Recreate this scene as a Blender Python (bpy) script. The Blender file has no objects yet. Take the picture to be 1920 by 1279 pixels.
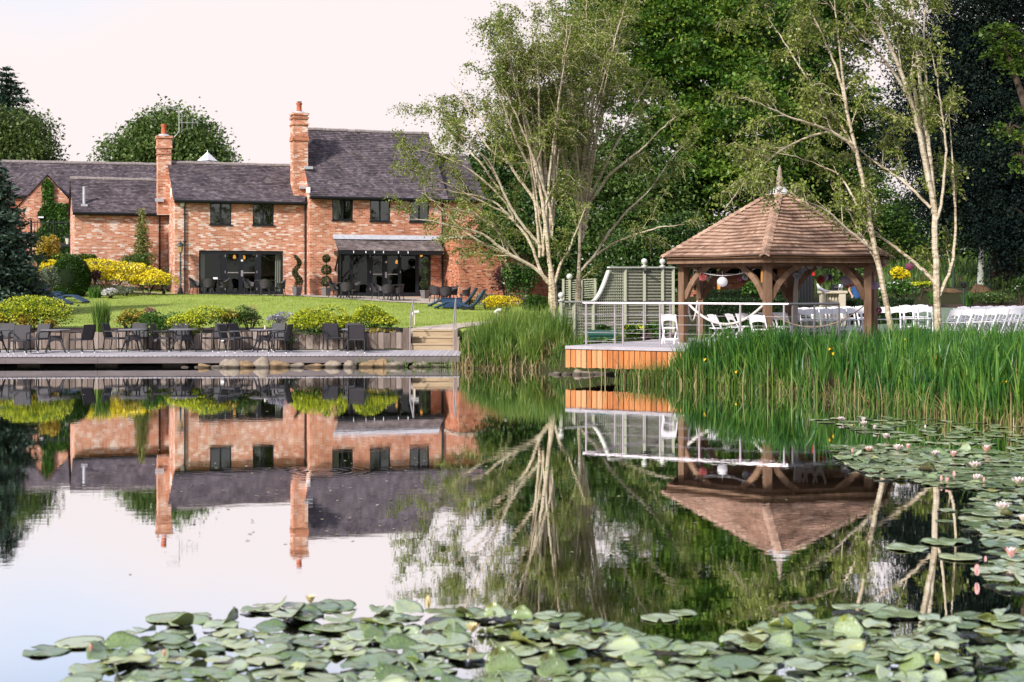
import bpy, bmesh, math, random
import numpy as np
from mathutils import Vector, Matrix, noise as mnoise
PI = math.pi
S = bpy.context.scene
COL = S.collection
rng = np.random.default_rng(11)
random.seed(7)
# ------------------------------------------------------------------ camera, sky, sun, exposure
CZ, F, HOR = 2.4, 2667.0, 540.0
cd = bpy.data.cameras.new('camera'); cam = bpy.data.objects.new('camera', cd); COL.objects.link(cam)
cam.location = (0, 0, CZ); cam.rotation_euler = (PI/2, 0, 0)
cd.sensor_width = 36; cd.lens = F/1920*36; cd.shift_y = -(639.5-HOR)/1920
cd.clip_start = 0.1; cd.clip_end = 3000
cd.dof.use_dof = True; cd.dof.focus_distance = 38; cd.dof.aperture_fstop = 2.6
S.camera = cam
SUN = Vector((-0.56, -0.66, 0.60)).normalized()
w = bpy.data.worlds.new('World'); S.world = w; w.use_nodes = True
nt = w.node_tree; nt.nodes.clear()
def nn(nt, t, **kw):
    n = nt.nodes.new(t)
    for k, v in kw.items():
        if k.startswith('i_'):
            k = k[2:]; k = int(k) if k.isdigit() else k.replace('_', ' ')
            n.inputs[k].default_value = v
        else: setattr(n, k, v)
    return n
sky = nn(nt, 'ShaderNodeTexSky', sky_type='NISHITA', sun_disc=False)
sky.sun_elevation = math.asin(SUN.z); sky.sun_rotation = math.atan2(SUN.x, SUN.y) % (2*PI)
bgs = nn(nt, 'ShaderNodeBackground', i_Strength=0.15)
bgc = nn(nt, 'ShaderNodeBackground', i_Strength=0.615, i_Color=(1.0, 0.90, 0.895, 1))
tc = nn(nt, 'ShaderNodeTexCoord'); sep = nn(nt, 'ShaderNodeSeparateXYZ')
noi = nn(nt, 'ShaderNodeTexNoise', i_Scale=2.6, i_Detail=4.0)
ad = nn(nt, 'ShaderNodeMath', operation='MULTIPLY_ADD'); ad.inputs[1].default_value = 0.22
mr = nn(nt, 'ShaderNodeMapRange', interpolation_type='SMOOTHSTEP'); mr.inputs[1].default_value = 0.29; mr.inputs[2].default_value = 0.42
mr.inputs[3].default_value = 1.0; mr.inputs[4].default_value = 0.38
mxs = nn(nt, 'ShaderNodeMixShader'); wo = nn(nt, 'ShaderNodeOutputWorld')
L = nt.links.new
L(tc.outputs['Generated'], sep.inputs[0]); L(tc.outputs['Generated'], noi.inputs['Vector'])
L(noi.outputs['Fac'], ad.inputs[0]); L(sep.outputs['Z'], ad.inputs[2]); L(ad.outputs[0], mr.inputs[0])
L(sky.outputs[0], bgs.inputs['Color'])
L(mr.outputs[0], mxs.inputs[0]); L(bgs.outputs[0], mxs.inputs[1]); L(bgc.outputs[0], mxs.inputs[2]); L(mxs.outputs[0], wo.inputs['Surface'])
sd = bpy.data.lights.new('sun', 'SUN'); sun = bpy.data.objects.new('sun', sd); COL.objects.link(sun)
sd.energy = 3.7; sd.angle = math.radians(5); sd.color = (1.0, 0.965, 0.915)
sun.rotation_euler = (-SUN).to_track_quat('-Z', 'Y').to_euler(); sun.location = (-40, -40, 60)
S.view_settings.view_transform = 'Standard'; S.view_settings.look = 'None'
S.view_settings.exposure = 0.72; S.view_settings.gamma = 1.0
S.cycles.use_denoising = True; S.cycles.max_bounces = 7; S.cycles.transparent_max_bounces = 8
S.cycles.diffuse_bounces = 3; S.cycles.caustics_reflective = False; S.cycles.caustics_refractive = False

# ------------------------------------------------------------------ helpers
def at(px, py, d): return Vector(((px-960)/F*d, d, CZ-(py-HOR)/F*d))
def xat(px, d): return (px-960)/F*d
def wat(px, py):                     # point on the water
    d = CZ*F/(py-HOR); return Vector(((px-960)/F*d, d, 0))
def chain(o):
    v = Vector((0, 0, 0))
    while o is not None: v = v+o.location; o = o.parent
    return v
def tag(o, label=None, cat=None, group=None, kind=None):
    if label: o['label'] = label
    if cat: o['category'] = cat
    if group: o['group'] = group
    if kind: o['kind'] = kind
    return o
def thing(name, label, cat, loc=(0, 0, 0), rz=0, group=None):
    o = bpy.data.objects.new(name, None); COL.objects.link(o); o.location = loc; o.rotation_euler = (0, 0, rz)
    o.empty_display_size = 0.2
    return tag(o, label, cat, group)
def link_mesh(name, me, mats, parent=None, loc=None, smooth=False):
    for m in (mats if isinstance(mats, (list, tuple)) else [mats]): me.materials.append(m)
    if smooth: me.polygons.foreach_set('use_smooth', np.ones(len(me.polygons), bool))
    o = bpy.data.objects.new(name, me); COL.objects.link(o)
    if parent is not None: o.parent = parent
    if loc is not None: o.location = loc
    return o
def np_mesh(name, V, Q, mats, parent=None, loc=None, world=True, smooth=False, mi=None, uv=None):
    V = np.asarray(V, dtype=np.float32); Q = np.asarray(Q, dtype=np.int32)
    if world:
        off = chain(parent) if parent is not None else Vector((0, 0, 0))
        if loc is not None: off = off+Vector(loc)
        V = V-np.array(off, dtype=np.float32)
    k = Q.shape[1]; me = bpy.data.meshes.new(name)
    me.vertices.add(len(V)); me.vertices.foreach_set('co', V.ravel())
    me.loops.add(Q.size); me.loops.foreach_set('vertex_index', Q.ravel())
    me.polygons.add(len(Q)); me.polygons.foreach_set('loop_start', np.arange(0, Q.size, k, dtype=np.int32))
    if mi is not None: me.polygons.foreach_set('material_index', np.asarray(mi, dtype=np.int32))
    if uv is not None:
        l = me.uv_layers.new(name='UVMap'); l.data.foreach_set('uv', np.asarray(uv, dtype=np.float32).ravel())
    me.update(calc_edges=True); me.validate()
    return link_mesh(name, me, mats, parent, loc, smooth)
class MB:
    def __init__(s): s.v = []; s.f = []; s.m = []; s.mi = 0
    def add(s, vs, fs):
        n = len(s.v); s.v += [tuple(x) for x in vs]; s.f += [[i+n for i in f] for f in fs]; s.m += [s.mi]*len(fs); return s
    def box(s, a, b):
        x0, y0, z0 = [min(p, q) for p, q in zip(a, b)]; x1, y1, z1 = [max(p, q) for p, q in zip(a, b)]
        return s.add([(x0,y0,z0),(x1,y0,z0),(x1,y1,z0),(x0,y1,z0),(x0,y0,z1),(x1,y0,z1),(x1,y1,z1),(x0,y1,z1)],
              [(0,3,2,1),(4,5,6,7),(0,1,5,4),(1,2,6,5),(2,3,7,6),(3,0,4,7)])
    def cbox(s, a, b, c=0.01):       # chamfered box
        x0, y0, z0 = [min(p, q) for p, q in zip(a, b)]; x1, y1, z1 = [max(p, q) for p, q in zip(a, b)]
        bm = bmesh.new(); bmesh.ops.create_cube(bm, size=1)
        for v in bm.verts: v.co = Vector((x0+(v.co.x+.5)*(x1-x0), y0+(v.co.y+.5)*(y1-y0), z0+(v.co.z+.5)*(z1-z0)))
        bmesh.ops.bevel(bm, geom=bm.edges[:], offset=c, segments=1, affect='EDGES')
        bm.verts.index_update(); s.add([v.co for v in bm.verts], [[v.index for v in f.verts] for f in bm.faces]); bm.free(); return s
    def beam(s, p, q, w, h, up=(0, 0, 1)):   # rectangular bar between two points
        p, q = Vector(p), Vector(q); d = (q-p).normalized(); up = Vector(up)
        if abs(d.dot(up)) > .98: up = Vector((0, 1, 0))
        x = d.cross(up).normalized(); y = x.cross(d)
        c = [(-w/2,-h/2),(w/2,-h/2),(w/2,h/2),(-w/2,h/2)]
        return s.add([p+x*a+y*b for a, b in c]+[q+x*a+y*b for a, b in c], [(0,1,2,3),(7,6,5,4),(0,4,5,1),(1,5,6,2),(2,6,7,3),(3,7,4,0)])
    def tube(s, pts, r, n=8, cap=True):
        pts = [Vector(p) for p in pts]; m = len(pts)
        rr = r if isinstance(r, (list, tuple)) else [r]*m
        vs = []; ref = None
        for i, p in enumerate(pts):
            d = (pts[min(i+1, m-1)]-pts[max(i-1, 0)]).normalized()
            if ref is None: ref = d.cross(Vector((.3, .9, .2))).normalized()
            x = (ref-d*ref.dot(d)).normalized(); ref = x; y = d.cross(x)
            vs += [p+(x*math.cos(2*PI*k/n)+y*math.sin(2*PI*k/n))*rr[i] for k in range(n)]
        fs = [(i*n+k, i*n+(k+1) % n, (i+1)*n+(k+1) % n, (i+1)*n+k) for i in range(m-1) for k in range(n)]
        if cap: fs += [tuple(range(n))[::-1], tuple((m-1)*n+k for k in range(n))]
        return s.add(vs, fs)
    def lathe(s, c, prof, n=16, ax=None):
        c = Vector(c); vs = []
        for r, z in prof: vs += [c+Vector((r*math.cos(2*PI*k/n), r*math.sin(2*PI*k/n), z)) for k in range(n)]
        m = len(prof)
        fs = [(i*n+k, i*n+(k+1) % n, (i+1)*n+(k+1) % n, (i+1)*n+k) for i in range(m-1) for k in range(n)]
        fs += [tuple(range(n))[::-1], tuple((m-1)*n+k for k in range(n))]
        return s.add(vs, fs)
    def ball(s, c, r, n=12, sq=1.0):
        prof = [(max(1e-3, r*math.sin(PI*i/(n//2+1))), -r*sq*math.cos(PI*i/(n//2+1))) for i in range(n//2+2)]
        return s.lathe(c, prof, n)
    def prism(s, poly, d):           # polygon of 3-D points pushed along d
        d = Vector(d); n = len(poly); P = [Vector(p) for p in poly]
        return s.add(P+[p+d for p in P], [tuple(range(n))[::-1], tuple(range(n, 2*n))]+[(i, (i+1) % n, n+(i+1) % n, n+i) for i in range(n)])
    def build(s, name, mat, parent=None, loc=None, world=False, smooth=False):
        off = Vector((0, 0, 0))
        if world:
            if parent is not None: off = off+chain(parent)
            if loc is not None: off = off+Vector(loc)
        me = bpy.data.meshes.new(name); me.from_pydata([(x-off.x, y-off.y, z-off.z) for x, y, z in s.v], [], s.f)
        if any(s.m): me.polygons.foreach_set('material_index', np.array(s.m, dtype=np.int32))
        bm = bmesh.new(); bm.from_mesh(me); bmesh.ops.recalc_face_normals(bm, faces=bm.faces[:]); bm.to_mesh(me); bm.free()
        o = link_mesh(name, me, mat, parent, loc)
        if smooth:
            bpy.data.meshes[me.name].polygons.foreach_set('use_smooth', np.ones(len(me.polygons), bool))
            me.set_sharp_from_angle(angle=math.radians(40))
        return o
def dup(r, loc=None, rz=None, label=None, scale=None, group=None):
    def cp(o, par):
        c = o.copy(); COL.objects.link(c)
        if par is not None: c.parent = par
        for k in list(o.children): cp(k, c)
        return c
    c = cp(r, None)
    if loc is not None: c.location = loc
    if rz is not None: c.rotation_euler = (r.rotation_euler[0], r.rotation_euler[1], rz)
    if label: c['label'] = label
    if group: c['group'] = group
    if scale: c.scale = (scale,)*3
    return c
def unit(v): return v/np.maximum(np.linalg.norm(v, axis=1, keepdims=True), 1e-6)
def leafmesh(name, P, size, mat, parent=None, aspect=.55, up=.6, axis=None, fold=.15, loc=None, r=rng):
    P = np.asarray(P, dtype=np.float32); n = len(P)
    s = (np.full(n, size)*r.uniform(.65, 1.3, n))[:, None] if np.isscalar(size) else np.asarray(size)[:, None]
    nrm = unit(r.normal(size=(n, 3))+np.array([0, 0, up*1.6]))
    a = r.normal(size=(n, 3)) if axis is None else np.asarray(axis)+r.normal(size=(n, 3))*.35
    a = unit(a-nrm*(a*nrm).sum(1, keepdims=True)); b = np.cross(nrm, a)
    V = np.empty((n, 4, 3), dtype=np.float32)
    V[:, 0] = P-a*s*.5; V[:, 2] = P+a*s*.5-nrm*s*.08
    V[:, 1] = P+b*s*aspect*.5+nrm*s*fold-a*s*.06; V[:, 3] = P-b*s*aspect*.5+nrm*s*fold-a*s*.06
    return np_mesh(name, V.reshape(-1, 3), np.arange(n*4).reshape(-1, 4), mat, parent, loc)
def blades(name, P, h, mat, parent=None, width=.018, lean=.25, seg=3, r=rng, bend=1.0, loc=None, az=None):
    P = np.asarray(P, dtype=np.float32); n = len(P); h = np.asarray(h)
    az = r.uniform(0, 2*PI, n) if az is None else az; d = np.stack([np.cos(az), np.sin(az), np.zeros(n)], 1)
    az2 = r.uniform(0, 2*PI, n); wd = np.stack([np.cos(az2), np.sin(az2), np.zeros(n)], 1)
    ln = np.abs(r.normal(0, lean, n)); wdt = width*r.uniform(.6, 1.3, n)
    V = np.empty((n, (seg+1)*2, 3), dtype=np.float32)
    for i in range(seg+1):
        t = i/seg
        c = P+d*(ln*h*(t**(1+bend)))[:, None]+np.array([0, 0, 1])*(h*(t-.35*ln*t**3))[:, None]
        ww = (wdt*(1-t**2*.96)*.5)[:, None]
        V[:, 2*i] = c-wd*ww; V[:, 2*i+1] = c+wd*ww
    base = np.arange(n)[:, None]*(seg+1)*2
    Q = np.concatenate([base+np.array([2*i, 2*i+1, 2*i+3, 2*i+2]) for i in range(seg)], 0)
    # keep every blade one connected island
    return np_mesh(name, V.reshape(-1, 3), Q, mat, parent, loc)

# ------------------------------------------------------------------ materials
def mat0(name):
    m = bpy.data.materials.new(name); m.use_nodes = True; nt = m.node_tree
    return m, nt, nt.nodes['Principled BSDF'], nt.links.new
def ramp(nt, cols, mode='LINEAR'):
    r = nn(nt, 'ShaderNodeValToRGB'); e = r.color_ramp.elements; r.color_ramp.interpolation = mode
    while len(e) < len(cols): e.new(.5)
    for x, (p, c) in zip(e, cols): x.position = p; x.color = (*c, 1)
    return r
def plain(name, col, rough=.6, spec=.4, metal=0, var=.25, scale=6, bump=0, bscale=30, stretch=(1, 1, 1), wet=0):
    m, nt, b, L = mat0(name)
    b.inputs['Roughness'].default_value = rough; b.inputs['Specular IOR Level'].default_value = spec; b.inputs['Metallic'].default_value = metal
    tc = nn(nt, 'ShaderNodeTexCoord'); mp = nn(nt, 'ShaderNodeMapping'); mp.inputs['Scale'].default_value = stretch
    L(tc.outputs['Object'], mp.inputs[0])
    no = nn(nt, 'ShaderNodeTexNoise', i_Scale=scale, i_Detail=5.0, i_Roughness=.65); L(mp.outputs[0], no.inputs['Vector'])
    c = Vector(col); r = ramp(nt, [(.3, c*(1-var)), (.55, c), (.75, c*(1+var))])
    L(no.outputs['Fac'], r.inputs[0])
    if wet:
        sp = nn(nt, 'ShaderNodeSeparateXYZ'); L(tc.outputs['Object'], sp.inputs[0]); w1 = nn(nt, 'ShaderNodeMath', operation='MULTIPLY_ADD', i_1=.06); L(no.outputs['Fac'], w1.inputs[0]); L(sp.outputs['Z'], w1.inputs[2])
        w2 = nn(nt, 'ShaderNodeMapRange'); w2.inputs[1].default_value = wet; w2.inputs[2].default_value = wet+.05; L(w1.outputs[0], w2.inputs[0])
        mxw = nn(nt, 'ShaderNodeMix', data_type='RGBA'); mxw.inputs['A'].default_value = (*(c*.3), 1); L(w2.outputs[0], mxw.inputs['Factor']); L(r.outputs[0], mxw.inputs['B']); L(mxw.outputs['Result'], b.inputs['Base Color'])
    else: L(r.outputs[0], b.inputs['Base Color'])
    if bump:
        n2 = nn(nt, 'ShaderNodeTexNoise', i_Scale=bscale, i_Detail=4.0); L(mp.outputs[0], n2.inputs['Vector'])
        bp = nn(nt, 'ShaderNodeBump', i_Strength=bump, i_Distance=.03); L(n2.outputs['Fac'], bp.inputs['Height']); L(bp.outputs[0], b.inputs['Normal'])
    return m
def leafmat(name, cols, trans=.35, rough=.45, spec=.35, nz=1.2, nsc=.55):
    m, nt, b, L = mat0(name); b.inputs['Roughness'].default_value = rough; b.inputs['Specular IOR Level'].default_value = spec
    g = nn(nt, 'ShaderNodeNewGeometry'); n = len(cols)
    tc = nn(nt, 'ShaderNodeTexCoord'); no = nn(nt, 'ShaderNodeTexNoise', i_Scale=nsc, i_Detail=2.0); L(tc.outputs['Object'], no.inputs['Vector'])
    ma = nn(nt, 'ShaderNodeMath', operation='MULTIPLY_ADD', i_1=.62); L(g.outputs['Random Per Island'], ma.inputs[0])
    mb_ = nn(nt, 'ShaderNodeMath', operation='MULTIPLY_ADD', i_1=nz, i_2=.18-nz/2); L(no.outputs['Fac'], mb_.inputs[0]); L(mb_.outputs[0], ma.inputs[2])
    r = ramp(nt, [(i/max(1, n-1), c) for i, c in enumerate(cols)]); L(ma.outputs[0], r.inputs[0])
    L(r.outputs[0], b.inputs['Base Color'])
    if trans:
        t = nn(nt, 'ShaderNodeBsdfTranslucent'); L(r.outputs[0], t.inputs['Color'])
        mx = nn(nt, 'ShaderNodeMixShader', i_0=trans); L(b.outputs[0], mx.inputs[1]); L(t.outputs[0], mx.inputs[2])
        L(mx.outputs[0], nt.nodes['Material Output'].inputs['Surface'])
    return m
def brickmat(name, tint=(1, 1, 1), white=.0):
    m, nt, b, L = mat0(name); b.inputs['Roughness'].default_value = .85; b.inputs['Specular IOR Level'].default_value = .2
    tc = nn(nt, 'ShaderNodeTexCoord'); sp = nn(nt, 'ShaderNodeSeparateXYZ'); L(tc.outputs['Object'], sp.inputs[0])
    ad = nn(nt, 'ShaderNodeMath', operation='ADD'); L(sp.outputs['X'], ad.inputs[0]); L(sp.outputs['Y'], ad.inputs[1])
    cb = nn(nt, 'ShaderNodeCombineXYZ'); L(ad.outputs[0], cb.inputs[0]); L(sp.outputs['Z'], cb.inputs[1])
    br = nn(nt, 'ShaderNodeTexBrick', i_Scale=1.0, i_Mortar_Size=.011, i_Brick_Width=.25, i_Row_Height=.084, i_Mortar_Smooth=.2)
    br.inputs['Color1'].default_value = (0, 0, 0, 1); br.inputs['Color2'].default_value = (1, 1, 1, 1); br.inputs['Mortar'].default_value = (.5, .5, .5, 1)
    L(cb.outputs[0], br.inputs['Vector'])
    no = nn(nt, 'ShaderNodeTexNoise', i_Scale=.8, i_Detail=6.0, i_Roughness=.72); L(cb.outputs[0], no.inputs['Vector'])
    ma = nn(nt, 'ShaderNodeMath', operation='MULTIPLY_ADD', i_1=.85); L(no.outputs['Fac'], ma.inputs[0])
    mb_ = nn(nt, 'ShaderNodeMath', operation='MULTIPLY_ADD', i_1=.72, i_2=-.27+white); L(br.outputs['Color'], mb_.inputs[0]); L(mb_.outputs[0], ma.inputs[2])
    T = lambda c: tuple(a*b for a, b in zip(c, tint))
    r = ramp(nt, [(.0, T((.055, .028, .025))), (.13, T((.20, .06, .035))), (.2, T((.35, .11, .052))), (.5, T((.51, .19, .095))), (.7, T((.56, .26, .15))), (.82, T((.62, .42, .31))), (.92, T((.74, .62, .54)))])
    L(ma.outputs[0], r.inputs[0])
    mx = nn(nt, 'ShaderNodeMix', data_type='RGBA'); mx.inputs['B'].default_value = (*T((.50, .36, .27)), 1)
    L(br.outputs['Fac'], mx.inputs['Factor']); L(r.outputs[0], mx.inputs['A'])
    ns = nn(nt, 'ShaderNodeTexNoise', i_Scale=.45, i_Detail=9.0, i_Roughness=.68); mps = nn(nt, 'ShaderNodeMapping'); mps.inputs['Scale'].default_value = (1.6, .7, 1); L(cb.outputs[0], mps.inputs[0]); L(mps.outputs[0], ns.inputs['Vector'])
    rs = ramp(nt, [(.33, (.62, .58, .56)), (.5, (.95, .94, .93)), (.68, (1.06, 1.05, 1.06))]); L(ns.outputs['Fac'], rs.inputs[0])
    mst = nn(nt, 'ShaderNodeMix', data_type='RGBA', blend_type='MULTIPLY'); mst.inputs['Factor'].default_value = 1; L(mx.outputs['Result'], mst.inputs['A']); L(rs.outputs[0], mst.inputs['B']); L(mst.outputs['Result'], b.inputs['Base Color'])
    bp = nn(nt, 'ShaderNodeBump', i_Strength=.6, i_Distance=.01, invert=True); L(br.outputs['Fac'], bp.inputs['Height']); L(bp.outputs[0], b.inputs['Normal'])
    return m
def tilemat(name, cols, bw=.17, rh=.13, moss=(.12, .11, .07), mossa=.55):
    m, nt, b, L = mat0(name); b.inputs['Roughness'].default_value = .75; b.inputs['Specular IOR Level'].default_value = .3
    tc = nn(nt, 'ShaderNodeTexCoord')
    br = nn(nt, 'ShaderNodeTexBrick', i_Scale=1.0, i_Mortar_Size=.006, i_Brick_Width=bw, i_Row_Height=rh)
    br.inputs['Color1'].default_value = (0, 0, 0, 1); br.inputs['Color2'].default_value = (1, 1, 1, 1); br.inputs['Mortar'].default_value = (0, 0, 0, 1)
    L(tc.outputs['UV'], br.inputs['Vector'])
    no = nn(nt, 'ShaderNodeTexNoise', i_Scale=.8, i_Detail=6.0, i_Roughness=.7); L(tc.outputs['UV'], no.inputs['Vector'])
    ma = nn(nt, 'ShaderNodeMath', operation='MULTIPLY_ADD', i_1=.55); L(br.outputs['Color'], ma.inputs[0])
    mb_ = nn(nt, 'ShaderNodeMath', operation='MULTIPLY_ADD', i_1=1.1, i_2=-.33); L(no.outputs['Fac'], mb_.inputs[0]); L(mb_.outputs[0], ma.inputs[2])
    r = ramp(nt, cols); L(ma.outputs[0], r.inputs[0])
    n2 = nn(nt, 'ShaderNodeTexNoise', i_Scale=1.7, i_Detail=8.0, i_Roughness=.8); L(tc.outputs['UV'], n2.inputs['Vector'])
    r2 = ramp(nt, [(.52, (0, 0, 0)), (.72, (mossa,)*3)]); L(n2.outputs['Fac'], r2.inputs[0])
    mx = nn(nt, 'ShaderNodeMix', data_type='RGBA'); mx.inputs['B'].default_value = (*moss, 1)
    L(r2.outputs[0], mx.inputs['Factor']); L(r.outputs[0], mx.inputs['A']); L(mx.outputs['Result'], b.inputs['Base Color'])
    return m
def plankmat(name, cols, rough=.7, scale=(2, 2, 14), island=.6, bump=.25):
    m, nt, b, L = mat0(name); b.inputs['Roughness'].default_value = rough; b.inputs['Specular IOR Level'].default_value = .25
    tc = nn(nt, 'ShaderNodeTexCoord'); mp = nn(nt, 'ShaderNodeMapping'); mp.inputs['Scale'].default_value = scale; L(tc.outputs['Object'], mp.inputs[0])
    no = nn(nt, 'ShaderNodeTexNoise', i_Scale=2.0, i_Detail=6.0, i_Roughness=.7); L(mp.outputs[0], no.inputs['Vector'])
    g = nn(nt, 'ShaderNodeNewGeometry'); ma = nn(nt, 'ShaderNodeMath', operation='MULTIPLY_ADD', i_1=island); L(g.outputs['Random Per Island'], ma.inputs[0])
    mb_ = nn(nt, 'ShaderNodeMath', operation='MULTIPLY_ADD', i_1=1.3, i_2=-.45); L(no.outputs['Fac'], mb_.inputs[0]); L(mb_.outputs[0], ma.inputs[2])
    r = ramp(nt, [(i/(len(cols)-1), c) for i, c in enumerate(cols)]); L(ma.outputs[0], r.inputs[0]); L(r.outputs[0], b.inputs['Base Color'])
    bp = nn(nt, 'ShaderNodeBump', i_Strength=bump, i_Distance=.01); L(no.outputs['Fac'], bp.inputs['Height']); L(bp.outputs[0], b.inputs['Normal'])
    return m
def emit(name, col, st):
    m, nt, b, L = mat0(name); b.inputs['Base Color'].default_value = (*col, 1)
    b.inputs['Emission Color'].default_value = (*col, 1); b.inputs['Emission Strength'].default_value = st; return m
def glassmat(name, refl=.045):
    m, nt, b, L = mat0(name); nt.nodes.remove(b)
    t = nn(nt, 'ShaderNodeBsdfTransparent', i_Color=(.5, .56, .56, 1)); g = nn(nt, 'ShaderNodeBsdfGlossy', i_Roughness=.02, i_Color=(.9, 1, .97, 1))
    mx = nn(nt, 'ShaderNodeMixShader', i_0=refl); L(t.outputs[0], mx.inputs[1]); L(g.outputs[0], mx.inputs[2]); L(mx.outputs[0], nt.nodes['Material Output'].inputs['Surface'])
    return m
BRICK_P = brickmat('pale brick', (1.08, 1.05, 1.09), .125); BRICK_O = brickmat('orange brick', (1.08, 1.0, 1.0), .045); BRICK_R = brickmat('red brick', (.88, .72, .66), -.06)
TILE = tilemat('slate tiles', [(0, (.016, .013, .015)), (.3, (.062, .048, .056)), (.6, (.105, .082, .094)), (1, (.22, .18, .20))], moss=(.20, .17, .13))
SHINGLE = tilemat('cedar shingles', [(0, (.06, .034, .023)), (.25, (.27, .16, .112)), (.6, (.42, .275, .20)), (1, (.56, .40, .31))], bw=.14, rh=.2, moss=(.30, .2, .15), mossa=.35)
BLACKP = plain('black paint', (.007, .008, .010), .4, .4, var=.1)
FRAME = plain('dark grey frame', (.011, .012, .016), .45, .35, var=.1)
GLASS = glassmat('window glass'); GLASSW = glassmat('bright window glass', .11)
LEAD = plain('lead flashing', (.42, .42, .46), .5, .5, var=.2)
CURT = plain('cream curtain', (.62, .56, .44), .9, .1, var=.12, stretch=(12, 12, .3))
POT = plain('terracotta', (.46, .13, .065), .8, .2)
STONE = plain('pale stone', (.46, .40, .33), .85, .2, var=.3, scale=5, bump=.4, bscale=14)
LAMPG = emit('lamp glow', (1, .40, .07), 1.0)
DARKIN = plain('dark interior', (.009, .008, .008), .9, .1)  # near-black colour stands in for the darkness of unlit interiors
OAK = plankmat('oak', [(.065, .036, .022), (.14, .078, .045), (.21, .125, .077), (.31, .21, .14)], scale=(3, 3, .5), island=.45)
CEDAR = plankmat('cedar boards', [(.22, .07, .025), (.40, .135, .04), (.52, .20, .065), (.58, .30, .14)], scale=(9, 9, .8), island=.85)
DECKG = plankmat('grey decking', [(.29, .265, .28), (.42, .385, .41), (.50, .46, .49)], scale=(.6, 4, 4), island=.35)
DECKF = plankmat('deck fascia', [(.13, .105, .105), (.20, .165, .165), (.26, .22, .22)], scale=(.5, 4, 4), island=.2)
SLEEPER = plankmat('weathered sleepers', [(.06, .045, .035), (.14, .105, .085), (.24, .185, .155), (.33, .27, .235)], scale=(6, 6, .9), island=.7)
STEPW = plankmat('step timber', [(.24, .17, .105), (.38, .285, .18), (.47, .38, .26)], scale=(.8, 5, 5), island=.4)
STEEL = plain('brushed steel', (.60, .53, .55), .3, .6, .75, var=.08)
RATTAN = plain('dark rattan', (.040, .035, .039), .6, .35, var=.45, scale=45)
RATTAND = plain('black rattan', (.011, .0105, .012), .55, .35, var=.45, scale=45)
CHROME = plain('pale foot caps', (.75, .72, .72), .3, .6, var=.05)
NAVY = plain('navy cushion', (.014, .045, .10), .55, .4, var=.12)
WHITEP = plain('white paint', (.80, .77, .78), .45, .4, var=.04)
SAGE = plain('sage green paint', (.37, .375, .275), .6, .3, var=.1, scale=3)
GREENP = plain('dark green paint', (.012, .075, .05), .4, .5, var=.15)
BARKW = None
# ------------------------------------------------------------------ terrain
POND = [(-60, 46.8), (-1.85, 46.8), (-1.72, 43.2), (-1.2, 42.3), (.9, 41.6), (1.5, 40.5), (2.6, 40.3), (3.8, 40.8),
        (3.5, 36.6), (4.6, 35.4), (6.4, 33.0), (7.35, 30.8), (7.8, 28.0), (8.3, 26.2), (9.0, 24.6), (11, 22), (16, 19), (18, 3.5), (-60, 3.5)]
CTRL = [(-60,47.3,.9),(-30,47.3,.92),(-16,47.3,.92),(-8,47.3,.92),(-5,47.3,.92),(-3.4,48.3,1.0),(-2,48.4,1.0),(-1.1,47,.95),(-1.3,44,.45),(.4,43.5,.5),(1.5,42.3,.45),(.5,47,.9),
        (-60,55,1.4),(-25,55,1.4),(-12,55,1.36),(-5,55,1.27),(-.5,55,1.18),(3,55,1.2),
        (-30,62,1.75),(-15,62,1.78),(-8,62,1.68),(-3,60,1.5),(0,62,1.5),(-22,66,2.0),(-15,66.5,2.06),(-10,67,1.9),(-6,67,1.68),(-2,68,1.6),
        (-16.6,70,2.08),(-10,72.4,2.03),(-4,75,1.93),(-1.5,72,1.7),(2,76,1.6),(-24,70,2.6),(-24,74,3.4),(-30,74,3.4),(-40,72,3.0),(-32,84,3.6),(-50,90,3.6),(0,84,2.2),(-15,90,3),(-15,78,2.1),
        (2.6,41.0,.82),(1.6,41.8,.6),(4.3,39.6,.5),(3.2,42.2,.85),(4.2,37,.35),(5.5,36.3,.62),(7,35.5,.68),(8.0,34,.62),(8.7,31,.55),(9.2,28,.5),(10,26,.5),(12,24,.55),(18,21,.6),(10,34.5,.78),(12,31,.8),(14,28,.8),(12,37,.86),(20,36,.95),(16,26,.85),(30,25,.9),
        (5,43,.85),(9,45,.9),(14,42,.98),(22,42,1.0),(14,46,1.05),(22,46,1.08),(4,48,.95),(9,50,1.0),(16,50,1.1),(25,50,1.2),(35,45,1.2),
        (8,58,1.2),(16,60,1.5),(22,62,1.55),(30,62,1.6),(19,65.5,1.8),(24,65.5,1.85),(30,65.5,1.9),(20,67,2.3),(30,67,2.35),(22,72,2.7),(32,72,2.9),(24,85,3.7),(34,85,3.9),(8,70,1.6),(10,85,2.3),
        (0,140,3),(60,140,5),(-60,140,4),(-120,90,4),(120,90,5),(60,60,2.2),(60,30,1.3),(-90,50,1.2),(40,10,1),(0,-10,1),(-90,0,1),(40,-20,1)]
_c = np.array(CTRL, dtype=float)
def _phi(r): return np.sqrt(r*r+.6)
_A = _phi(np.hypot(_c[:, None, 0]-_c[None, :, 0], _c[:, None, 1]-_c[None, :, 1]))
_P = np.concatenate([np.ones((len(_c), 1)), _c[:, :2]], 1)
_M = np.block([[_A+np.eye(len(_c))*.0, _P], [_P.T, np.zeros((3, 3))]])
_w = np.linalg.solve(_M, np.concatenate([_c[:, 2], np.zeros(3)]))
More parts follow.
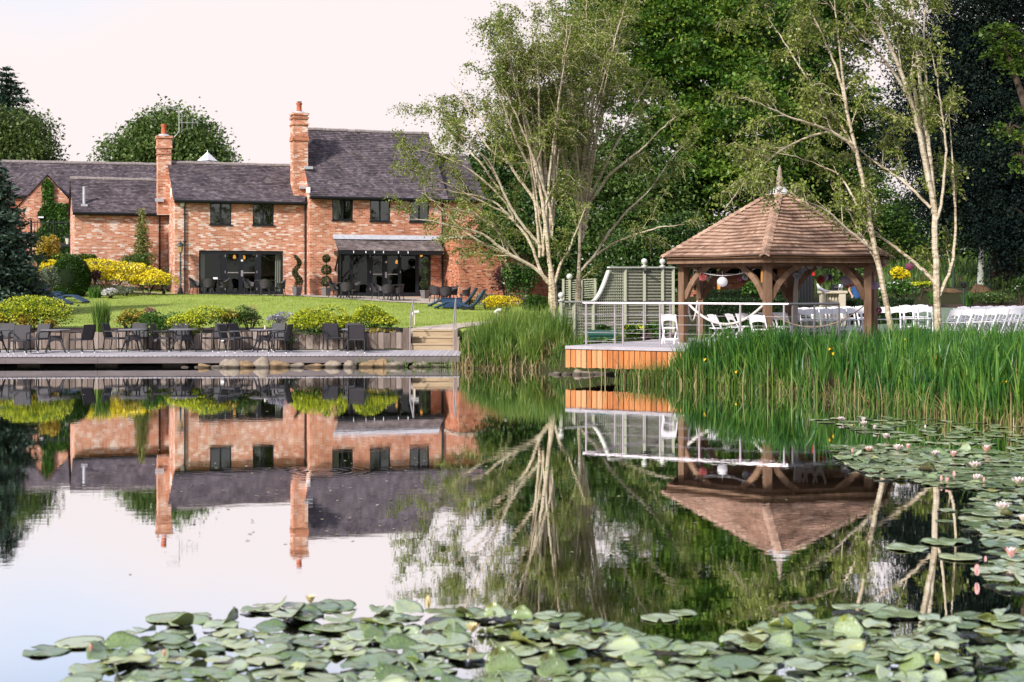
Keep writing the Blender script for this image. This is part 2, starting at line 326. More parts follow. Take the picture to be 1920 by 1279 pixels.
def pond_sd(x, y):                     # signed distance, negative inside the pond
    x = np.asarray(x, float); y = np.asarray(y, float); d = np.full(x.shape, 1e9); ins = np.zeros(x.shape, bool)
    n = len(POND)
    for i in range(n):
        ax, ay = POND[i]; bx, by = POND[(i+1) % n]; ex, ey = bx-ax, by-ay
        t = np.clip(((x-ax)*ex+(y-ay)*ey)/(ex*ex+ey*ey), 0, 1)
        d = np.minimum(d, np.hypot(x-ax-t*ex, y-ay-t*ey))
        c = ((ay > y) != (by > y)) & (x < (bx-ax)*(y-ay)/((by-ay) if by != ay else 1e-9)+ax); ins ^= c
    return np.where(ins, -d, d)
def gza(x, y):
    x = np.asarray(x, float); y = np.asarray(y, float)
    sh = x.shape; xf, yf = x.ravel(), y.ravel(); z = np.empty(xf.size)
    for i in range(0, xf.size, 20000):
        r = _phi(np.hypot(xf[i:i+20000, None]-_c[None, :, 0], yf[i:i+20000, None]-_c[None, :, 1]))
        z[i:i+20000] = r@_w[:-3]+_w[-3]+_w[-2]*xf[i:i+20000]+_w[-1]*yf[i:i+20000]
    s = pond_sd(xf, yf)
    land = np.maximum(z, .05); k = np.clip(s/.45, 0, 1); zl = .02+(land-.02)*k*k*(3-2*k)
    zin = -np.clip(-s*.6, 0, .7)-.02
    st_ = (xf > -3.42) & (xf < -1.75) & (yf < 48.15) & (yf > 46.5); zl = np.where(st_, np.minimum(zl, .3), zl)
    return np.where(s > 0, zl, zin).reshape(sh)
def gz(x, y): return float(gza(np.array([x]), np.array([y]))[0])
xs = np.concatenate([np.array([-900, -500, -250, -150, -100, -75]), np.arange(-60, -30, 1.5), np.arange(-30, 30.01, .4), np.arange(31.5, 60, 1.5), np.array([75, 100, 150, 250, 500, 900])])
ys = np.concatenate([np.array([-60, -20, -5, 0, 3]), np.arange(4, 22, 1.5), np.arange(22, 50, .25), np.arange(50, 78, .6), np.arange(78, 100, 1.5), np.array([105, 115, 130, 160, 220, 400, 1200])])
X, Y = np.meshgrid(xs, ys); Z = gza(X, Y)
far = (np.abs(X) > 100) | (Y > 130); Z = np.where(far, np.clip(Z, 3, 5), Z)
V = np.stack([X, Y, Z], -1).reshape(-1, 3); nx = len(xs)
jj, ii = np.meshgrid(np.arange(len(ys)-1), np.arange(nx-1), indexing='ij')
Q = np.stack([jj*nx+ii, jj*nx+ii+1, (jj+1)*nx+ii+1, (jj+1)*nx+ii], -1).reshape(-1, 4)
cx, cy = V[Q, 0].mean(1), V[Q, 1].mean(1)
def inpoly(x, y, P):
    ins = np.zeros(np.shape(x), bool); n = len(P)
    for i in range(n):
        ax, ay = P[i]; bx, by = P[(i+1) % n]
        ins ^= ((ay > y) != (by > y)) & (x < (bx-ax)*(y-ay)/((by-ay) if by != ay else 1e-9)+ax)
    return ins
LAWN = [(-60, 48.9), (-4.2, 48.9), (-3.2, 49.4), (-1.0, 47.2), (-.9, 46.4), (1.5, 46), (2.5, 66), (0, 76), (-5, 78), (-17, 72), (-22, 67.5), (-32, 67), (-60, 66)]
lw = inpoly(cx, cy, LAWN)
def grassmat(name, cols, sc=.35):
    m, nt, b, L = mat0(name); b.inputs['Roughness'].default_value = .8; b.inputs['Specular IOR Level'].default_value = .15
    tc = nn(nt, 'ShaderNodeTexCoord')
    mp = nn(nt, 'ShaderNodeMapping'); mp.inputs['Scale'].default_value = (.35, 1.1, 1); L(tc.outputs['Object'], mp.inputs[0])
    n1 = nn(nt, 'ShaderNodeTexNoise', i_Scale=sc, i_Detail=4.0); L(mp.outputs[0], n1.inputs['Vector'])
    n2 = nn(nt, 'ShaderNodeTexNoise', i_Scale=18.0, i_Detail=6.0, i_Roughness=.8); L(tc.outputs['Object'], n2.inputs['Vector'])
    ma = nn(nt, 'ShaderNodeMath', operation='MULTIPLY_ADD', i_1=.7); L(n2.outputs['Fac'], ma.inputs[0])
    mb_ = nn(nt, 'ShaderNodeMath', operation='MULTIPLY_ADD', i_1=1.0, i_2=-.35); L(n1.outputs['Fac'], mb_.inputs[0]); L(mb_.outputs[0], ma.inputs[2])
    r = ramp(nt, [(i/(len(cols)-1), c) for i, c in enumerate(cols)]); L(ma.outputs[0], r.inputs[0]); L(r.outputs[0], b.inputs['Base Color'])
    bp = nn(nt, 'ShaderNodeBump', i_Strength=.8, i_Distance=.04); L(n2.outputs['Fac'], bp.inputs['Height']); L(bp.outputs[0], b.inputs['Normal'])
    return m
LAWNM = grassmat('lawn grass', [(.11, .15, .025), (.22, .285, .055), (.31, .375, .085), (.40, .45, .15)])
SOIL = grassmat('soil and rough grass', [(.016, .013, .007), (.028, .028, .011), (.04, .043, .015), (.06, .055, .028)])
MULCH = plankmat('bark mulch', [(.03, .017, .012), (.09, .05, .037), (.19, .115, .085)], scale=(30, 30, 30), island=.1, bump=.8)
GRAVEL = plain('gravel', (.46, .38, .33), .9, .15, var=.3, scale=40, bump=.5, bscale=60)
PAVE = plain('paving stone', (.44, .37, .33), .85, .2, var=.2, scale=3)
TURF = plain('worn terrace', (.16, .20, .145), .85, .15, var=.25, scale=12)
def sub(Qs): 
    u, inv = np.unique(Qs.ravel(), return_inverse=True); return V[u], inv.reshape(-1, 4)
a, b = sub(Q[~lw]); tag(np_mesh('ground', a, b, SOIL, smooth=True), kind='structure')
a, b = sub(Q[lw]); tag(np_mesh('lawn', a, b, LAWNM, smooth=True), kind='structure')
def sheet(name, A, B, mat, n=6, dz=.02, kind='structure', m=14):
    def samp(P, k):
        P = np.array(P, float); s = np.concatenate([[0], np.cumsum(np.hypot(*np.diff(P, axis=0).T))]); t = np.linspace(0, s[-1], k)
        return np.stack([np.interp(t, s, P[:, 0]), np.interp(t, s, P[:, 1])], 1)
    a, b = samp(A, m), samp(B, m); vs = []
    for j in range(n+1): vs.append(a+(b-a)*j/n)
    P = np.concatenate(vs); z = gza(P[:, 0], P[:, 1])+dz
    Qs = [(j*m+i, j*m+i+1, (j+1)*m+i+1, (j+1)*m+i) for j in range(n) for i in range(m-1)]
    return tag(np_mesh(name, np.c_[P, z], Qs, mat, smooth=True), kind=kind)
sheet('path', [(-3.55, 48.0), (-3.1, 49.2), (-1.6, 52.0), (.6, 56.0), (2.5, 60)], [(-1.95, 48.0), (-1.65, 49.0), (-.3, 51.6), (1.7, 55.2), (4, 59)], GRAVEL, n=6, m=40, dz=.03)
sheet('patio', [(-20, 68.6), (-15.2, 69.9), (-11, 70.0), (-7, 68.6), (-3.5, 67.4), (-1.6, 68.3), (1.5, 72)], [(-20.0, 69.2), (-16, 70.6), (-10.5, 72.6), (-6.5, 74.1), (-3.4, 75.2), (-2.6, 75.0), (-1.0, 73.6)], PAVE, n=14, m=50, dz=.03)
sheet('soil_bed', [(-60, 47.2), (-3.7, 47.2)], [(-60, 48.85), (-3.9, 48.85)], MULCH, n=4, m=90, dz=.03)
sheet('terrace', [(10, 43), (13.2, 39), (30, 39)], [(12, 58), (18, 61.5), (32, 60.8)], TURF, n=20, m=40, dz=.03)
sheet('mulch_bed', [(17.1, 61.9), (32, 61.2)], [(17.6, 63.6), (33, 63.2)], MULCH, n=6, m=24, dz=.03)
sheet('flower_bed', [(2.6, 41.6), (5.0, 43.6)], [(2.3, 44.4), (5.3, 46.4)], MULCH, n=6, m=12, dz=.03)
# water
m, nt, bs, L = mat0('pond water'); nt.nodes.remove(bs)
df = nn(nt, 'ShaderNodeBsdfDiffuse', i_Color=(.012, .016, .008, 1)); gl = nn(nt, 'ShaderNodeBsdfGlossy', i_Roughness=.012, i_Color=(.97, .98, 1, 1))
fr = nn(nt, 'ShaderNodeFresnel', i_IOR=1.6); mrr = nn(nt, 'ShaderNodeMapRange'); mrr.inputs[1].default_value = .04; mrr.inputs[2].default_value = .30; mrr.inputs[3].default_value = .25; mrr.inputs[4].default_value = .95
mx = nn(nt, 'ShaderNodeMixShader'); L(fr.outputs[0], mrr.inputs[0]); L(mrr.outputs[0], mx.inputs[0]); L(df.outputs[0], mx.inputs[1]); L(gl.outputs[0], mx.inputs[2])
L(mx.outputs[0], nt.nodes['Material Output'].inputs['Surface'])
tc = nn(nt, 'ShaderNodeTexCoord'); mp = nn(nt, 'ShaderNodeMapping'); mp.inputs['Scale'].default_value = (.7, 1.6, 1); L(tc.outputs['Object'], mp.inputs[0])
n1 = nn(nt, 'ShaderNodeTexNoise', i_Scale=3.2, i_Detail=3.0, i_Roughness=.55, i_Distortion=.3); L(mp.outputs[0], n1.inputs['Vector'])
n2 = nn(nt, 'ShaderNodeTexNoise', i_Scale=.22, i_Detail=2.0); L(tc.outputs['Object'], n2.inputs['Vector'])
r2 = ramp(nt, [(.38, (.25,)*3), (.68, (1, 1, 1))]); L(n2.outputs['Fac'], r2.inputs[0])
ml = nn(nt, 'ShaderNodeMath', operation='MULTIPLY'); L(n1.outputs['Fac'], ml.inputs[0]); L(r2.outputs[0], ml.inputs[1])
# a spreading ring of ripples on the pond
vm = nn(nt, 'ShaderNodeVectorMath', operation='DISTANCE'); vm.inputs[1].default_value = (-2.45, 18.6, 0); L(tc.outputs['Object'], vm.inputs[0])
sn = nn(nt, 'ShaderNodeMath', operation='MULTIPLY', i_1=42.0); L(vm.outputs['Value'], sn.inputs[0]); s2 = nn(nt, 'ShaderNodeMath', operation='SINE'); L(sn.outputs[0], s2.inputs[0])
fl = nn(nt, 'ShaderNodeMapRange'); fl.inputs[1].default_value = .25; fl.inputs[2].default_value = .8; fl.inputs[3].default_value = .22; fl.inputs[4].default_value = 0; L(vm.outputs['Value'], fl.inputs[0])
m3 = nn(nt, 'ShaderNodeMath', operation='MULTIPLY_ADD'); L(s2.outputs[0], m3.inputs[0]); L(fl.outputs[0], m3.inputs[1]); L(ml.outputs[0], m3.inputs[2])
bp = nn(nt, 'ShaderNodeBump', i_Strength=1.0, i_Distance=.0008); L(m3.outputs[0], bp.inputs['Height'])
L(bp.outputs[0], gl.inputs['Normal'])
WATER = m
o = MB().add([(-90, 3, 0), (19, 3, 0), (19, 48, 0), (-90, 48, 0)], [(0, 1, 2, 3)]).build('water', WATER); tag(o, kind='structure')
# ------------------------------------------------------------------ the brick house
TH = math.radians(20); HC, HS = math.cos(TH), math.sin(TH)
HO = Vector((-16.59, 70.0, 1.95))
def H(px, py, v):                    # pixel on the vertical plane v (house coordinates) -> (u, local z)
    t = (px-960)/F
    u = (t*(HO.y+v*HC)-HO.x+v*HS)/(HC-t*HS); Yd = HO.y+u*HS+v*HC
    return u, CZ-(py-HOR)/F*Yd-HO.z
def U(px, v): return H(px, 0, v)[0]
def Zv(py, v, px): return H(px, py, v)[1]
house = thing('brick_house', 'long two storey brick house with dark tile roofs, two chimneys and glazed garden doors', 'house', HO, TH)
def wall(name, mat, u0, u1, z0, z1, v, holes=(), depth=.14, par=None):
    b = MB(); us = sorted({u0, u1, *[h[0] for h in holes], *[h[1] for h in holes]}); zs = sorted({z0, z1, *[h[2] for h in holes], *[h[3] for h in holes]})
    for i in range(len(us)-1):
        for j in range(len(zs)-1):
            cu, cz = (us[i]+us[i+1])/2, (zs[j]+zs[j+1])/2
            if any(h[0] < cu < h[1] and h[2] < cz < h[3] for h in holes): continue
            b.add([(us[i], v, zs[j]), (us[i+1], v, zs[j]), (us[i+1], v, zs[j+1]), (us[i], v, zs[j+1])], [(0, 1, 2, 3)])
    for a, c, e, g in holes:
        w = v+depth
        b.add([(a, v, e), (c, v, e), (c, v, g), (a, v, g), (a, w, e), (c, w, e), (c, w, g), (a, w, g)], [(0, 1, 5, 4), (1, 2, 6, 5), (2, 3, 7, 6), (3, 0, 4, 7)])
    return b
def roof_quads(El, Er, Rr, Rl, course=.13, seg=.5, thick=.022, r=rng, rh=.13, jit=.4):
    El, Er, Rr, Rl = map(Vector, (El, Er, Rr, Rl)); sl = max((Rl-El).length, (Rr-Er).length, 1e-3); n = max(2, int(sl/course))
    wl = max((Er-El).length, (Rr-Rl).length); m = max(2, int(wl/seg)); nrm = (Er-El).cross(Rl-El).normalized()
    if nrm.z < 0: nrm = -nrm
    vs, qs, uv = [], [], []
    sag = lambda s, t: -.05*math.sin(PI*s)*math.sin(PI*t)+.012*math.sin(9*s+3*t)
    for i in range(n):
        t0, t1 = i/n, (i+1)/n+.02/n
        row = []
        for j in range(m+1):
            s = j/m; a = (El.lerp(Rl, t0)).lerp(Er.lerp(Rr, t0), s); c = (El.lerp(Rl, t1)).lerp(Er.lerp(Rr, t1), s)
            lift = thick*r.uniform(1-jit, 1+jit); sg = sag(s, t0)
            row.append((a+nrm*(sg-.004), a+nrm*(sg+lift), c+nrm*(sg+.003), s*wl, t0*sl, t1*sl))
        for j in range(m):
            p, q = row[j], row[j+1]; k = len(vs)
            vs += [p[0], q[0], q[1], p[1]]; qs.append((k, k+1, k+2, k+3)); uv += [(p[3], i*rh-.001), (q[3], i*rh-.001), (q[3], i*rh+.001), (p[3], i*rh+.001)]  # riser takes the dark joint tone: end grain plus painted course shadow
            vs += [p[1], q[1], q[2], p[2]]; qs.append((k+4, k+5, k+6, k+7)); e = i*rh
            uv += [(p[3], e+.003), (q[3], e+.003), (q[3], e+rh*.96), (p[3], e+rh*.96)]
    return vs, qs, uv
def make_roof(name, faces, mat, parent, course=.13, rh=.13, **kw):
    vs, qs, uv = [], [], []
    for f in faces:
        a, b, c = roof_quads(*f, course=course, rh=rh, **kw); k = len(vs)
        vs += a; qs += [tuple(x+k for x in q) for q in b]; uv += c
    return np_mesh(name, [tuple(v) for v in vs], qs, mat, parent, world=False, uv=uv)
# --- block B (cottage), front plane v=0
ub0, ub1 = 0.0, U(579, 0)
zeB = Zv(371, 0, 328); zrB = Zv(304, 2.45, 318); zbot = -.6
win = lambda x0, y0, x1, y1, v: (U(x0, v), U(x1, v), Zv(y1, v, (x0+x1)/2), Zv(y0, v, (x0+x1)/2))
wb1, wb2 = win(394, 380, 434, 421, 0), win(474, 381.5, 513.5, 422, 0)
dB = win(373, 470, 531, 554, 0)
def gable(b, u, v0, v1, vr, ze, zr, z0, flip=False):
    return b.add([(u, v0, z0), (u, v1, z0), (u, v1, ze), (u, vr, zr), (u, v0, ze)], [(0, 1, 2, 3, 4)])
b = wall('wall', BRICK_P, ub0, ub1, zbot, zeB+.0, 0, [wb1, wb2, dB]); gable(b, ub0, 0, 4.9, 2.45, zeB, zrB-.06, zbot)
b.add([(ub0, 4.9, zbot), (ub1, 4.9, zbot), (ub1, 4.9, zeB), (ub0, 4.9, zeB)], [(0, 1, 2, 3)])
b.build('wall', BRICK_P, house)
make_roof('roof', [((ub0-.10, -.22, zeB-.12), (ub1, -.22, zeB-.12), (ub1, 2.45, zrB), (ub0-.10, 2.45, zrB)), ((ub1, 5.1, zeB-.12), (ub0-.1, 5.1, zeB-.12), (ub0-.1, 2.45, zrB), (ub1, 2.45, zrB))], TILE, house)
def ridge(u0, u1, v, z, r=.11, name='ridge_tiles'):
    b = MB(); n = max(2, int((u1-u0)/.45))
    for i in range(n):
        a, c = u0+(u1-u0)*i/n, u0+(u1-u0)*(i+1)/n-.01; dz = random.uniform(-.012, .012)
        b.tube([(a, v, z-.02+dz), (c, v, z-.02+dz)], [r, r*.97], 8)
    return b
RIDGE = plain('mortared ridge', (.27, .23, .22), .9, .15, var=.45, scale=9)
rr = [o for o in house.children if o.name.startswith('roof')]
ridge(ub0-.1, ub1, 2.45, zrB).build('ridge_tiles', RIDGE, rr[-1])
# --- block C (tall), front plane v=-0.8
vC = -.8; uc0, uc1 = U(580.5, vC), U(838, vC)-.12
zeC = Zv(363, vC, 600); zrC = Zv(243, 2.5, 600)
wc = [win(623, 369.5, 662, 413, vC), win(694, 371, 732, 415, vC), win(768, 372.5, 805, 416, vC)]
dC = win(633, 470, 808, 556, vC)
ud1 = U(905, vC)                          # block D carries on to the right, lower ridge
zrD = Zv(291, 2.5, 860)
b = wall('wall', BRICK_O, uc0, ud1, zbot, zeC+.03, vC, wc+[dC]); gable(b, uc0, vC, 5.8, 2.5, zeC, zrC-.06, zbot); gable(b, ud1, vC, 5.8, 2.5, zeC, zrD-.06, zbot)
b.add([(uc1, 2.0-(zrC-zrD)*.2, zrD-1.2), (uc1, 3.2, zrD-1.2), (uc1, 2.5, zrC-.05)], [(0, 1, 2)])
b.add([(uc0, 5.8, zbot), (ud1, 5.8, zbot), (ud1, 5.8, zeC), (uc0, 5.8, zeC)], [(0, 1, 2, 3)])
b.build('wall', BRICK_O, house)
rC = make_roof('roof', [((uc0-.02, vC-.25, zeC-.16), (uc1+.12, vC-.25, zeC-.16), (uc1+.12, 2.5, zrC), (uc0-.02, 2.5, zrC)), ((uc1+.12, 6.0, zeC-.16), (uc0-.02, 6.0, zeC-.16), (uc0-.02, 2.5, zrC), (uc1+.12, 2.5, zrC))], TILE, house)
ridge(uc0, uc1+.12, 2.5, zrC).build('ridge_tiles', RIDGE, rC)
rD = make_roof('roof', [((uc1+.12, vC-.2, zeC-.14), (ud1+.15, vC-.2, zeC-.14), (ud1+.15, 2.5, zrD), (uc1+.12, 2.5, zrD)), ((ud1+.15, 6, zeC-.14), (uc1+.12, 6, zeC-.14), (uc1+.12, 2.5, zrD), (ud1+.15, 2.5, zrD))], TILE, house)
ridge(uc1+.12, ud1+.15, 2.5, zrD).build('ridge_tiles', RIDGE, rD)
# --- block A (low wing left), front plane v=3
vA = 3.0; ua0 = U(140, vA); zeA = Zv(395, vA, 200); vrA = 5.2; zrA = Zv(336, vrA, 220)
b = wall('wall', BRICK_P, ua0, ub0, zbot, zeA-.03, vA, []); gable(b, ua0, vA, 7.4, vrA, zeA, zrA-.05, zbot)
b.add([(ua0, 7.4, zbot), (ub0, 7.4, zbot), (ub0, 7.4, zeA), (ua0, 7.4, zeA)], [(0, 1, 2, 3)]); b.build('wall', BRICK_P, house)
rA = make_roof('roof', [((ua0-.12, vA-.2, zeA-.12), (ub0, vA-.2, zeA-.12), (ub0, vrA, zrA), (ua0-.12, vrA, zrA)), ((ub0, 7.6, zeA-.12), (ua0-.12, 7.6, zeA-.12), (ua0-.12, vrA, zrA), (ub0, vrA, zrA))], TILE, house)
ridge(ua0-.12, ub0, vrA, zrA).build('ridge_tiles', RIDGE, rA)
b = MB(); x, z = H(158, 385, vA+.3); b.box((x-.16, vA+.2, z-.05), (x+.16, vA+.55, z+.06)).tube([(x, vA+.42, z), (x, vA+.42, z+.95)], .075, 10); b.build('vent_pipe', LEAD, rA)
# --- block E (single storey projection right), front plane v=-3.3
vE = -3.3; ue0 = U(861, vE); ue1 = U(1041, vE); zE = Zv(446, vE, 861)
b = wall('wall', BRICK_R, ue0, ue1, zbot-1.2, zE, vE, [])
b.add([(ue0, vE, zbot-1.2), (ue0, vC, zbot-1.2), (ue0, vC, zE), (ue0, vE, zE)], [(0, 1, 2, 3)]); b.add([(ue1, vE, zbot-1.2), (ue1, 4, zbot-1.2), (ue1, 4, zE), (ue1, vE, zE)], [(0, 1, 2, 3)])
b.add([(ue0, vE, zE-.02), (ue1, vE, zE-.02), (ue1, 4, zE-.02), (ue0, 4, zE-.02)], [(0, 1, 2, 3)]); b.build('wall', BRICK_R, house)
b = MB().box((ue0-.07, vE-.07, zE), (ue1+.07, vE+.3, zE+.11)).box((ue0-.07, vE+.302, zE), (ue0+.3, vC-.01, zE+.11)); b.build('coping', STONE, house)
# eave boards and gutters, downpipes
def gutter(u0, u1, v, z, r=.065): return MB().tube([(u0, v, z), (u1, v, z)], r, 10)
for u0, u1, v, z in ((ub0-.05, ub1-.03, -.29, zeB-.15), (uc0-.02, ud1+.1, vC-.33, zeC-.20), (ua0-.1, ub0-.02, vA-.27, zeA-.15)):
    gutter(u0, u1, v, z).build('gutter', BLACKP, house)
    MB().box((u0, v+.09, z-.10), (u1, v+.27, z+.02)).build('eave_board', BLACKP, house)
def pipe(u, v, z0, z1, r=.045):
    b = MB().tube([(u, v-.22, z1+.02), (u, v-.2, z1-.12), (u, v-.07, z1-.34), (u, v-.07, z0)], r, 8)
    z = z1-.6
    while z > z0+.4: b.box((u-.07, v-.12, z-.03), (u+.07, v-.01, z+.03)); z -= 1.35
    return b.build('downpipe', BLACKP, house)
pipe(U(346, 0), 0, -.1, zeB-.2, .036); pipe(U(572.5, 0), 0, -.1, zeB+.15, .062); pipe(U(299, vA), vA, .6, zeA-.2); pipe(U(829, vC), vC, -.1, zeC-.2, .05)
# windows
def window(h, v, cols=2, handle=False):
    a, c, e, g = h; w = v+.06; f = .055
    b = MB().box((a, w, e), (a+f, w+.07, g)).box((c-f, w, e), (c, w+.07, g)).box((a+f, w+.002, e), (c-f, w+.068, e+f)).box((a+f, w+.002, g-f), (c-f, w+.068, g))
    mid = (a+c)/2; b.box((mid-.04, w-.004, e+f), (mid+.04, w+.066, g-f)); o = b.build('window', FRAME, house)
    MB().add([(a+f, w+.035, e+f), (c-f, w+.035, e+f), (c-f, w+.035, g-f), (a+f, w+.035, g-f)], [(0, 1, 2, 3)]).build('pane', GLASSW, o)
    MB().box((a-.05, v-.06, e-.05), (c+.05, v+.05, e)).build('sill', FRAME, o)
    # room box behind, its darkness put into the near-black colour
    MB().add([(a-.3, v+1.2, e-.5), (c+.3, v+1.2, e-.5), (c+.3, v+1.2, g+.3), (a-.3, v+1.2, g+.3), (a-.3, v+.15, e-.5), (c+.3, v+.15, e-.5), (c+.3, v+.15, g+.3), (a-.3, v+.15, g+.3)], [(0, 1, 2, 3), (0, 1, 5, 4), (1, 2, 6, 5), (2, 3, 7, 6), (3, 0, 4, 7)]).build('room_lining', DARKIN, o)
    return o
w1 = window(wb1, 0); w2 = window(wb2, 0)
wws = [window(h, vC) for h in wc]
a, c, e, g = wc[0]
b = MB(); n = 7
for i in range(n): b.tube([(a+.12+i*.04, vC+.24, e+.02), (a+.12+i*.04, vC+.24, g-.02)], .026, 6)
b.build('curtain', CURT, wws[0])
a, c, e, g = wb2; MB().cbox((a+.1, .2, e+.06), (a+.42, .3, e+.42), .02).build('book_stack', STONE, w2)
# garden doors
def garden_door(h, v, xs, doors, name='garden_door'):
    a, c, e, g = h; w = v+.05; b = MB()
    b.box((a, w, g-.17), (c, w+.1, g)).box((a, w+.002, e), (c, w+.102, e+.20))
    for x0, x1 in xs: b.box((x0, w+.004, e+.2), (x1, w+.096, g-.17))
    o = b.build(name, FRAME, house)
    MB().add([(a, w+.05, e+.1), (c, w+.05, e+.1), (c, w+.05, g-.1), (a, w+.05, g-.1)], [(0, 1, 2, 3)]).build('pane', GLASS, o)
    for x in doors:
        k = MB().box((x-.05, w-.02, e+.95), (x+.05, w+.002, e+1.25)).tube([(x-.03, w-.05, e+1.1), (x+.1, w-.05, e+1.1)], .014, 6); k.build('handle', STEEL, o)
        MB().lathe((x, w-.012, 0), [(.001, 0), (.001, 0)], 4)
    return o
P = lambda a, b, v: (U(a, v), U(b, v))
gdB = garden_door(dB, 0, [P(373, 376, 0), P(414, 426.5, 0), P(448, 456.5, 0), P(478.5, 490, 0), P(528, 531, 0)], [U(454, 0)], 'garden_door')
gdC = garden_door(dC, vC, [P(633, 638, vC), P(657, 662.5, vC), P(690, 699, vC), P(718, 727, vC), P(747, 753, vC), P(780, 786, vC), P(803, 808, vC)], [U(724, vC)], 'garden_door')
for o, hh, v, rows in ((gdB, dB, 0, ((427, 447), (457, 478))), (gdC, dC, vC, ((700, 717), (728, 746)))):
    b = MB(); z = hh[2]+1.12
    for x0, x1 in rows: b.box((U(x0, v), v+.045, z), (U(x1, v), v+.075, z+.04))
    b.build('glazing_bar', STEEL, o)
    a, c, e, g = hh      # room with floor and back wall
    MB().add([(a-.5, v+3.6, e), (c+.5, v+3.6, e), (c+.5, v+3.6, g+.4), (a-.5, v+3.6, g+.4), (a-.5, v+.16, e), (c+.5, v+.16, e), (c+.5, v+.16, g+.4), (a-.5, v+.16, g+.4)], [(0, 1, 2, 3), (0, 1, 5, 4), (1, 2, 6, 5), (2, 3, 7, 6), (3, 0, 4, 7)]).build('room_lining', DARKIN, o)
def curtain(par, u0, u1, v, z0, z1):
    b = MB(); n = max(3, int((u1-u0)/.05))
    for i in range(n): x = u0+(u1-u0)*(i+.5)/n; b.tube([(x, v+.03*(i % 2), z0), (x+.01, v+.03*(i % 2), z1)], (u1-u0)/n*.62, 6)
    b.build('curtain', CURT, par)
curtain(gdB, U(377, 0), U(385, 0), .3, dB[2]+.1, dB[3]-.15); curtain(gdB, U(518, 0), U(528, 0), .3, dB[2]+.1, dB[3]-.15); curtain(gdC, U(635, vC), U(640.5, vC), vC+.3, dC[2]+.1, dC[3]-.12)
def pendant(par, px, py, v, vv):
    u, z = H(px, py, vv); MB().lathe((u, vv, z), [(.05, -.10), (.08, -.05), (.07, .04), (.025, .1)], 12).build('lamp_shade', LAMPG, par, smooth=True)
    MB().tube([(u, vv, z+.12), (u, vv, z+1.2)], .008, 5).build('lamp_cord', BLACKP, par)
pendant(gdB, 439.5, 481.5, 0, 1.6); pendant(gdB, 457.5, 482.5, 0, 1.6); pendant(gdC, 744, 491, vC, vC+1.8); pendant(gdC, 790, 478, vC, vC+.9)
# white door stickers and hinges
for par, v, pts in ((gdB, 0, ((454, 488.5),)), (gdC, vC, ((724.5, 491.5),))):
    b = MB()
    for x, y in pts:
        u, z = H(x, y, v); b.prism([(u+.055*math.cos(2*PI*k/14), v+.03, z+.055*math.sin(2*PI*k/14)) for k in range(14)], (0, .018, 0))
    b.build('door_disc', WHITEP, par)
for par, v, xx in ((gdB, 0, (422.5, 482)), (gdC, vC, (694.5, 751))):
    b = MB()
    for x in xx:
        for y in (480, 510, 542): u, z = H(x, y, v); b.box((u-.015, v+.03, z-.06), (u+.015, v+.052, z+.06))
    b.build('hinge', STEEL, par)
# awning over C's doors
u0, u1 = U(625, vC), U(822, vC); vo = vC-1.0; zt = Zv(448, vC, 700); zl = Zv(470, vo, 700)
aw = make_roof('awning', [((u0+.06, vo, zl), (u1, vo, zl), (u1, vC-.02, zt), (u0, vC-.02, zt))], tilemat('awning tiles', [(0, (.05, .04, .04)), (.35, (.13, .10, .10)), (.7, (.22, .18, .175)), (1, (.32, .27, .26))]), house, course=.12)
aw.name = 'awning'
MB().add([(u0-.03, vC-.012, zt+.20), (u1+.03, vC-.012, zt+.20), (u1+.03, vC-.17, zt-.05+.02), (u0-.03, vC-.17, zt-.05+.02)], [(0, 1, 2, 3)]).build('flashing', LEAD, aw)
b = MB().box((u0+.05, vo+.01, zl-.20), (u1, vo+.09, zl-.015)).box((u0+.03, vo+.1, zl-.18), (u0+.12, vC-.01, zl-.02)).box((u1-.1, vo+.1, zl-.18), (u1-.01, vC-.01, zl-.02)); b.beam((u0+.08, vC-.03, zl-1.0), (u0+.08, vo+.12, zl-.15), .07, .09); b.build('fascia', BLACKP, aw)
MB().add([(u0+.06, vo+.1, zl-.06), (u1, vo+.1, zl-.06), (u1, vC, zt-.06), (u0+.06, vC, zt-.06)], [(0, 1, 2, 3)]).build('soffit', BLACKP, aw)
b = MB()
for px in (663, 686, 702, 719, 747, 765): u, _ = H(px, 470, vo); b.tube([(u, vo-.02, zl-.02), (u, vo-.03, zl-.13)], .022, 6)
b.build('light_string', WHITEP, aw)
# chimneys
def chimney(u0, u1, v0, v1, z0, zt, bands, potz, side, leadz):
    b = MB().box((u0, v0, z0), (u1, v1, zt-.62))
    for za, zb, o in bands: b.box((u0-o, v0-o, zt+za), (u1+o, v1+o, zt+zb))
    c = b.build('chimney', BRICK_O, house)
    cu, cv = (u0+u1)/2, (v0+v1)/2
    MB().lathe((cu, cv, zt), [(.34, 0), (.24, .10), (.2, .1)], 14).build('flaunching', LEAD, c)
    MB().lathe((cu, cv, zt+.06), [(.155, 0), (.15, .06), (.135, .1), (.125, potz-.12), (.155, potz-.08), (.155, potz), (.11, potz), (.10, .2)], 16).build('chimney_pot', POT, c, smooth=True)
    return c
zt2 = Zv(213, .6, 560)
c2 = chimney(uc0-.60, uc0+.14, .25, 1.1, zeB-.1, zt2, [(-.62, -.5, .05), (-.5, -.10, -.01), (-.1, 0, .06)], .5, 0, 0)
b = MB()
for za, zb, o in ((-1.42, -1.30, .05), (-1.30, -1.18, .03), (-.30, -.2, .04)): b.box((uc0-.60-o, .25-o, zt2+za), (uc0+.14+o, 1.1+o, zt2+zb))
b.build('brick_band', BRICK_R, c2); MB().lathe((uc0-.23, .675, zt2+.56), [(.03, 0), (.13, .05), (.13, .07), (.02, .09)], 12).build('cowl', STEEL, c2)
